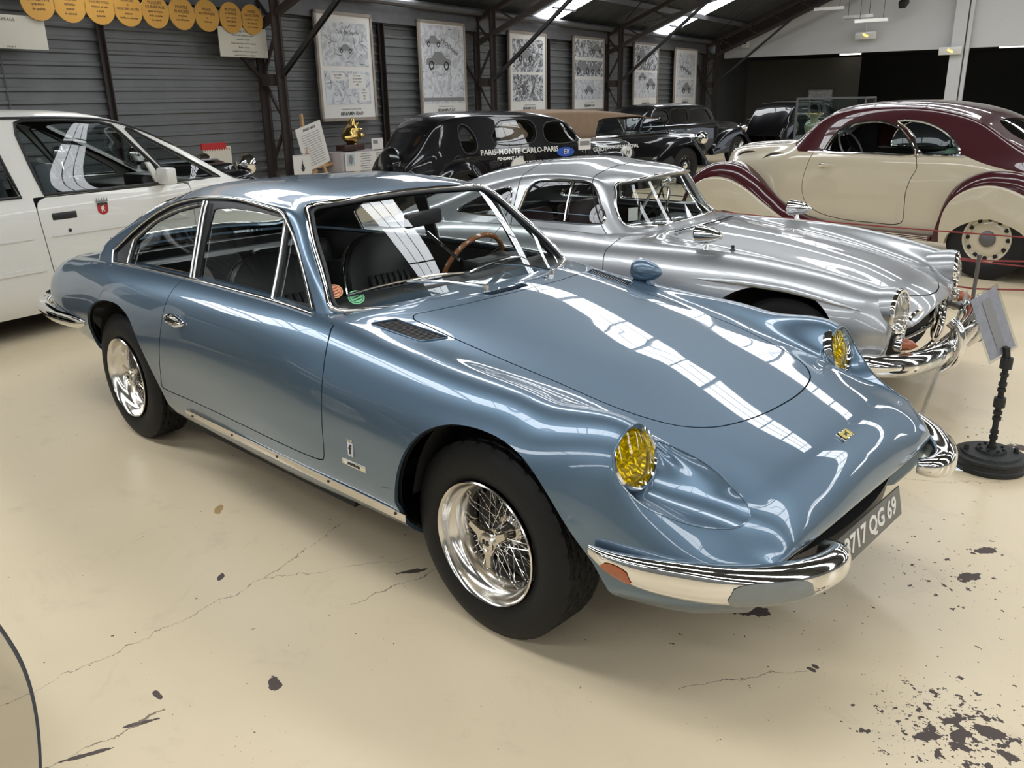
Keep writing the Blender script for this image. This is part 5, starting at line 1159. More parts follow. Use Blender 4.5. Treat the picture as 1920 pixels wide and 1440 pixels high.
# ================================================================= silver gullwing coupe
sl = empty('car', (-.292, 2.44, 0), math.radians(5.416), label='silver gullwing sports coupe parked beside the blue coupe, chrome mirrors on its wings', cat='car')
SL_SEC = {
-3.3: [(0,.83),(.2,.83),(.38,.82),(.50,.81),(.6,.80),(.68,.775),(.74,.73),(.79,.67),(.815,.60),(.81,.50),(.79,.42),(.74,.36),(.64,.33)],
-2.8: [(0,.90),(.2,.90),(.38,.89),(.50,.88),(.6,.87),(.69,.85),(.77,.81),(.83,.745),(.862,.66),(.868,.55),(.85,.44),(.80,.36),(.7,.31)],
-2.2: [(0,.93),(.2,.93),(.38,.925),(.50,.92),(.60,.912),(.69,.893),(.77,.85),(.83,.785),(.87,.69),(.885,.57),(.87,.45),(.83,.34),(.74,.28)],
-1.5: [(0,.93),(.2,.93),(.38,.925),(.50,.92),(.605,.912),(.69,.893),(.77,.852),(.83,.785),(.868,.69),(.882,.57),(.87,.45),(.83,.34),(.74,.28)],
-1.05: [(0,.915),(.2,.915),(.38,.91),(.50,.902),(.60,.895),(.69,.882),(.77,.848),(.83,.785),(.868,.69),(.882,.57),(.87,.45),(.83,.34),(.74,.28)],
-.6: [(0,.885),(.2,.88),(.37,.865),(.48,.856),(.58,.862),(.67,.873),(.75,.852),(.82,.785),(.865,.69),(.882,.57),(.87,.45),(.83,.34),(.74,.28)],
-.1: [(0,.825),(.2,.82),(.36,.795),(.47,.785),(.57,.803),(.655,.842),(.735,.832),(.81,.77),(.86,.67),(.88,.56),(.87,.45),(.83,.34),(.74,.28)],
.22: [(0,.76),(.2,.754),(.34,.725),(.44,.712),(.54,.735),(.625,.79),(.71,.788),(.785,.73),(.84,.64),(.862,.54),(.85,.44),(.81,.35),(.72,.28)]}
SL_NOSE = [
[(.42,0,.695),(.42,.2,.69),(.415,.33,.668),(.41,.42,.655),(.40,.52,.675),(.40,.60,.745),(.40,.68,.752),(.40,.76,.70),(.40,.812,.61),(.40,.83,.52),(.39,.82,.43),(.37,.785,.35),(.33,.7,.28)],
[(.535,0,.64),(.53,.2,.634),(.52,.33,.612),(.505,.42,.595),(.50,.51,.605),(.505,.59,.685),(.505,.66,.715),(.505,.725,.67),(.50,.77,.59),(.49,.79,.52),(.48,.78,.43),(.46,.75,.35),(.42,.67,.28)],
[(.60,0,.585),(.597,.2,.576),(.585,.33,.555),(.57,.42,.538),(.555,.50,.54),(.545,.57,.59),(.54,.63,.61),(.535,.69,.59),(.53,.73,.545),(.525,.745,.49),(.51,.735,.42),(.49,.70,.35),(.45,.62,.28)],
[(.585,0,.56),(.58,.2,.552),(.565,.33,.53),(.55,.41,.515),(.53,.48,.51),(.52,.52,.52),(.51,.54,.525),(.50,.56,.52),(.495,.58,.50),(.49,.59,.47),(.48,.58,.42),(.46,.56,.35),(.42,.52,.28)]]
def sl_net():
    X = sorted(SL_SEC); out = []
    out.append([(-3.72, y*.80, .45+(z-.33)*.35+.05) for y, z in SL_SEC[-3.3]]); out.append([(-3.62, y*.92, z*.90+.03) for y, z in SL_SEC[-3.3]])
    for x in (-3.3,-3.0,-2.7,-2.4,-2.1,-1.8,-1.5,-1.2,-.95,-.7,-.45,-.2,.02,.22):
        out.append([(x, y, z) for y, z in tab(X, [[*SL_SEC[k]] for k in X], x)[0]])
    return np.array(out+SL_NOSE)
def slst(x, zc, rail, base=.69, zb=.86): return st(x, zc, rail, base=base, dz=(0,.006,.028), ys=(0,.20,.37), zb=zb)
SL_ROOF = [
[(-.88,0,.885),(-.895,.25,.885),(-.95,.44,.88),(-1.055,.585,.875),(-1.11,.63,.87),(-1.13,.65,.865),(-1.14,.665,.86),(-1.15,.675,.855)],
[(-1.01,0,1.055),(-1.025,.23,1.053),(-1.075,.42,1.045),(-1.165,.545,1.035),(-1.205,.59,1.025),(-1.212,.62,.975),(-1.217,.655,.92),(-1.22,.685,.86)],
[(-1.13,0,1.215),(-1.14,.22,1.212),(-1.185,.38,1.20),(-1.262,.49,1.178),(-1.305,.535,1.165),(-1.305,.585,1.07),(-1.305,.64,.965),(-1.305,.69,.86)],
slst(-1.45,1.275,(.495,1.225,.55,1.195)), slst(-1.65,1.297,(.505,1.235,.562,1.20)), slst(-1.88,1.292,(.51,1.22,.568,1.178)), slst(-2.12,1.262,(.505,1.18,.57,1.13)), slst(-2.36,1.21,(.50,1.12,.57,1.065)), slst(-2.6,1.14,(.49,1.045,.565,.995), base=.67),
slst(-2.85,1.05,(.47,.97,.55,.935), base=.65, zb=.85), slst(-3.1,.95,(.45,.90,.53,.88), base=.62, zb=.83), slst(-3.35,.84,(.43,.80,.5,.79), base=.57, zb=.77)]
SS = Surf(sl_net()); SV = Surf(np.array(SL_ROOF[::-1]))
SI = M['silver']
sa = [(-.44,.28),(-.44,.40),(-.40,.52),(-.32,.635),(-.20,.705),(-.05,.728),(.10,.715),(.21,.655),(.285,.56),(.33,.45),(.35,.34),(.355,.28)]
sr = [(-2.83,.28),(-2.83,.40),(-2.78,.52),(-2.68,.64),(-2.54,.71),(-2.38,.725),(-2.22,.70),(-2.08,.62),(-2.0,.50),(-1.97,.40),(-1.96,.28)]
lowg = lambda P: P[:,1] > .55
def acut(a): cc = curve(a, 70)[:, :2]; return Cut(np.vstack([[a[0][0], -.2], cc, [a[-1][0], -.2]]), 'xz', -1, guard=lowg, raw=True)
sh = [(-.86,0),(-.87,.25),(-.90,.40),(-.88,.47),(-.80,.50),(-.6,.50),(-.2,.485),(.15,.455),(.36,.40),(.48,.30),(.545,.15),(.565,0)]
shp = curve(sh, 110)[:, :2]; shp = np.vstack([shp, (shp*[1,-1])[::-1][1:-1]]); tg = lambda P: P[:,2] > .5
sd_ = np.vstack([curve([(-1.95,.99),(-1.96,.80),(-1.95,.60),(-1.90,.52),(-1.2,.515),(-1.08,.53)], 50)[:, :2], curve([(-1.06,.60),(-1.075,.72),(-1.09,.82),(-1.06,.875),(-1.05,.99)], 40)[:, :2]])
dg = lambda P: P[:,1] > .68
scab = [(-1.0,0),(-1.02,.25),(-1.10,.48),(-1.25,.60),(-2.6,.60),(-2.9,.45),(-3.0,0)]; scab = np.vstack([scab, (np.array(scab)*[1,-1])[::-1][1:-1]])
cabc = Cut(scab, 'xy', -1, 0, guard=lambda P: (P[:,2] > .80) & (P[:,1] < .66), raw=True)
panel('body', SS, [cabc, acut(sa), acut(sr), Cut(shp, 'xy', -1, .003, guard=tg, raw=True), Cut(sd_, 'xz', -1, .003, guard=dg, raw=True)], SI, sl, res=(260, 100))
panel('bonnet', SS, [Cut(shp, 'xy', 1, .003, guard=tg, raw=True)], SI, sl, res=(130, 60), lo=(9, 0), hi=(19, 6))
for sd in ('right', 'left'): panel('door', SS, [Cut(sd_, 'xz', 1, .003, guard=dg, raw=True)], SI, sl, side=sd, res=(70, 60), lo=(5, 4), hi=(12, 12))
panel('inner_shell', SS, [cabc, acut(sa), acut(sr)], M['black'], sl, off=-.02, res=(90, 40), rim=0)
SW = [(-1.86,.97),(-1.845,1.05),(-1.82,1.13),(-1.77,1.175),(-1.65,1.19),(-1.48,1.19),(-1.37,1.178),(-1.325,1.14),(-1.27,1.06),(-1.215,.985),(-1.22,.955),(-1.27,.945),(-1.55,.943),(-1.80,.945),(-1.85,.95)]
SQ = [(-2.40,.965),(-2.30,1.02),(-2.18,1.075),(-2.05,1.115),(-1.965,1.125),(-1.945,1.09),(-1.945,1.0),(-1.96,.955),(-2.05,.948),(-2.30,.948),(-2.39,.952)]
swc, sqc = curve(SW, 80, True)[:, :2], curve(SQ, 70, True)[:, :2]
SWS = [(0,.93),(.25,.93),(.40,.925),(.50,.925),(.555,.93),(.575,.95),(.57,.99),(.545,1.06),(.51,1.12),(.485,1.16),(.455,1.178),(.40,1.186),(.22,1.20),(0,1.205)]
swp = curve(SWS, 90)[:, :2]; swp = np.vstack([swp, (swp*[-1,1])[::-1][1:-1]]); fg = lambda P: P[:,0] > -1.36
SRW = [(0,1.02),(.25,1.02),(.38,1.03),(.42,1.06),(.42,1.12),(.38,1.17),(.25,1.20),(0,1.21)]; srw = curve(SRW, 60)[:, :2]; srw = np.vstack([srw, (srw*[-1,1])[::-1][1:-1]]); rg = lambda P: P[:,0] < -2.2
sg2 = lambda P: P[:,1] > .50
panel('roof', SV, [Cut(swc, 'xz', -1, 0, guard=sg2, raw=True), Cut(sqc, 'xz', -1, 0, guard=sg2, raw=True), Cut(swp, YZ_, -1, guard=fg, raw=True), Cut(srw, YZ_, -1, guard=rg, raw=True)], SI, sl, res=(200, 90), rim=.02)
SVW = Surf(np.array(SL_ROOF[:3])[::-1, :5]); panel('windscreen', SVW, [Cut(swp, YZ_, 1, -.005, guard=fg, raw=True)], M['glass'], sl, res=(50, 50), rim=0, off=-.008)
panel('rear_window', SV, [Cut(srw, YZ_, 1, -.005, guard=rg, raw=True)], M['glass'], sl, lo=(0, 0), hi=(6, 4), res=(50, 40), rim=0, off=-.008)
for nm, q in (('door_window', swc), ('quarter_window', sqc)):
    for sd in ('right', 'left'): panel(nm, SV, [Cut(q, 'xz', 1, -.005, guard=sg2, raw=True)], M['glass'], sl, side=sd, lo=(1, 3.3), hi=(11, 7), res=(90, 36), rim=0, off=-.010)
gs = lambda x, z: (x, .69-(z-.86)*.4, z)
ring_on(SV, SW, XZ_, gs, .0075, .002, CH, sl, 'window_trim'); ring_on(SV, SQ, XZ_, gs, .006, .002, CH, sl, 'quarter_window_trim')
ring_on(SV, [(-1.49,1.188),(-1.495,1.07),(-1.49,.945)], XZ_, gs, .006, .0, CH, sl, 'vent_window_post', n=10, closed=False)
ring_on(SV, [(-1.84,1.0),(-1.5,.998),(-1.25,.995)], XZ_, gs, .003, -.015, CH, sl, 'window_bar', n=14, closed=False)
full = np.vstack([curve(SWS, 80)[:, :2], (curve(SWS, 80)[:, :2]*[-1,1])[::-1][1:-1]]); Q, N = surf_at(SV, YZ_, np.c_[np.abs(full[:,0]), full[:,1]], np.array([(-.9-(z-.9)*.8-y*y*.3, abs(y), z) for y, z in full])); Q = Q+N*.003; Q[:,1] *= np.where(full[:,0] < 0, -1, 1)
b = MB(); b.tube(Q, .0095, 8, closed=True); b.obj('windscreen_trim', CH, sl, sharp=50)
# gullwing seams across the roof
for pts, nm in (([(-1.10,.70,.87),(-1.20,.665,.93),(-1.30,.60,1.05),(-1.345,.56,1.16),(-1.37,.50,1.22),(-1.375,.38,1.255),(-1.375,.22,1.265),(-1.375,.03,1.27)], 'door_seam'), ([(-1.90,.70,.87),(-1.905,.62,1.05),(-1.90,.565,1.17),(-1.895,.45,1.24),(-1.895,.22,1.285),(-1.895,.03,1.29)], 'door_seam')):
    for sg in (-1, 1):
        P = curve([(x, -y, z) for x, y, z in pts], 40); Q, N = on_surf(SV, P, .0003, sg); b = MB(); b.tube(Q, .0026, 5); b.obj(nm, M['rubber'], sl)
# eyebrows over the wheel arches
for cx, (x0, x1) in ((0, (-.50,.44)), (-2.4, (-2.92,-1.95))):
    for sg in (-1, 1):
        xs = np.linspace(x0, x1, 30); P = []; r = []
        for x in xs:
            t = (x-x0)/(x1-x0); P.append((x, -.86, .745-.085*max(0, t-.55)**1.3*2-.03*max(0, .3-t))); r.append(.034*math.sin(PI*min(1, max(.02, t)))**.55+.001)
        Q, N = on_surf(SS, P, -.008, sg); b = MB(); b.tube(Q, r, 12, flat=.55, up=(0,0,1)); b.obj('wheel_arch_brow', SI, sl)
for arc_ in (sa, sr):
    for sg in (-1, 1):
        cc = curve(arc_, 40)[:, :2]; n_ = len(cc); b = MB(); V = [(x, sg*.82, z) for x, z in cc]+[(x, sg*.5, z) for x, z in cc]; b.add(V, [(i, i+1, n_+i+1, n_+i) for i in range(n_-1)]+[tuple(range(n_, 2*n_))]); b.obj('wheel_well', M['black'], sl, sharp=60)
for x in (0, -2.4):
    for sg in (-1, 1): wheel_plain(sl, (x, sg*.70, .33), sg, .33, .20, .17, SI, CH, 0, 'front_wheel' if x == 0 else 'rear_wheel')
for sg in (-1, 1):
    lamp_unit(sl, (.535, sg*.645, .635), .110, (.97, sg*.10, .06), M['clens'], pod=[(.119,-.005),(.123,-.03),(.122,-.08),(.112,-.18)])
    b = MB(); b.lathe([(.036,-.01),(.034,.0),(.024,.04),(.0,.07)], 20, 'x', c=(.575, sg*.655, .475)); b.obj('indicator_lens', M['amber'], sl); b = MB(); b.lathe([(.034,-.04),(.042,-.03),(.042,.0),(.034,.004)], 20, 'x', c=(.572, sg*.655, .475)); b.obj('indicator_ring', CH, sl)
    # chrome bullet mirrors on the wings
    mr = empty('wing_mirror', (-.50, sg*.70, .875)); mr.parent = sl
    b = MB(); b.lathe([(.045,-.065),(.052,-.055),(.050,-.02),(.040,.03),(.02,.08),(0,.10)], 24, 'x', c=(0,0,.07)); b.obj('mirror_shell', CH, mr)
    b = MB()
    for q in range(10): a = 2*PI*q/10; b.tube([(-.05,.0505*math.cos(a),.07+.0505*math.sin(a)),(.03,.041*math.cos(a),.07+.041*math.sin(a)),(.085,.016*math.cos(a),.07+.016*math.sin(a))], .0028, 4)
    b.obj('mirror_fluting', CH, mr); b = MB(); b.tube([(0,0,-.01),(0,0,.03)], [.022,.010], 12); b.obj('mirror_foot', CH, mr)
    wb = MB(); wb.tube(curve([(-.93, .28*sg+.0, .925),(-1.02,.20*sg+.0,1.03),(-1.05,.12*sg,1.12)], 8), .004, 6); wb.obj('wiper', CH, sl)
b = MB(); b.lathe([(.0,.03),(.010,.028),(.008,.012),(.016,.0)], 12, 'z', c=(-.36,-.66,.866)); b.obj('bonnet_catch', M['rubber'], sl)
# cowl vent strip of small holes
for k in range(22):
    y = -.40+.80*k/21; b = MB(); b.lathe([(0,.003),(.011,.002),(.013,-.002)], 8, 'z', c=(-.80-.25*y*y, y, .909-.04*y*y)); b.obj('vent_hole', M['black'], sl)
# grille with star bar
gl = empty('grille'); gl.parent = sl
o_ = curve([(-.50,.47),(-.44,.555),(-.25,.575),(0,.58),(.25,.575),(.44,.555),(.50,.47),(.46,.37),(.30,.335),(0,.325),(-.30,.335),(-.46,.37)], 70, True)[:, :2]
gx = lambda y: .565-.22*y*y
b = MB(); b.tube([(gx(y)+.015, y, z) for y, z in o_], .016, 8, closed=True); b.obj('grille_rim', CH, gl)
b = MB(); b.add([(gx(y)-.06, y, z) for y, z in o_], [tuple(range(len(o_)))]); b.obj('grille_back', M['black'], gl, smooth=False)
b = MB(); b.tube([(gx(y)+.01, y, .455) for y in np.linspace(-.49,.49,15)], .013, 8); b.obj('grille_bar', CH, gl)
stp = []
for q in range(6): a = PI/2+PI*q/3; r = .095 if q % 2 == 0 else .016; stp.append((r*math.cos(a), r*math.sin(a)))
b = MB(); b.prism(stp, .0, .015, Matrix(((0,0,1,.585),(1,0,0,0),(0,1,0,.455),(0,0,0,1)))); b.tube([(.59,.10*math.cos(a),.455+.10*math.sin(a)) for a in np.linspace(0,2*PI,33)[:-1]], .009, 6, closed=True); b.obj('grille_star', CH, gl, smooth=False)
for sg in (-1, 1):
    pts = curve([(.28,.885,.40),(.40,.865,.395),(.52,.81,.39),(.62,.70,.385),(.675,.55,.385),(.70,.40,.385),(.71,.20,.385),(.713,.0,.385)], 40)
    b = MB(); rr_ = [.02+.042*min(1, i/6)*(1-.15*(i/len(pts))) for i in range(len(pts))]; b.tube(pts*[1, sg, 1], rr_, 16, flat=1., up=(0,0,1)); b.obj('front_bumper', CH, sl)
    b = MB(); b.tube(curve([(.70,sg*.33,.27),(.755,sg*.33,.33),(.775,sg*.33,.42),(.755,sg*.33,.51),(.715,sg*.33,.545)], 14), [.022]+[.032]*12+[.028,.018][:2], 12) if False else b.tube(curve([(.70,sg*.33,.27),(.755,sg*.33,.33),(.775,sg*.33,.42),(.755,sg*.33,.51),(.715,sg*.33,.545)], 14), .030, 12); b.obj('overrider', CH, sl)
    b = MB(); b.tube(curve([(-3.3,.84,.42),(-3.6,.78,.42),(-3.78,.6,.42),(-3.83,.3,.42),(-3.84,0,.42)], 20)*[1, sg, 1], .045, 12); b.obj('rear_bumper', CH, sl)
b = MB(); b.box((-1.4,0,.27), (1.6,1.5,.08)); b.box((-3.2,0,.40),(.8,1.1,.2)); b.box((.2,0,.33),(.5,.9,.12)); b.obj('floor_pan', M['black'], sl)
RD = mat('dark_red_leather', (.05,.014,.014), 0, .55)
b = MB(); b.box((-1.75,0,.45), (1.5,1.2,.03)); b.box((-1.12,0,.66),(.05,1.16,.36)); b.box((-2.5,0,.70),(.05,1.15,.4)); b.obj('cabin_floor', M['leather'], sl)
b = MB(); b.box((-1.24,0,.84),(.20,1.08,.10)); b.obj('dashboard', SI, sl, bevel=.03)
for y in (-.30, .30): simple_seat(sl, -1.75, y, RD, z=.42, h=.42, w=.44)
steering(sl, (-1.38,.30,.93), math.radians(-68), M['white'], .18)
b = MB(); b.box((-1.17,.10,1.14),(.02,.2,.05)); b.obj('rear_view_mirror', CH, sl, bevel=.01)
b = MB(); b.box((-1.145,-.40,.985),(.004,.075,.08), Matrix.Rotation(-.35, 3, 'Z')); b.obj('windscreen_label', M['paper'], sl, smooth=False)
# ================================================================= white people carrier
RZW = math.atan2(.98158, -.19104)
wc = empty('car', tuple(wf(0, 6.45+.87, 0)), RZW, label='white people carrier with long sloping windscreen parked behind the blue coupe', cat='car')
WST = [(1.15,.55,.72,.50,.74,.48,.75,.78,.30),(1.2,1.30,.66,1.25,.70,1.03,.80,.84,.24),(1.45,1.60,.66,1.52,.72,1.03,.83,.865,.20),(2.0,1.67,.66,1.585,.72,1.03,.835,.87,.18),(2.8,1.685,.66,1.60,.72,1.03,.835,.87,.18),(3.5,1.685,.66,1.60,.72,1.03,.835,.87,.18),(4.0,1.675,.66,1.59,.72,1.03,.835,.87,.18),
       (4.3,1.645,.655,1.565,.715,1.03,.835,.87,.18),(4.6,1.555,.65,1.475,.71,1.03,.835,.87,.18),(4.9,1.40,.64,1.34,.71,1.03,.835,.87,.18),(5.25,1.215,.64,1.16,.72,1.02,.83,.868,.18),(5.6,1.03,.65,.99,.74,.96,.80,.862,.19),(6.1,.95,.66,.91,.75,.88,.80,.858,.20),(6.6,.88,.66,.84,.75,.80,.78,.85,.22),(6.92,.74,.64,.70,.72,.66,.75,.81,.26),(7.02,.48,.6,.46,.68,.43,.70,.75,.28)]
SWh = Surf(np.array(sil_net(WST)))
W1 = [(3.62,1.06),(3.575,1.30),(3.545,1.50),(3.56,1.585),(3.62,1.60),(3.95,1.595),(4.22,1.575),(4.34,1.545),(4.42,1.47),(4.56,1.31),(4.70,1.15),(4.745,1.06)]
W2 = [(2.35,1.06),(2.35,1.585),(2.42,1.60),(3.30,1.60),(3.345,1.58),(3.36,1.45),(3.40,1.25),(3.445,1.06)]
W3 = [(4.80,1.06),(4.70,1.20),(4.55,1.40),(4.46,1.515),(4.50,1.52),(4.64,1.44),(4.90,1.30),(5.20,1.13),(5.30,1.06)]
W4 = [(1.5,1.06),(1.5,1.56),(1.6,1.59),(2.15,1.595),(2.2,1.57),(2.2,1.06)]
wg = lambda P: P[:,1] > .69
wcuts = [Cut(q, 'xz', -1, 0, guard=wg, raw=True) for q in (W1, W2, W3, W4)]
WSW = [(0,.99),(.45,.99),(.58,1.01),(.615,1.06),(.615,1.3),(.61,1.48),(.59,1.54),(.4,1.575),(0,1.58)]; q = curve(WSW, 60)[:, :2]; wsq = np.vstack([q, (q*[-1,1])[::-1][1:-1]])
wfg = lambda P: (P[:,0] > 4.2) & (P[:,1] < .66)
wdo = np.array([(3.53,1.045),(3.53,.90),(3.545,.70),(3.56,.50),(3.60,.34),(3.7,.26),(4.85,.26),(4.90,.40),(4.92,1.045)]); wdg = lambda P: (P[:,1] > .80)
wrc = [(1.75,.18),(1.78,.42),(1.88,.58),(2.02,.68),(2.2,.70),(2.37,.66),(2.5,.55),(2.56,.40),(2.58,.18)]; wra = np.vstack([[1.75,-.2], curve(wrc, 40)[:, :2], [2.58,-.2]])
wrf = [(x+.68, z) for x, z in [(5.15,.18),(5.17,.42),(5.27,.58),(5.42,.68),(5.6,.70),(5.77,.66),(5.9,.55),(5.96,.40),(5.98,.18)]]; wrfa = np.vstack([[5.83,-.2], curve(wrf, 40)[:, :2], [6.66,-.2]])
ag = lambda P: P[:,1] > .5
panel('body', SWh, wcuts+[Cut(wsq, YZ_, -1, 0, guard=wfg, raw=True), Cut(wdo, 'xz', -1, .004, guard=wdg, raw=True), Cut(wra, 'xz', -1, guard=ag, raw=True), Cut(wrfa, 'xz', -1, guard=ag, raw=True)], M['white'], wc, res=(170, 60), rim=.03)
for sd in ('right', 'left'): panel('front_door', SWh, [Cut(wdo, 'xz', 1, .004, guard=wdg, raw=True)], M['white'], wc, side=sd, lo=(3, 5), hi=(12, 10), res=(50, 40))
panel('inner_shell', SWh, [Cut(np.array([(1.4,1.0),(1.4,1.63),(4.3,1.62),(5.4,1.1),(5.4,1.0)]), 'xz', -1, 0, guard=wg, raw=True), Cut(wsq, YZ_, -1, 0, guard=wfg, raw=True)], M['black'], wc, off=-.03, res=(70, 30), rim=0)
for nm, q in (('front_window', W1), ('rear_side_window', W2), ('corner_window', W3), ('boot_window', W4)):
    for sd in ('right', 'left'): panel(nm, SWh, [Cut(np.array(q), 'xz', 1, -.006, guard=wg, raw=True)], M['darkglass'], wc, side=sd, res=(150, 70), rim=0, off=-.012, lo=(1, 3.3), hi=(12, 6.5))
panel('windscreen', SWh, [Cut(wsq, YZ_, 1, -.006, guard=wfg, raw=True)], M['darkglass'], wc, res=(60, 40), rim=0, off=-.01, lo=(6.5, 0), hi=(12, 5))
for pts, r in (([(x, z) for x, z in W1]+[W1[0]], .012), ([(x, z) for x, z in W2]+[W2[0]], .012), ([(x, z) for x, z in W3]+[W3[0]], .010)):
    P2 = np.array(pts); P2 = np.vstack([P2[i]+(P2[i+1]-P2[i])*t for i in range(len(P2)-1) for t in (0, .5)]); Q, N = surf_at(SWh, XZ_, P2, np.array([(x, .83-(z-1.03)*.2, z) for x, z in P2]))
    for sg in (-1, 1): b = MB(); b.tube(Q*[1, sg, 1], r, 6, closed=True); b.obj('window_seal', M['rubber'], wc)
for sg in (-1, 1):
    P2 = curve([(1.5,1.605),(2.5,1.62),(3.5,1.62),(4.0,1.61),(4.3,1.585),(4.6,1.50),(4.9,1.365),(5.25,1.185),(5.55,1.02)], 50)[:, :2]; Q, N = surf_at(SWh, XZ_, P2, np.array([(x, .70, z) for x, z in P2])); b = MB(); b.tube(Q*[1, sg, 1], .011, 6); b.obj('drip_rail', M['rubber'], wc)
    b = MB(); b.bar((3.46, sg*.872, .755), (1.3, sg*.872, .755), .006, .012); b.bar((3.60, sg*.874, .755), (4.85, sg*.874, .755), .006, .012); b.bar((1.3, sg*.874, .52), (3.5, sg*.874, .52), .012, .035); b.bar((3.58, sg*.874, .52), (4.88, sg*.874, .52), .012, .035); b.obj('side_moulding', M['white'], wc, smooth=False)
    h = empty('door_handle', (3.73, sg*.858, .895)); h.parent = wc; b = MB(); b.box((0,0,0), (.20,.02,.055)); b.obj('handle_bar', M['rubber'], h, bevel=.008); b = MB(); b.box((.02,-.002*sg,-.05), (.15,.008,.05)); b.obj('handle_recess', M['grey'] if False else M['white'], h, bevel=.003); b = MB(); b.lathe([(0,.012*sg),(.014,.012*sg),(.017,0)], 16, 'y', c=(.02,0,-.115)); b.obj('lock', M['darksteel'], h)
    mr = empty('door_mirror', (4.63, sg*.80, 1.10)); mr.parent = wc; b = MB(); b.prism([(-.10,.14),(-.06,.14),(.06,-.05),(-.02,-.05)], 0, .03, Matrix(((1,0,0,0),(0,0,sg,0),(0,1,0,0),(0,0,0,1)))); b.obj('mirror_base', M['white'], mr, bevel=.005); b = MB(); b.box((.03,sg*.10,.02),(.10,.15,.14)); b.obj('mirror_housing', M['white'], mr, bevel=.02)
for pts in ([(2.33,1.045),(2.33,.3)],):
    for sg in (-1, 1): b = MB(); b.bar((2.30, sg*.868, 1.04), (2.30, sg*.870, .30), .006, .006); b.obj('door_gap', M['black'], wc)
cr = empty('coat_of_arms', (4.055,-.862,.925)); cr.parent = wc
b = MB(); b.prism([(-.045,.035),(.045,.035),(.045,-.03),(.03,-.05),(0,-.062),(-.03,-.05),(-.045,-.03)], 0, .004, Matrix(((1,0,0,0),(0,0,-1,0),(0,1,0,0),(0,0,0,1)))); b.obj('shield', M['red'], cr, smooth=False)
b = MB(); b.box((0,-.005,.026),(.088,.002,.018)); b.obj('shield_band', M['ink'], cr, smooth=False)
b = MB()
for q in range(5): b.prism([(-.044+.022*q-.007,.045),(-.044+.022*q+.007,.045),(-.044+.022*q,.078)], .001, .004, Matrix(((1,0,0,0),(0,0,-1,0),(0,1,0,0),(0,0,0,1))))
b.box((0,-.003,.045),(.10,.003,.008)); b.obj('mural_crown', M['greyink'], cr, smooth=False)
lion = [(-.018,-.035),(-.010,-.02),(-.022,-.012),(-.012,-.004),(-.018,.008),(-.006,.004),(.0,.014),(.012,.012),(.006,.0),(.018,-.008),(.006,-.012),(.014,-.034),(.004,-.034),(0,-.018),(-.008,-.034)]
b = MB(); b.prism(lion, .005, .006, Matrix(((1,0,0,0),(0,0,-1,0),(0,1,0,0),(0,0,0,1)))); b.obj('lion', M['white'], cr, smooth=False)
b = MB(); b.tube([(1.6,-.60,1.70),(3.3,-.60,1.72),(3.42,-.60,1.69)], .018, 8); b.obj('roof_rail', M['rubber'], wc)
for x in (2.16, 6.24):
    for sg in (-1, 1): wheel_plain(wc, (x, sg*.74, .30), sg, .30, .18, .18, M['galv'], M['alu'], 0, 'wheel')
b = MB(); b.box((4.2,0,.30), (5.0,1.3,.12)); b.obj('floor_pan', M['black'], wc)
b = MB(); b.box((4.98,0,.98),(.6,1.45,.10)); b.box((4.85,-.38,1.06),(.25,.42,.12)); b.obj('dashboard', M['leather'], wc, bevel=.03)
steering(wc, (4.55,.38,1.02), math.radians(-60), M['leather'], .19)
for y in (-.38,.38):
    simple_seat(wc, 4.05, y, M['grey'], z=.55, h=.62, w=.5); simple_seat(wc, 3.0, y, M['grey'], z=.55, h=.6, w=.5)
# ================================================================= cream and maroon thirties coupe
AC = math.radians(172); cm = empty('car', (-.34, 6.97, 0), AC, label='cream and maroon streamlined 1930s coupe with sweeping wings, nose towards the wall', cat='car')
CST = [(-1.75,.52,.40,.49,.50,.44,.52,.50,.34),(-1.5,.66,.44,.62,.54,.56,.58,.56,.32),(-1.15,.82,.46,.78,.56,.72,.62,.64,.30),(-.75,.96,.48,.92,.57,.84,.65,.69,.29),(-.4,1.07,.49,1.03,.575,.93,.67,.71,.28),(-.1,1.19,.49,1.15,.58,1.0,.68,.72,.28),(.12,1.33,.48,1.27,.575,1.05,.68,.72,.28),(.32,1.455,.48,1.38,.575,1.075,.685,.72,.28),(.55,1.535,.485,1.45,.58,1.09,.685,.72,.28),(.85,1.585,.49,1.495,.585,1.09,.685,.72,.28),(1.2,1.60,.49,1.505,.585,1.09,.685,.72,.28),
       (1.55,1.585,.47,1.485,.575,1.085,.685,.72,.28),(1.83,1.54,.44,1.43,.56,1.08,.68,.715,.28),(2.02,1.45,.40,1.34,.545,1.075,.67,.71,.28),(2.18,1.32,.38,1.22,.53,1.07,.655,.70,.28),(2.34,1.20,.36,1.15,.50,1.05,.62,.68,.30),(2.6,1.175,.33,1.12,.46,1.0,.56,.61,.34),(2.9,1.155,.28,1.09,.41,.95,.50,.55,.38),(3.2,1.12,.22,1.05,.33,.90,.42,.46,.42),(3.34,1.02,.16,.96,.25,.84,.32,.36,.46),(3.40,.86,.1,.82,.18,.72,.24,.28,.5)]
SC_ = Surf(np.array(sil_net(CST)))
mz = np.vstack([[(2.13,1.085),(.34,1.10)], curve([(.34,1.10),(.18,1.045),(-.04,.995),(-.35,.955),(-.8,.90),(-1.2,.84),(-1.9,.70)], 30)[1:, :2], [(-1.9,2.0),(2.42,2.0),(2.40,1.22),(2.30,1.20)]])
C1 = curve([(1.80,1.10),(1.765,1.20),(1.70,1.29),(1.58,1.36),(1.42,1.395),(1.22,1.40),(1.05,1.35),(.93,1.25),(.86,1.17),(.82,1.10),(.85,1.09),(1.3,1.09),(1.77,1.09)], 60, True)[:, :2]
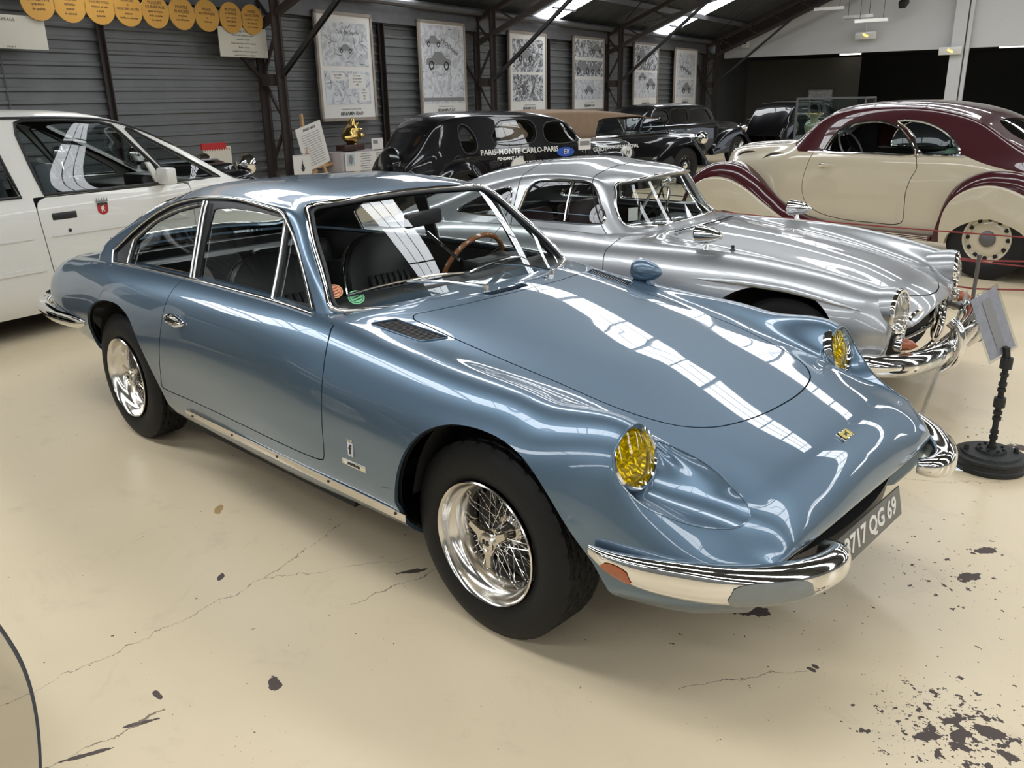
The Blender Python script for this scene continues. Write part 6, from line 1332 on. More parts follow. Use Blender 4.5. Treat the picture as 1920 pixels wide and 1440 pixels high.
C2 = curve([(1.06,1.40),(.87,1.405),(.68,1.355),(.52,1.265),(.42,1.16),(.40,1.115),(.44,1.105),(.75,1.105),(.80,1.13),(.86,1.235),(.97,1.34)], 60, True)[:, :2]
cg = lambda P: P[:,1] > .55
CWS = [(0,1.245),(.25,1.24),(.42,1.215),(.47,1.23),(.48,1.30),(.45,1.38),(.38,1.43),(.2,1.46),(0,1.465)]; q = curve(CWS, 60)[:, :2]; cws = np.vstack([q, (q*[-1,1])[::-1][1:-1]]); cfg = lambda P: (P[:,0] > 1.6)
CRW = [(0,1.23),(.22,1.23),(.33,1.245),(.36,1.29),(.34,1.37),(.26,1.41),(0,1.425)]; q = curve(CRW, 60)[:, :2]; crw = np.vstack([q, (q*[-1,1])[::-1][1:-1]]); crg = lambda P: (P[:,0] < .4) & (P[:,0] > -.7)
cd = np.vstack([curve([(1.93,1.085),(1.975,.95),(2.01,.80),(2.0,.66),(1.94,.55),(1.80,.47),(1.55,.42),(1.2,.41),(.90,.42),(.845,.45),(.84,.60),(.845,.74),(.81,.88),(.77,.97),(.79,1.05),(.80,1.085)], 120)[:, :2]]); cdg = lambda P: P[:,1] > .60
aw = Cut(np.array([(-.50,.2),(-.50,.5),(-.31,.68),(0,.74),(.29,.66),(.42,.45),(.42,.2)]), 'xz', -1, guard=lambda P: P[:,1] > .3, raw=True)
cuts0 = [aw, Cut(C1, 'xz', -1, 0, guard=cg, raw=True), Cut(C2, 'xz', -1, 0, guard=cg, raw=True), Cut(cws, YZ_, -1, guard=cfg, raw=True), Cut(crw, YZ_, -1, guard=crg, raw=True)]
panel('roof', SC_, cuts0+[Cut(mz, 'xz', 1, 0, raw=True)], M['maroon'], cm, res=(200, 80), rim=.01)
panel('body', SC_, cuts0+[Cut(mz, 'xz', -1, 0, raw=True), Cut(cd, 'xz', -1, .004, guard=cdg, raw=True)], M['cream'], cm, res=(200, 80), rim=.01)
for sd in ('left', 'right'): panel('door', SC_, [Cut(cd, 'xz', 1, .004, guard=cdg, raw=True), Cut(mz, 'xz', -1, 0, raw=True)], M['cream'], cm, side=sd, res=(90, 60), lo=(6, 5), hi=(14, 10), rim=.01)
panel('inner_shell', SC_, [Cut(np.array([(.3,1.08),(.3,1.42),(1.9,1.45),(1.95,1.08)]), 'xz', -1, 0, guard=lambda P: P[:,1] > .3, raw=True), Cut(cws, YZ_, -1, guard=cfg, raw=True), Cut(crw, YZ_, -1, guard=crg, raw=True)], M['black'], cm, off=-.02, res=(80, 30), rim=0)
for nm, q in (('door_window', C1), ('quarter_window', C2)):
    for sd in ('left', 'right'): panel(nm, SC_, [Cut(q, 'xz', 1, -.006, guard=cg, raw=True)], M['darkglass'], cm, side=sd, res=(90, 50), rim=0, off=-.012, lo=(4, 3), hi=(14, 6.5))
panel('windscreen', SC_, [Cut(cws, YZ_, 1, -.006, guard=cfg, raw=True)], M['darkglass'], cm, res=(50, 40), rim=0, off=-.012, lo=(8, 0), hi=(14, 4.5))
panel('rear_window', SC_, [Cut(crw, YZ_, 1, -.006, guard=crg, raw=True)], M['darkglass'], cm, res=(50, 40), rim=0, off=-.012, lo=(2, 0), hi=(8, 4.5))
gc = lambda x, z: (x, .69-(z-1.09)*.22, z)
ring_on(SC_, C1[::3], XZ_, gc, .014, .003, CH, cm, 'window_trim', n=60); ring_on(SC_, C2[::3], XZ_, gc, .013, .003, CH, cm, 'quarter_window_trim', n=60)
ring_on(SC_, [(2.0,1.084),(1.2,1.088),(.34,1.10)], XZ_, gc, .010, .003, CH, cm, 'waist_trim', n=30, closed=False)
for sg in (-1, 1):
    hd = empty('door_handle', (1.80, sg*.715, .96)); hd.parent = cm; b = MB(); b.tube([(0,0,0),(0,sg*.035,0),(-.13,sg*.035,0)], [.016,.014,.007], 8); b.obj('lever', CH, hd); b = MB(); b.lathe([(0,sg*.012),(.022,sg*.01),(.026,0)], 16, 'y'); b.obj('escutcheon', CH, hd)
    b = MB(); b.lathe([(0,sg*.01),(.018,sg*.008),(.02,-.01*sg)], 12, 'y', c=(2.36, sg*.60, .92)); b.obj('bonnet_catch', CH, cm)
    for x0 in (2.55, 3.02):
        pts = curve([(x0-.20,1.055),(x0-.06,1.055),(x0+.04,1.03),(x0+.10,.985),(x0+.06,1.0),(x0-.02,1.025),(x0-.12,1.04)], 30, True)[:, :2]
        Q, N = surf_at(SC_, XZ_, pts, np.array([(x, .45, z) for x, z in pts])); b = MB(); b.add((Q+N*.004)*[1, sg, 1], [tuple(range(len(Q)))]); b.obj('bonnet_scoop', M['black'], cm, smooth=False)
        b = MB(); b.tube((Q+N*.006)[:len(Q)//2]*[1, sg, 1], .009, 6); b.obj('scoop_lip', M['cream'], cm)
    # wings
    arch_r = [(-.43,.34),(-.40,.40),(-.31,.47),(-.17,.525),(0,.56),(.15,.525),(.29,.455),(.375,.37),(.39,.30)]
    ro = np.vstack([curve([(.50,.30),(.495,.46),(.47,.64),(.40,.80),(.28,.91),(.12,.975),(-.03,.985),(-.20,.965),(-.42,.87),(-.65,.72),(-.85,.56),(-1.0,.42),(-1.05,.30)], 60)[:, :2], curve([(-.45,.30)]+arch_r, 30)[:, :2]])
    pillow(ro, sg*.50, sg*.80, .12, M['maroon'], 'rear_wing', cm, steps=8)
    wl_ = curve(arch_r, 24)[:, :2]; nq = len(wl_); b = MB(); b.add([(x, sg*.79, z+.004) for x, z in wl_]+[(x, sg*.40, z+.004) for x, z in wl_]+[(x, sg*.40, .28) for x in (.40,-.45)], [(i, i+1, nq+i+1, nq+i) for i in range(nq-1)]+[tuple(range(nq, 2*nq+2))]); b.obj('wheel_well', M['black'], cm, sharp=60)
    ri = np.vstack([curve([(.415,.31),(.43,.47),(.405,.62),(.32,.745),(.18,.83),(.01,.86),(-.16,.83),(-.34,.75),(-.52,.62),(-.66,.48),(-.74,.36),(-.74,.31)], 50)[:, :2], curve([(-.42,.31)]+[(x*.93, z) for x, z in arch_r], 30)[:, :2]])
    pillow(ri, sg*.70, sg*.825, .02, M['cream'], 'rear_spat', cm, steps=4)
    arch_f = [(3.26,.30),(3.22,.34),(3.14,.375),(3.05,.39),(2.95,.395),(2.85,.39),(2.76,.375),(2.68,.34),(2.64,.30)]
    fo = np.vstack([curve([(1.45,.30),(1.66,.375),(1.91,.425),(2.18,.515),(2.40,.64),(2.64,.80),(2.89,.915),(3.14,.935),(3.34,.88),(3.50,.78),(3.60,.62),(3.63,.45),(3.60,.32)], 60)[:, :2], curve(arch_f, 26)[:, :2]])
    pillow(fo, sg*.46, sg*.80, .13, M['maroon'], 'front_wing', cm, steps=8)
    fi = np.vstack([curve([(2.0,.31),(2.2,.40),(2.42,.52),(2.65,.655),(2.90,.755),(3.12,.775),(3.30,.735),(3.44,.65),(3.52,.52),(3.54,.40),(3.50,.31)], 50)[:, :2], curve(arch_f, 26)[:, :2]])
    pillow(fi, sg*.70, sg*.825, .03, M['cream'], 'front_spat', cm, steps=4)
    b = MB(); b.box((1.35, sg*.72, .325), (1.7, .20, .05)); b.obj('running_board', M['maroon'], cm, bevel=.015)
    for k in range(3): q = MB(); q.bar((.52, sg*.823, .312+.016*k), (2.1, sg*.823, .312+.016*k), .006, .006); q.obj('running_board_strip', CH, cm)
    for kx in (0, 2.95): wheel_plain(cm, (kx, sg*.705, .375), sg, .375, .215, .17, M['cream'], M['galv'], 12, 'rear_wheel' if kx == 0 else 'front_wheel')
    lamp_unit(cm, (3.52, sg*.42, .72), .10, (1,0,0), M['clens'])
    b = MB(); b.lathe([(.108,-.02),(.11,-.06),(.09,-.14),(.0,-.22)], 24, 'x', c=(3.52, sg*.42, .72)); b.obj('lamp_shell', M['maroon'], cm)
b = MB(); b.tube([(3.66,y,.42) for y in (-.75,-.4,0,.4,.75)], .035, 10); b.obj('front_bumper', CH, cm)
b = MB(); b.tube([(-1.82,y,.40) for y in (-.7,-.3,0,.3,.7)], .035, 10); b.obj('rear_bumper', CH, cm)
b = MB(); b.tube(curve([(3.36,0,1.13),(3.42,0,1.0),(3.45,0,.8),(3.46,0,.55)], 14), .018, 8)
for k in range(-5, 6): b.tube([(3.40-.02*abs(k)*.5, .035*k, .98-.02*abs(k)),(3.43-.01*abs(k),.035*k,.52)], .006, 5)
b.obj('radiator_grille', CH, cm)
b = MB(); b.box((1.0,0,.33),(4.2,.78,.1)); b.obj('chassis', M['black'], cm)
GN = mat('pale_green_leather', (.20,.34,.25), 0, .5)
for y in (-.32,.32): simple_seat(cm, 1.35, y, GN, z=.5, h=.45)
b = MB(); b.box((.55,0,.95),(.14,1.1,.42)); b.obj('rear_seat', GN, cm, bevel=.05)
steering(cm, (1.72,.30,1.12), math.radians(-60), M['white'], .19)
# ================================================================= black saloons and the cabriolet in the back row
BK = M['blackpaint']
def vintage(s_off, d, lab, st, wins, wheels, wingsets, extra=None, halfw=.78, m=BK, ws=None, pose=None):
    if pose: px, py, hd_, xr = pose; loc_ = (px-xr*math.cos(hd_), py-xr*math.sin(hd_), 0)
    else: loc_, hd_ = tuple(wf(0, d+halfw, 0)), RZW
    o = empty('car', loc_, hd_, label=lab, cat='car'); S = Surf(np.array(sil_net(st)))
    g = lambda P: P[:,1] > .42; cuts = [Cut(np.array(w), 'xz', -1, 0, guard=g, raw=True) for w in wins]
    panel('body', S, cuts, m, o, res=(130, 44), rim=.02)
    panel('inner_shell', S, [Cut(np.array(w), 'xz', -1, -.02, guard=g, raw=True) for w in wins], M['black'], o, off=-.025, res=(60, 24), rim=0)
    for w in wins:
        for sd in ('right', 'left'): panel('side_window', S, [Cut(np.array(w), 'xz', 1, -.008, guard=g, raw=True)], M['darkglass'], o, side=sd, res=(90, 30), rim=0, off=-.012, lo=(0, 3), hi=(S.a-1, 6.6))
        W2 = np.array(w)[::2]; ring_on(S, W2, XZ_, lambda x, z: (x, .62, z), .008, .002, M['darksteel'], o, 'window_seal', n=30)
    for x in wheels:
        for sg in (-1, 1): wheel_plain(o, (x, sg*(halfw-.13), .36), sg, .36, .20, .15, m, CH, 0)
    for poly, r in wingsets:
        for sg in (-1, 1): pillow(curve(poly, 50, True)[:, :2] if len(poly) < 20 else poly, sg*.45, sg*halfw, r, m, 'wing', o, steps=6)
    return o, S
def rwin(x0, x1, z0, z1, r=.06, sl=0., sr=0.): return curve([(x0+r,z0),(x1-r,z0),(x1,z0+r),(x1+sr,z1-r),(x1+sr-r,z1),(x0+sl+r,z1),(x0+sl,z1-r),(x0,z0+r)], 44, True)[:, :2]
def wing(cx, R, h, back=.5, front=.55):
    a = [(cx-back-.05,.30),(cx-back,.55),(cx-back*.62,.80),(cx-.12,.90*h),(cx+.15,.90*h),(cx+front*.6,.76*h),(cx+front,.55),(cx+front+.12,.34)]
    b_ = [(cx+R,.34),(cx+R*.85,.55),(cx+R*.45,.70),(cx,.75),(cx-R*.45,.70),(cx-R*.85,.55),(cx-R,.34)]
    return np.vstack([curve(a, 40)[:, :2], curve(b_, 24)[:, :2]])
# rally saloon with white lettering
ST1 = [(6.42,.60,.35,.58,.42,.52,.46,.46,.34),(6.5,.86,.40,.83,.50,.76,.54,.56,.32),(6.68,1.04,.44,1.0,.54,.92,.60,.62,.30),(6.82,1.18,.46,1.14,.55,1.0,.63,.66,.30),(6.95,1.34,.48,1.28,.56,1.05,.66,.69,.30),(7.1,1.46,.49,1.38,.57,1.08,.67,.70,.30),(7.35,1.53,.50,1.43,.58,1.08,.68,.71,.30),(7.8,1.545,.50,1.45,.585,1.08,.68,.71,.30),(8.3,1.54,.50,1.445,.585,1.08,.68,.71,.30),(8.8,1.52,.50,1.43,.58,1.08,.68,.71,.30),(9.2,1.475,.49,1.39,.57,1.08,.67,.70,.30),(9.45,1.40,.48,1.32,.56,1.07,.66,.70,.30),(9.62,1.27,.47,1.21,.55,1.06,.65,.69,.30),(9.78,1.13,.45,1.10,.54,1.03,.62,.68,.30),(10.1,1.10,.36,1.05,.47,.98,.54,.60,.34),(10.6,1.09,.28,1.03,.40,.94,.47,.52,.38),(11.05,1.06,.20,.99,.31,.90,.38,.42,.42),(11.15,.92,.14,.87,.22,.80,.28,.32,.46)]
w1 = [rwin(7.92,8.76,1.12,1.395,.07,sl=.10), rwin(8.92,9.60,1.10,1.355,.06,sr=-.16), curve([(7.42,1.02),(7.60,1.02),(7.66,1.12),(7.58,1.30),(7.46,1.38),(7.38,1.36),(7.36,1.2)], 40, True)[:, :2]]
cx_ = lambda x: 10.35+(x-10.35)*.88
ST1 = [(cx_(t[0]),)+t[1:] for t in ST1]; w1 = [np.c_[cx_(w_[:,0]), w_[:,1]] for w_ in w1]
ca, S1_ = vintage(0, 5.4, 'black rally saloon with white PARIS-MONTE CARLO-PARIS lettering on its doors', ST1, w1, (cx_(7.35), 10.35), [(wing(cx_(7.35),.40,1.0,.50,.5), .12), (wing(10.35,.40,1.0,.80,.55), .12)], pose=(-6.75,8.22,math.radians(76.3),10.35))
def side_text(o, S, t, x, z, sz, m=M['white'], y=.72, bold=.001, shear=0.):
    x = cx_(x); z -= .03
    text('lettering', t, sz, m, o, (x, -y-.004, z), (1,0,0), (0,.16,1), .002, bold=bold, shear=shear)
side_text(ca, S1_, 'PARIS-MONTE CARLO-PARIS', 8.42, 1.035, .102, y=.70, bold=.0015); side_text(ca, S1_, 'PENDANT 1 AN', 8.22, .945, .060, y=.712); side_text(ca, S1_, 'LA SECURITE DE  MOTEUR', 8.72, .875, .058, y=.716); side_text(ca, S1_, 'DE 2000 Km', 8.60, .81, .058, y=.718)
side_text(ca, S1_, 'A. GUIOT', 10.05, .985, .085, y=.60); side_text(ca, S1_, 'BOUGIES-MARCHAL', 10.70, 1.0, .070, y=.50)
for x, z, r, mt, t in ((8.599,.80,.12,M['white'],'Orange'), (10.702,.88,.09,M['white'],'M'),):
    b = MB(); b.lathe([(0,-.735 if x < 9.5 else -.56),(r,-.735 if x < 9.5 else -.56),(r,-.70 if x < 9.5 else -.50)], 28, 'y', c=(x,0,z)); b.obj('round_sticker', mt, ca, smooth=False); text('sticker_lettering', t, .06 if x < 9.5 else .09, M['ink'], ca, (x, -.738 if x < 9.5 else -.563, z), (1,0,0), (0,0,1), .001, shear=.2)
b = MB(); b.prism([(9.42+.15*math.cos(a), .96+.065*math.sin(a)) for a in np.linspace(0, 2*PI, 30)[:-1]], -.716, -.70, Matrix(((1,0,0,0),(0,0,1,0),(0,1,0,0),(0,0,0,1)))); b.obj('blue_oval_sticker', mat('blue_sticker', (.02,.08,.40), 0, .4), ca, smooth=False)
text('sticker_lettering', 'Elf', .10, M['white'], ca, (9.42,-.72,.96), (1,0,0), (0,0,1), .001, shear=.2)
b = MB(); b.box((9.74,-.735,1.05),(.22,.006,.15)); b.obj('window_card', M['paper'], ca, smooth=False); b = MB(); b.box((9.74,-.74,1.065),(.17,.004,.06)); b.obj('card_print', M['greyink'], ca, smooth=False)
b = MB(); b.lathe([(0,-.10),(.20,-.09),(.26,-.05),(.29,.02),(.28,.06)], 36, 'x', c=(7.0,0,.82)); b.obj('spare_wheel_cover', BK, ca)
Q, N = on_surf(S1_, [(7.0,-.56,1.36)], 0); b = MB(); b.box((7.30,-.0,1.30),(.012,.66,.10), Matrix.Rotation(-.75, 3, 'Y')); b.obj('rear_window', M['darkglass'], ca)
text('lettering', 'PARIS-MONTE CARLO', .055, M['greyink'], ca, (7.38,0,1.45), (0,-1,0), (.6,0,1), .001)
# cabriolet with tan hood
ST2 = [(11.2,.62,.4,.60,.5,.55,.54,.52,.34),(11.4,.82,.46,.80,.56,.74,.62,.64,.32),(11.8,.96,.50,.94,.60,.90,.67,.70,.30),(12.4,1.0,.52,.98,.62,.94,.69,.72,.30),(13.2,1.01,.52,.99,.62,.95,.70,.73,.30),(14.2,1.01,.52,.99,.62,.95,.70,.73,.30),(15.2,1.01,.50,.99,.60,.95,.69,.73,.30),(15.9,1.02,.44,.99,.55,.94,.64,.70,.31),(16.4,1.0,.36,.96,.47,.90,.56,.62,.34),(17.0,.98,.27,.93,.38,.86,.46,.50,.38),(17.3,.94,.2,.89,.3,.82,.36,.4,.42)]
cb, S2_ = vintage(0, 6.9, 'black cabriolet with a raised tan canvas hood behind the rally saloon', ST2, [], (12.5, 16.4), [(wing(12.5,.42,1.0,.7,.5), .12), (wing(16.4,.42,1.0,.95,.55), .12)], pose=(-8.4,12.75,math.radians(79),16.4))
HT = [(12.15,1.02,.60,1.0,.66,.98,.66,.66,.95),(12.22,1.22,.55,1.17,.62,1.06,.66,.67,.96),(12.45,1.38,.54,1.32,.62,1.12,.66,.675,.96),(12.75,1.475,.53,1.41,.61,1.2,.66,.675,.97),(13.2,1.50,.53,1.43,.61,1.2,.66,.675,.97),(13.8,1.49,.53,1.42,.61,1.2,.66,.675,.97),(14.5,1.455,.53,1.39,.61,1.2,.66,.675,.97),(15.2,1.385,.52,1.33,.60,1.2,.65,.67,.98),(15.75,1.30,.50,1.26,.58,1.18,.63,.66,1.0)]
SH = Surf(np.array(sil_net(HT))); hw = rwin(14.0,15.95,.90,1.30,.03,sl=.12,sr=-.22); hg = lambda P: P[:,1] > .45
panel('canvas_hood', SH, [Cut(hw, 'xz', -1, 0, guard=hg, raw=True)], M['tan'], cb, res=(90, 40), rim=.02)
for sg in (-1, 1):
    b = MB(); b.add([(14.05,sg*.655,1.0),(15.95,sg*.64,1.0),(15.72,sg*.60,1.27),(14.15,sg*.62,1.33)], [(0,1,2,3)]); b.obj('side_screen', M['darkglass'], cb, smooth=False)
    b = MB(); b.tube([(14.05,sg*.66,1.0),(15.97,sg*.645,1.0),(15.74,sg*.60,1.29)], .012, 6); b.obj('screen_frame', CH, cb); b = MB(); b.tube([(11.8,sg*.73,.965),(13.5,sg*.745,.985),(15.4,sg*.735,.985)], .012, 6); b.obj('waist_trim', CH, cb)
    b = MB(); b.box((14.2, sg*.745, .90),(.16,.03,.02)); b.obj('door_handle', CH, cb, bevel=.005); lamp_unit(cb, (17.2, sg*.42, .86), .12, (1,0,0), M['clens']); b = MB(); b.lathe([(.128,-.02),(.13,-.05),(.1,-.14),(0,-.2)], 24, 'x', c=(17.2, sg*.42, .86)); b.obj('lamp_shell', CH, cb)
b = MB(); b.add([(15.95,-.62,1.0),(15.95,.62,1.0),(15.72,.58,1.27),(15.72,-.58,1.27)], [(0,1,2,3)]); b.obj('windscreen', M['darkglass'], cb, smooth=False)
# two more black saloons
def sal(x0, k=1.):
    st = [(0,.62,.4,.6,.5,.55,.54,.52,.34),(.15,.95,.45,.92,.54,.84,.6,.62,.32),(.45,1.30,.48,1.24,.56,1.0,.64,.67,.30),(.75,1.46,.50,1.40,.58,1.04,.66,.69,.30),(1.2,1.52,.50,1.45,.585,1.05,.67,.70,.30),(1.9,1.53,.50,1.46,.585,1.05,.67,.70,.30),(2.5,1.51,.50,1.44,.58,1.05,.67,.70,.30),(2.85,1.44,.49,1.37,.57,1.05,.66,.70,.30),(3.05,1.28,.47,1.22,.55,1.04,.65,.69,.30),(3.2,1.10,.42,1.07,.52,1.0,.60,.66,.32),(3.8,1.08,.32,1.03,.44,.94,.52,.56,.36),(4.4,1.04,.22,.98,.34,.88,.41,.45,.42),(4.55,.9,.16,.85,.25,.77,.3,.34,.46)]
    return [(x0+a[0]*k,)+a[1:] for a in st]
for x0, d, k, lab in ((17.6, 8.4, 1.0, 'long black saloon behind the tan cabriolet and the cream coupe bonnet'), (24.2, 8.6, 1.05, 'farthest black saloon with bright bonnet louvres below the last posters')):
    o, S_ = vintage(0, d, lab, sal(x0, k), [rwin(x0+.62*k,x0+1.25*k,1.09,1.37,.06,sl=.12), rwin(x0+1.34*k,x0+1.95*k,1.09,1.39,.05), rwin(x0+2.04*k,x0+2.88*k,1.09,1.37,.05,sr=-.14)], (x0+.9*k, x0+3.9*k), [(wing(x0+.9*k,.42,1.0,.7,.5), .12), (wing(x0+3.9*k,.42,1.02,1.0,.6), .12)], pose=(-10.0,17.6,math.radians(84),x0+3.9*k) if x0 < 20 else (-9.6,23.8,math.radians(88),x0+3.9*k))
    for sg in (-1, 1):
        for q in range(3): b = MB(); b.bar((x0+3.3*k, sg*(.62-.04*q), .98-.07*q), (x0+4.2*k, sg*(.50-.03*q), .95-.07*q), .012, .012); b.obj('bonnet_strip', CH, o)
        b = MB(); b.tube([(x0+.3*k,sg*.685,1.04),(x0+2.95*k,sg*.70,1.05),(x0+3.2*k,sg*.66,1.03)], .010, 6); b.obj('waist_trim', CH, o)
        b = MB(); b.lathe([(.0,.06),(.1,.04),(.125,0),(.12,-.05),(.0,-.18)], 24, 'x', c=(x0+4.5*k, sg*.45, .88)); b.obj('headlamp', CH, o)
        b = MB(); b.box((x0+1.9*k, sg*.735, .93),(.15,.03,.02)); b.obj('door_handle', CH, o, bevel=.005)
# black open tourer at the far right
ot, So = vintage(0, 1.2, 'black vintage car at the right edge beyond the cream coupe roof', [(a+0,)+b_ for a, *b_ in [(x[0],)+tuple(x[1:]) for x in sal(14.6, 1.2)]] if False else [tuple(x) for x in sal(14.4, 1.15)], [rwin(15.15,15.85,1.10,1.37,.05,sl=.1), rwin(15.95,16.65,1.10,1.39,.05), rwin(16.75,17.6,1.10,1.37,.05,sr=-.14)], (15.4, 18.8), [(wing(15.4,.42,1.0,.7,.5), .12), (wing(18.8,.42,1.02,.9,.6), .12)])
# vintage black tourer with chrome lamps behind the white people carrier
ST5 = [(3.0,.62,.4,.6,.5,.55,.54,.52,.34),(3.2,.95,.45,.92,.54,.86,.6,.62,.32),(3.8,1.03,.50,1.01,.58,.95,.66,.70,.30),(4.8,1.04,.50,1.02,.58,.96,.66,.70,.30),(5.5,1.06,.44,1.03,.52,.96,.60,.66,.32),(6.0,1.05,.34,1.01,.44,.93,.52,.58,.34),(6.7,1.03,.25,.98,.36,.88,.44,.48,.38),(7.0,1.0,.2,.95,.3,.84,.36,.4,.42),(7.04,.8,.16,.76,.25,.7,.3,.34,.46)]
v5, S5 = vintage(0, 8.35, 'black vintage tourer with chrome headlamps between the white people carrier and the wall', ST5, [], (4.0, 6.7), [(wing(4.0,.42,1.0,.7,.5), .12), (wing(6.7,.42,1.02,1.0,.55), .12)])
v5.location = v5.location+E1*.42
for sg in (-1, 1):
    b = MB(); b.lathe([(.0,.07),(.08,.055),(.125,.01),(.13,-.03),(.10,-.11),(.0,-.17)], 28, 'x', c=(7.12, sg*.42, .97)); b.obj('headlamp', CH, v5)
    b = MB(); b.lathe([(.0,.06),(.07,.05),(.10,.01),(.105,-.03),(.08,-.09),(.0,-.14)], 28, 'z', c=(5.35, sg*.72, 1.22)); b.obj('spot_lamp', CH, v5); b = MB(); b.tube([(5.35,sg*.70,1.0),(5.35,sg*.72,1.15)], .012, 8); b.obj('lamp_stalk', CH, v5)
b = MB(); b.box((6.4,0,1.045),(.9,.4,.02)); b.obj('bonnet_reflection', M['silver'], v5, bevel=.008)  # silver plate stands in for the reflection on the black bonnet
b = MB(); b.tube([(5.45,-.6,1.02),(5.35,-.6,1.42),(5.35,.6,1.42),(5.45,.6,1.02)], .014, 8); b.obj('windscreen_frame', CH, v5); b = MB(); b.add([(5.45,-.6,1.04),(5.45,.6,1.04),(5.35,.6,1.41),(5.35,-.6,1.41)], [(0,1,2,3)]); b.obj('windscreen', M['darkglass'], v5, smooth=False)
# dark saloon in the next row, on the photographer's side: it shows as a reflection along the blue flank
def near_row():
    o = empty('car', (-4.3,-3.3,0), 0, label='dark grey saloon in the row beside the blue coupe, outside the frame', cat='car')
    st = [(x*1.0-2.2,)+t for x, *t_ in [(a[0],)+tuple(a[1:]) for a in sal(0, 1.0)] for t in [tuple(t_)]]; S = Surf(np.array(sil_net(st)))
    dm = mat('dark_grey_paint', (.03,.032,.036), .3, .25, 1.)
    panel('body', S, [], dm, o, res=(90, 36), rim=.02)
    for x in (-1.3, 1.7):
        for sg in (-1, 1): wheel_plain(o, (x, sg*.66, .34), sg, .34, .20, .17, M['alu'], CH, 0); pillow(wing(x,.40,.95,.6,.55), sg*.4, sg*.80, .12, dm, 'wing', o)
near_row()
# ================================================================= smaller things
def on_wall(name, s, d, z, lab, cat, rz=0., tilt=0.):
    o = empty(name, label=lab, cat=cat); o.matrix_world = wfr(s, d, z) @ Matrix.Rotation(rz, 4, 'Y') @ Matrix.Rotation(tilt, 4, 'Z'); return o
e_ = on_wall('easel', 10.02, 10.1, 0, 'light wooden easel standing against the wall under the first comic poster', 'easel')
for nm, a, c in (('front_leg', (-.30,.0,.25), (-.14,1.53,0)), ('front_leg', (.36,.0,.25), (.10,.95,.03)), ('rear_leg', (.1,.0,-.35), (-.12,1.40,-.02))): b = MB(); b.bar(a, c, .035, .05, up=(0,0,1)); b.obj(nm, M['lwood'], e_, smooth=False)
b = MB(); b.bar((-.36,.70,.08), (.46,.76,.08), .05, .04, up=(0,0,1)); b.obj('ledge', M['lwood'], e_, smooth=False); b = MB(); b.bar((-.05,.62,.05), (.02,.70,.05), .12, .03, up=(0,0,1)); b.obj('bracket', M['lwood'], e_, smooth=False)
pn = on_wall('info_panel', 9.98, 10.0, 1.05, 'white printed panel leaning on the wooden easel', 'sign', tilt=math.radians(14))
b = MB(); b.box((0,0,0), (.56,.66,.012)); b.obj('board', M['paper'], pn, smooth=False)
text('heading', 'PARIS-NICE', .055, M['ink'], pn, (0,.27,.008), (1,0,0), (0,1,0), .0006, shear=.3, bold=.001)
for i in range(14): text('text_line', 'Un moteur de legende au coeur du musee' if i % 2 else 'dans les annees trente a Lyon et ailleurs', .024, M['greyink'], pn, (0,.20-.036*i,.008), (1,0,0), (0,1,0), .0005)
pd = on_wall('spiral_pad', 9.52, 9.8, .80, 'white spiral-bound pad with a dark emblem standing before the easel', 'notepad')
b = MB(); b.box((0,0,0), (.36,.29,.015)); b.obj('pad', M['paper'], pd, smooth=False); b = MB()
for i in range(14): b.tube([(-.165+.0254*i+.0*k, .145+.016*math.cos(a), .016*math.sin(a)) for k, a in enumerate(np.linspace(0, 2*PI, 9)[:-1])], .002, 4, closed=True)
b.obj('spiral_binding', M['galv'], pd); b = MB(); b.prism([(-.02,-.10),(.02,-.10),(.045,-.04),(.02,-.05),(.03,0),(.01,-.01),(0,.09),(-.01,-.01),(-.03,0),(-.02,-.05),(-.045,-.04)], .008, .010); b.obj('emblem', M['ink'], pd, smooth=False)
b = MB(); b.box((0,-.45,-.02), (.30,.62,.02)); b.obj('pad_stand', M['galv'], pd, smooth=False)
bx = on_wall('display_box', 10.95, 10.0, 0, 'pale display plinth with printed front carrying a golden sculpture', 'plinth')
b = MB(); b.box((0,.46,-.02), (1.10,.92,.40)); b.obj('plinth_body', mat('mauve_grey_board', (.42,.38,.38), 0, .7), bx, smooth=False); b = MB(); b.box((.03,.74,.20), (1.02,.34,.012)); b.obj('printed_front', M['paper'], bx, smooth=False)
b = MB(); b.box((-.36,.80,.208), (.18,.18,.003)); b.obj('portrait', mat('pale_blue_print', (.40,.50,.52), 0, .7), bx, smooth=False); b = MB(); b.prism([(-.40,.76),(-.36,.72),(-.32,.76),(-.31,.84),(-.36,.88),(-.41,.84)], .210, .212); b.obj('portrait_drawing', M['greyink'], bx, smooth=False)
b = MB(); b.box((.38,.65,.208), (.24,.12,.003)); b.obj('photo_print', M['sketch2'], bx, smooth=False)
for i in range(8): text('text_line', 'exposition permanente' if i % 2 else 'automobile et art', .028, M['greyink'], bx, (.0,.88-.038*i,.208), (1,0,0), (0,1,0), .0004); text('text_line', 'musee municipal', .026, M['greyink'], bx, (.36,.88-.030*i if i < 5 else .88,.208), (1,0,0), (0,1,0), .0004)
sc = on_wall('sculpture', 10.88, 10.0, .93, 'golden abstract sculpture on a dark wooden base on the plinth', 'sculpture')
b = MB(); b.box((-.05,.05,0), (.48,.09,.2)); b.obj('base_block', mat('dark_wood_block', (.05,.022,.015), 0, .4, var=.3), sc, bevel=.004)
b = MB(); V = []; nu, nv = 24, 32
for i in range(nu+1):
    th = PI*i/nu
    for j in range(nv):
        ph = 2*PI*j/nv; r = .15*(1+.10*math.sin(3*ph+2*th)+.08*math.cos(5*th+ph)); V.append((r*math.sin(th)*math.cos(ph)*1.0+.06*math.cos(th), .26+r*1.05*math.cos(th), r*math.sin(th)*math.sin(ph)*.9))
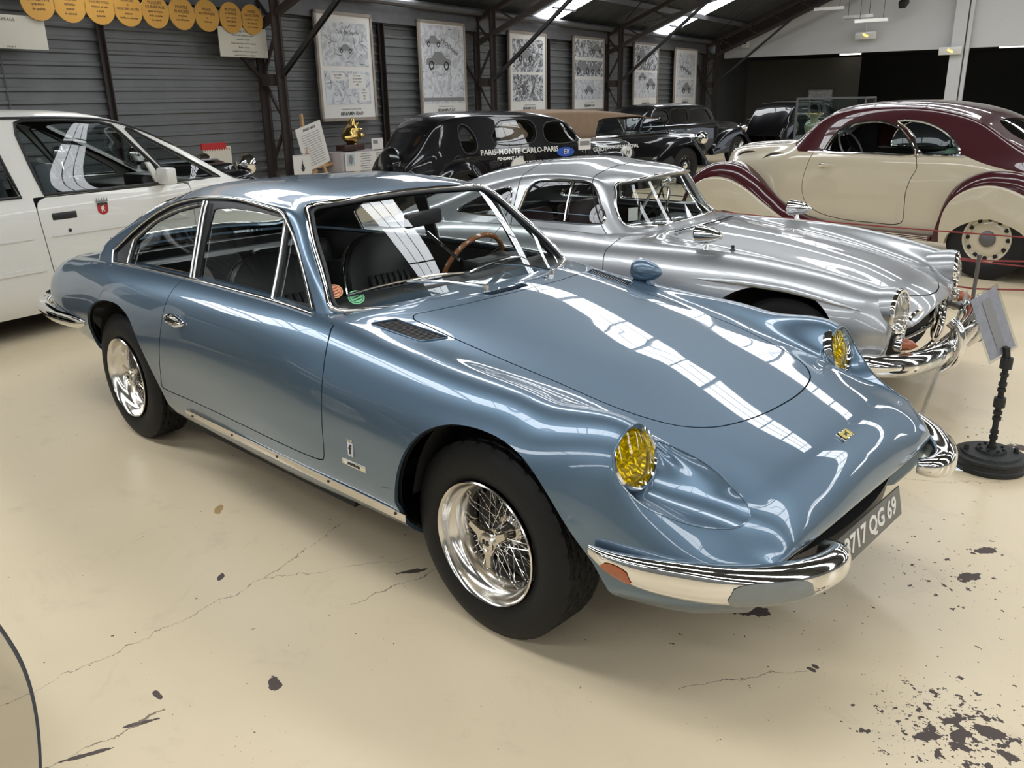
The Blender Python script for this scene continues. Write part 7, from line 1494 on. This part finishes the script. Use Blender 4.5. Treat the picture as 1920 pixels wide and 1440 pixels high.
b.add(V, [(i*nv+j, i*nv+(j+1) % nv, (i+1)*nv+(j+1) % nv, (i+1)*nv+j) for i in range(nu) for j in range(nv)]); b.obj('body', M['gold'], sc)
b = MB()
for k, (x, y, dx, dy) in enumerate(((.05,.36,.06,.16),(.10,.32,.11,.12),(.13,.27,.12,.07),(.02,.38,.0,.13),(.14,.22,.10,.02))): b.tube(curve([(x,y,.03*(k-2)),(x+dx*.5,y+dy*.6,.04*(k-2)),(x+dx,y+dy,.03*(k-2)+.02)], 8), [.045,.05,.045,.04,.035,.03,.022,.015,.008][:len(curve([(x,y,.03*(k-2)),(x+dx*.5,y+dy*.6,.04*(k-2)),(x+dx,y+dy,.03*(k-2)+.02)], 8))], 10)
b.tube([(.02,.05,0),(.06,.14,.02)], [.06,.03], 10); b.obj('plumes', M['gold'], sc)
cc_ = on_wall('caption_card', 11.30, 9.82, 1.02, 'small white caption card standing at the right end of the plinth', 'card'); b = MB(); b.box((0,-.0,0), (.28,.18,.01)); b.obj('card', M['paper'], cc_, smooth=False); b = MB(); b.box((-.05,.03,.006), (.12,.06,.002)); b.obj('card_picture', M['greyink'], cc_, smooth=False); b = MB(); b.box((0,-.095,0), (.12,.01,.06)); b.obj('card_foot', M['galv'], cc_, smooth=False)
cl_ = on_wall('desk_calendar', 7.92, 9.75, 1.0, 'red-topped calendar board standing behind the white people carrier windscreen', 'calendar'); b = MB(); b.box((0,0,0), (.46,.30,.02)); b.obj('sheet', M['cardcream'], cl_, smooth=False); b = MB(); b.box((-.05,.16,0), (.40,.08,.03)); b.obj('red_header', M['red'], cl_, smooth=False); b = MB()
for i in range(11): b.prism([(-.20+.04*i-.012,.12),(-.20+.04*i+.012,.12),(-.20+.04*i,.095)], .011, .013)
b.obj('fringe', M['red'], cl_, smooth=False); b = MB(); b.box((0,-.58,-.03), (.30,.84,.03)); b.obj('stand', M['darksteel'], cl_, smooth=False)
# crankshaft-style sign stand
cs = empty('sign_stand', (.84,1.70,0), label='black sign stand made of a camshaft on a brake drum base, carrying a tilted sheet', cat='stand')
b = MB(); b.lathe([(0,.0),(.150,.0),(.156,.006),(.156,.022),(.150,.028),(.150,.046),(.155,.052),(.153,.064),(.128,.068),(.124,.078),(.10,.080),(.066,.080),(.062,.092),(.045,.094),(.03,.094),(0,.094)], 56, 'z'); b.obj('drum_base', M['castiron'], cs, sharp=30)
for a in (.5, 3.6): q = MB(); q.lathe([(0,.022),(.010,.018),(.012,.0),(.012,-.01)], 14, 'z', c=(.105*math.cos(a), .105*math.sin(a), .084)); q.obj('bolt', M['castiron'], cs)
for k in range(8): a = 2*PI*k/8; q = MB(); q.lathe([(0,.012),(.007,.011),(.008,0)], 6, 'z', c=(.052*math.cos(a), .052*math.sin(a), .092)); q.obj('nut', M['castiron'], cs, smooth=False)
r_ = random.Random(3); pr = []; z = .09
for nm, r, h in (('f',.020,.02),('n',.013,.03),('l',.018,.016),('n',.013,.012),('l',.018,.016),('n',.013,.05),('l',.019,.016),('n',.013,.012),('l',.019,.016),('n',.013,.02),('j',.025,.045),('n',.013,.03),('l',.018,.016),('n',.013,.012),('l',.018,.016),('n',.013,.03),('l',.018,.012),('n',.013,.025),('j',.026,.05)): pr += [(r, z), (r, z+h)]; z += h
b = MB(); b.lathe([(0,.09)]+pr+[(0,z)], 20, 'z'); b.obj('camshaft', M['castiron'], cs, sharp=30)
b = MB(); b.bar((0,0,z-.02), (-.01,-.01,z+.05), .03, .02); b.obj('clamp', M['castiron'], cs, smooth=False)
sh_ = empty('sheet_holder', (-.075,-.02,z+.15)); sh_.parent = cs; ax_ = Vector((-.136,-.034,.32)).normalized(); wd = Vector((.060,.20,.03)); wd = (wd-ax_*wd.dot(ax_)).normalized(); nm_ = ax_.cross(wd)
R3 = Matrix((wd, ax_, nm_)).transposed()
b = MB(); b.box((0,0,0), (.22,.31,.004), R3); b.obj('acrylic_sleeve', M['acrylic'], sh_, smooth=False); b = MB(); b.box((0,0,0), (.19,.29,.0015), R3); b.obj('printed_sheet', mat('grey_print', (.36,.35,.38), 0, .6, var=.25, vscale=30), sh_, smooth=False)
b = MB(); b.box(R3 @ Vector((0,.0,.0028)), (.06,.23,.001), R3); b.box(R3 @ Vector((0,.0,-.0028)), (.06,.23,.001), R3); b.obj('printed_title', M['greyink'], sh_, smooth=False)
# clear acrylic display foot leaning beside the nose
ac = empty('acrylic_stand', (.60,1.62,0), label='clear acrylic sign holder leaning up behind the blue nose', cat='stand')
b = MB(); b.box((.02,-.02,.003), (.26,.20,.006), Matrix.Rotation(.5, 3, 'Z')); b.obj('foot_plate', M['acrylic'], ac, smooth=False)
A_ = Vector((-.20,.42,.02)); B_ = Vector((-.06,.42,.74)); vdir = (Vector((-.60+.55,0,0))+Vector((.35,-1,0))).normalized()
b = MB(); V = [A_-vdir*.02, A_+vdir*.16, B_+vdir*.16, B_-vdir*.02]; ofs = Vector((.008,.003,0)); b.add([tuple(v) for v in V]+[tuple(v+ofs) for v in V], [(0,1,2,3),(7,6,5,4),(0,4,5,1),(1,5,6,2),(2,6,7,3),(3,7,4,0)]); b.obj('upright_sheet', M['acrylic'], ac, smooth=False)
b = MB(); b.bar(A_+Vector((0,0,.0)), Vector((.0,-.02,.003)), .02, .004); b.obj('brace', M['acrylic'], ac, smooth=False)
# rope barrier
def rpost(x, y, lab):
    o = empty('barrier_post', (x, y, 0), label=lab, cat='post'); b = MB(); b.lathe([(0,0),(.10,0),(.10,.006),(.03,.012),(0,.012)], 32, 'z'); b.obj('foot', M['galv'], o); b = MB(); b.lathe([(.013,.01),(.013,.575),(.016,.58),(.016,.60),(0,.603)], 16, 'z'); b.obj('pole', M['galv'], o)
rpost(.081,3.98,'short grey barrier post in front of the cream coupe wheel'); rpost(-2.6,4.62,'short grey barrier post hidden behind the silver coupe'); rpost(1.35,5.1,'short grey barrier post beyond the right edge'); rpost(-3.0,5.3,'short grey barrier post near the cream coupe nose')
def rope(a, c, sag, lab):
    P = [tuple(Vector(a)*(1-t)+Vector(c)*t-Vector((0,0,sag*4*t*(1-t)))) for t in np.linspace(0,1,16)]; b = MB(); b.tube(P, .006, 6); tag(b.obj('rope', M['rope']), lab, 'rope', 'red barrier ropes before the cream coupe')
rope((.081,3.98,.56),(-2.6,4.62,.56),.02,'upper red rope running left from the barrier post'); rope((.081,3.98,.36),(-2.6,4.62,.36),.02,'lower red rope running left from the barrier post')
rope((.081,3.98,.56),(1.35,5.1,.56),.02,'upper red rope running right from the barrier post'); rope((.081,3.98,.36),(1.35,5.1,.36),.02,'lower red rope running right from the barrier post')
rope((-3.0,5.3,.56),(1.35,5.1,.60),.02,'upper red rope close along the cream coupe flank'); rope((-3.0,5.3,.36),(1.35,5.1,.36),.02,'lower red rope close along the cream coupe flank')
# glass showcase and vase
gcx, gcy = -3.12, 8.84; rzc = math.atan2(.18, .98)
sw = empty('showcase', (gcx, gcy, 0), rzc, label='tall glass showcase standing behind the cream coupe windscreen', cat='showcase')
for x in (-.42,.42):
    for y in (-.30,.30): b = MB(); b.box((x,y,.82), (.022,.022,1.60)); b.obj('corner_post', M['galv'], sw, smooth=False)
for z in (.03,.95,1.62):
    b = MB()
    for y in (-.30,.30): b.box((0,y,z), (.84,.02,.022))
    for x in (-.42,.42): b.box((x,0,z), (.02,.60,.022))
    b.obj('rail', M['galv'], sw, smooth=False)
b = MB(); b.box((0,0,1.0), (.82,.58,.02)); b.obj('shelf', M['darksteel'], sw, smooth=False); b = MB(); b.box((0,0,.5), (.82,.58,.9)); b.obj('cabinet_base', M['darksteel'], sw, smooth=False)
for nm, c, d in (('glass_pane', (0,-.30,1.32), (.80,.004,.60)), ('glass_pane', (-.42,0,1.32), (.004,.58,.60)), ('glass_pane', (.42,0,1.32), (.004,.58,.60))): b = MB(); b.box(c, d); b.obj(nm, M['greenglass'], sw, smooth=False)
va = empty('vase', (-3.38, 8.80, 1.012), label='gilt porcelain vase with flared neck inside the glass showcase', cat='vase'); va.scale = (1.15,1.15,1.0)
b = MB(); b.lathe([(0,0),(.07,0),(.06,.015),(.045,.04),(.07,.12),(.10,.22),(.105,.27),(.085,.31),(.045,.34),(.045,.36),(.085,.40),(.095,.415)], 36, 'z'); b.obj('body', M['porcelain'], va)
b = MB(); b.tube([(.094*math.cos(a), .094*math.sin(a), .415+.006*math.sin(8*a)) for a in np.linspace(0,2*PI,49)[:-1]], .006, 6, closed=True); b.obj('rim', M['gold'], va)
# notice on the annex wall
ob = empty('notice_sheet', label='small grey notice on the dark annex partition above the black saloon roof', cat='sign'); ob.matrix_world = Matrix.Translation(wf(33.9, 7.9, 1.35)) @ Matrix((-NW, UP, -E1)).transposed().to_4x4(); b = MB(); b.box((0,0,0), (.9,.95,.02)); b.obj('sheet', M['greyink'], ob, smooth=False)
b = MB(); b.box((0,0,.012), (.82,.87,.004)); b.obj('print', M['sketch'], ob, smooth=False)
# curved glass sheet with a dark edge at the lower left
gp = empty('glass_sheet', (0,0,0), label='curved clear sheet with thin dark edge strip at the bottom left corner', cat='sheet')
P = curve([(-1.10,-1.96,.20),(-.86,-1.965,.21),(-.62,-1.985,.21),(-.40,-2.03,.19),(-.20,-2.10,.12),(-.05,-2.16,.02)], 30)
b = MB(); b.tube(P, [.006]*10+[.006-.004*i/(len(P)-10) for i in range(len(P)-10)], 6); b.obj('edge_strip', M['rubber'], gp)
V = [tuple(p) for p in P]+[(p[0]-.02, p[1]-.35, p[2]*.9+.02) for p in P]; n = len(P); b = MB(); b.add(V, [(i, i+1, n+i+1, n+i) for i in range(n-1)]); b.obj('sheet', glass('smoked_clear_sheet', (.74,.73,.71)), gp)
b = MB(); b.bar((-.60,-2.15,.0), (-.60,-2.15,.19), .02, .02); b.bar((-.15,-2.25,.0), (-.15,-2.25,.08), .02, .02); b.obj('support', M['darksteel'], gp, smooth=False)
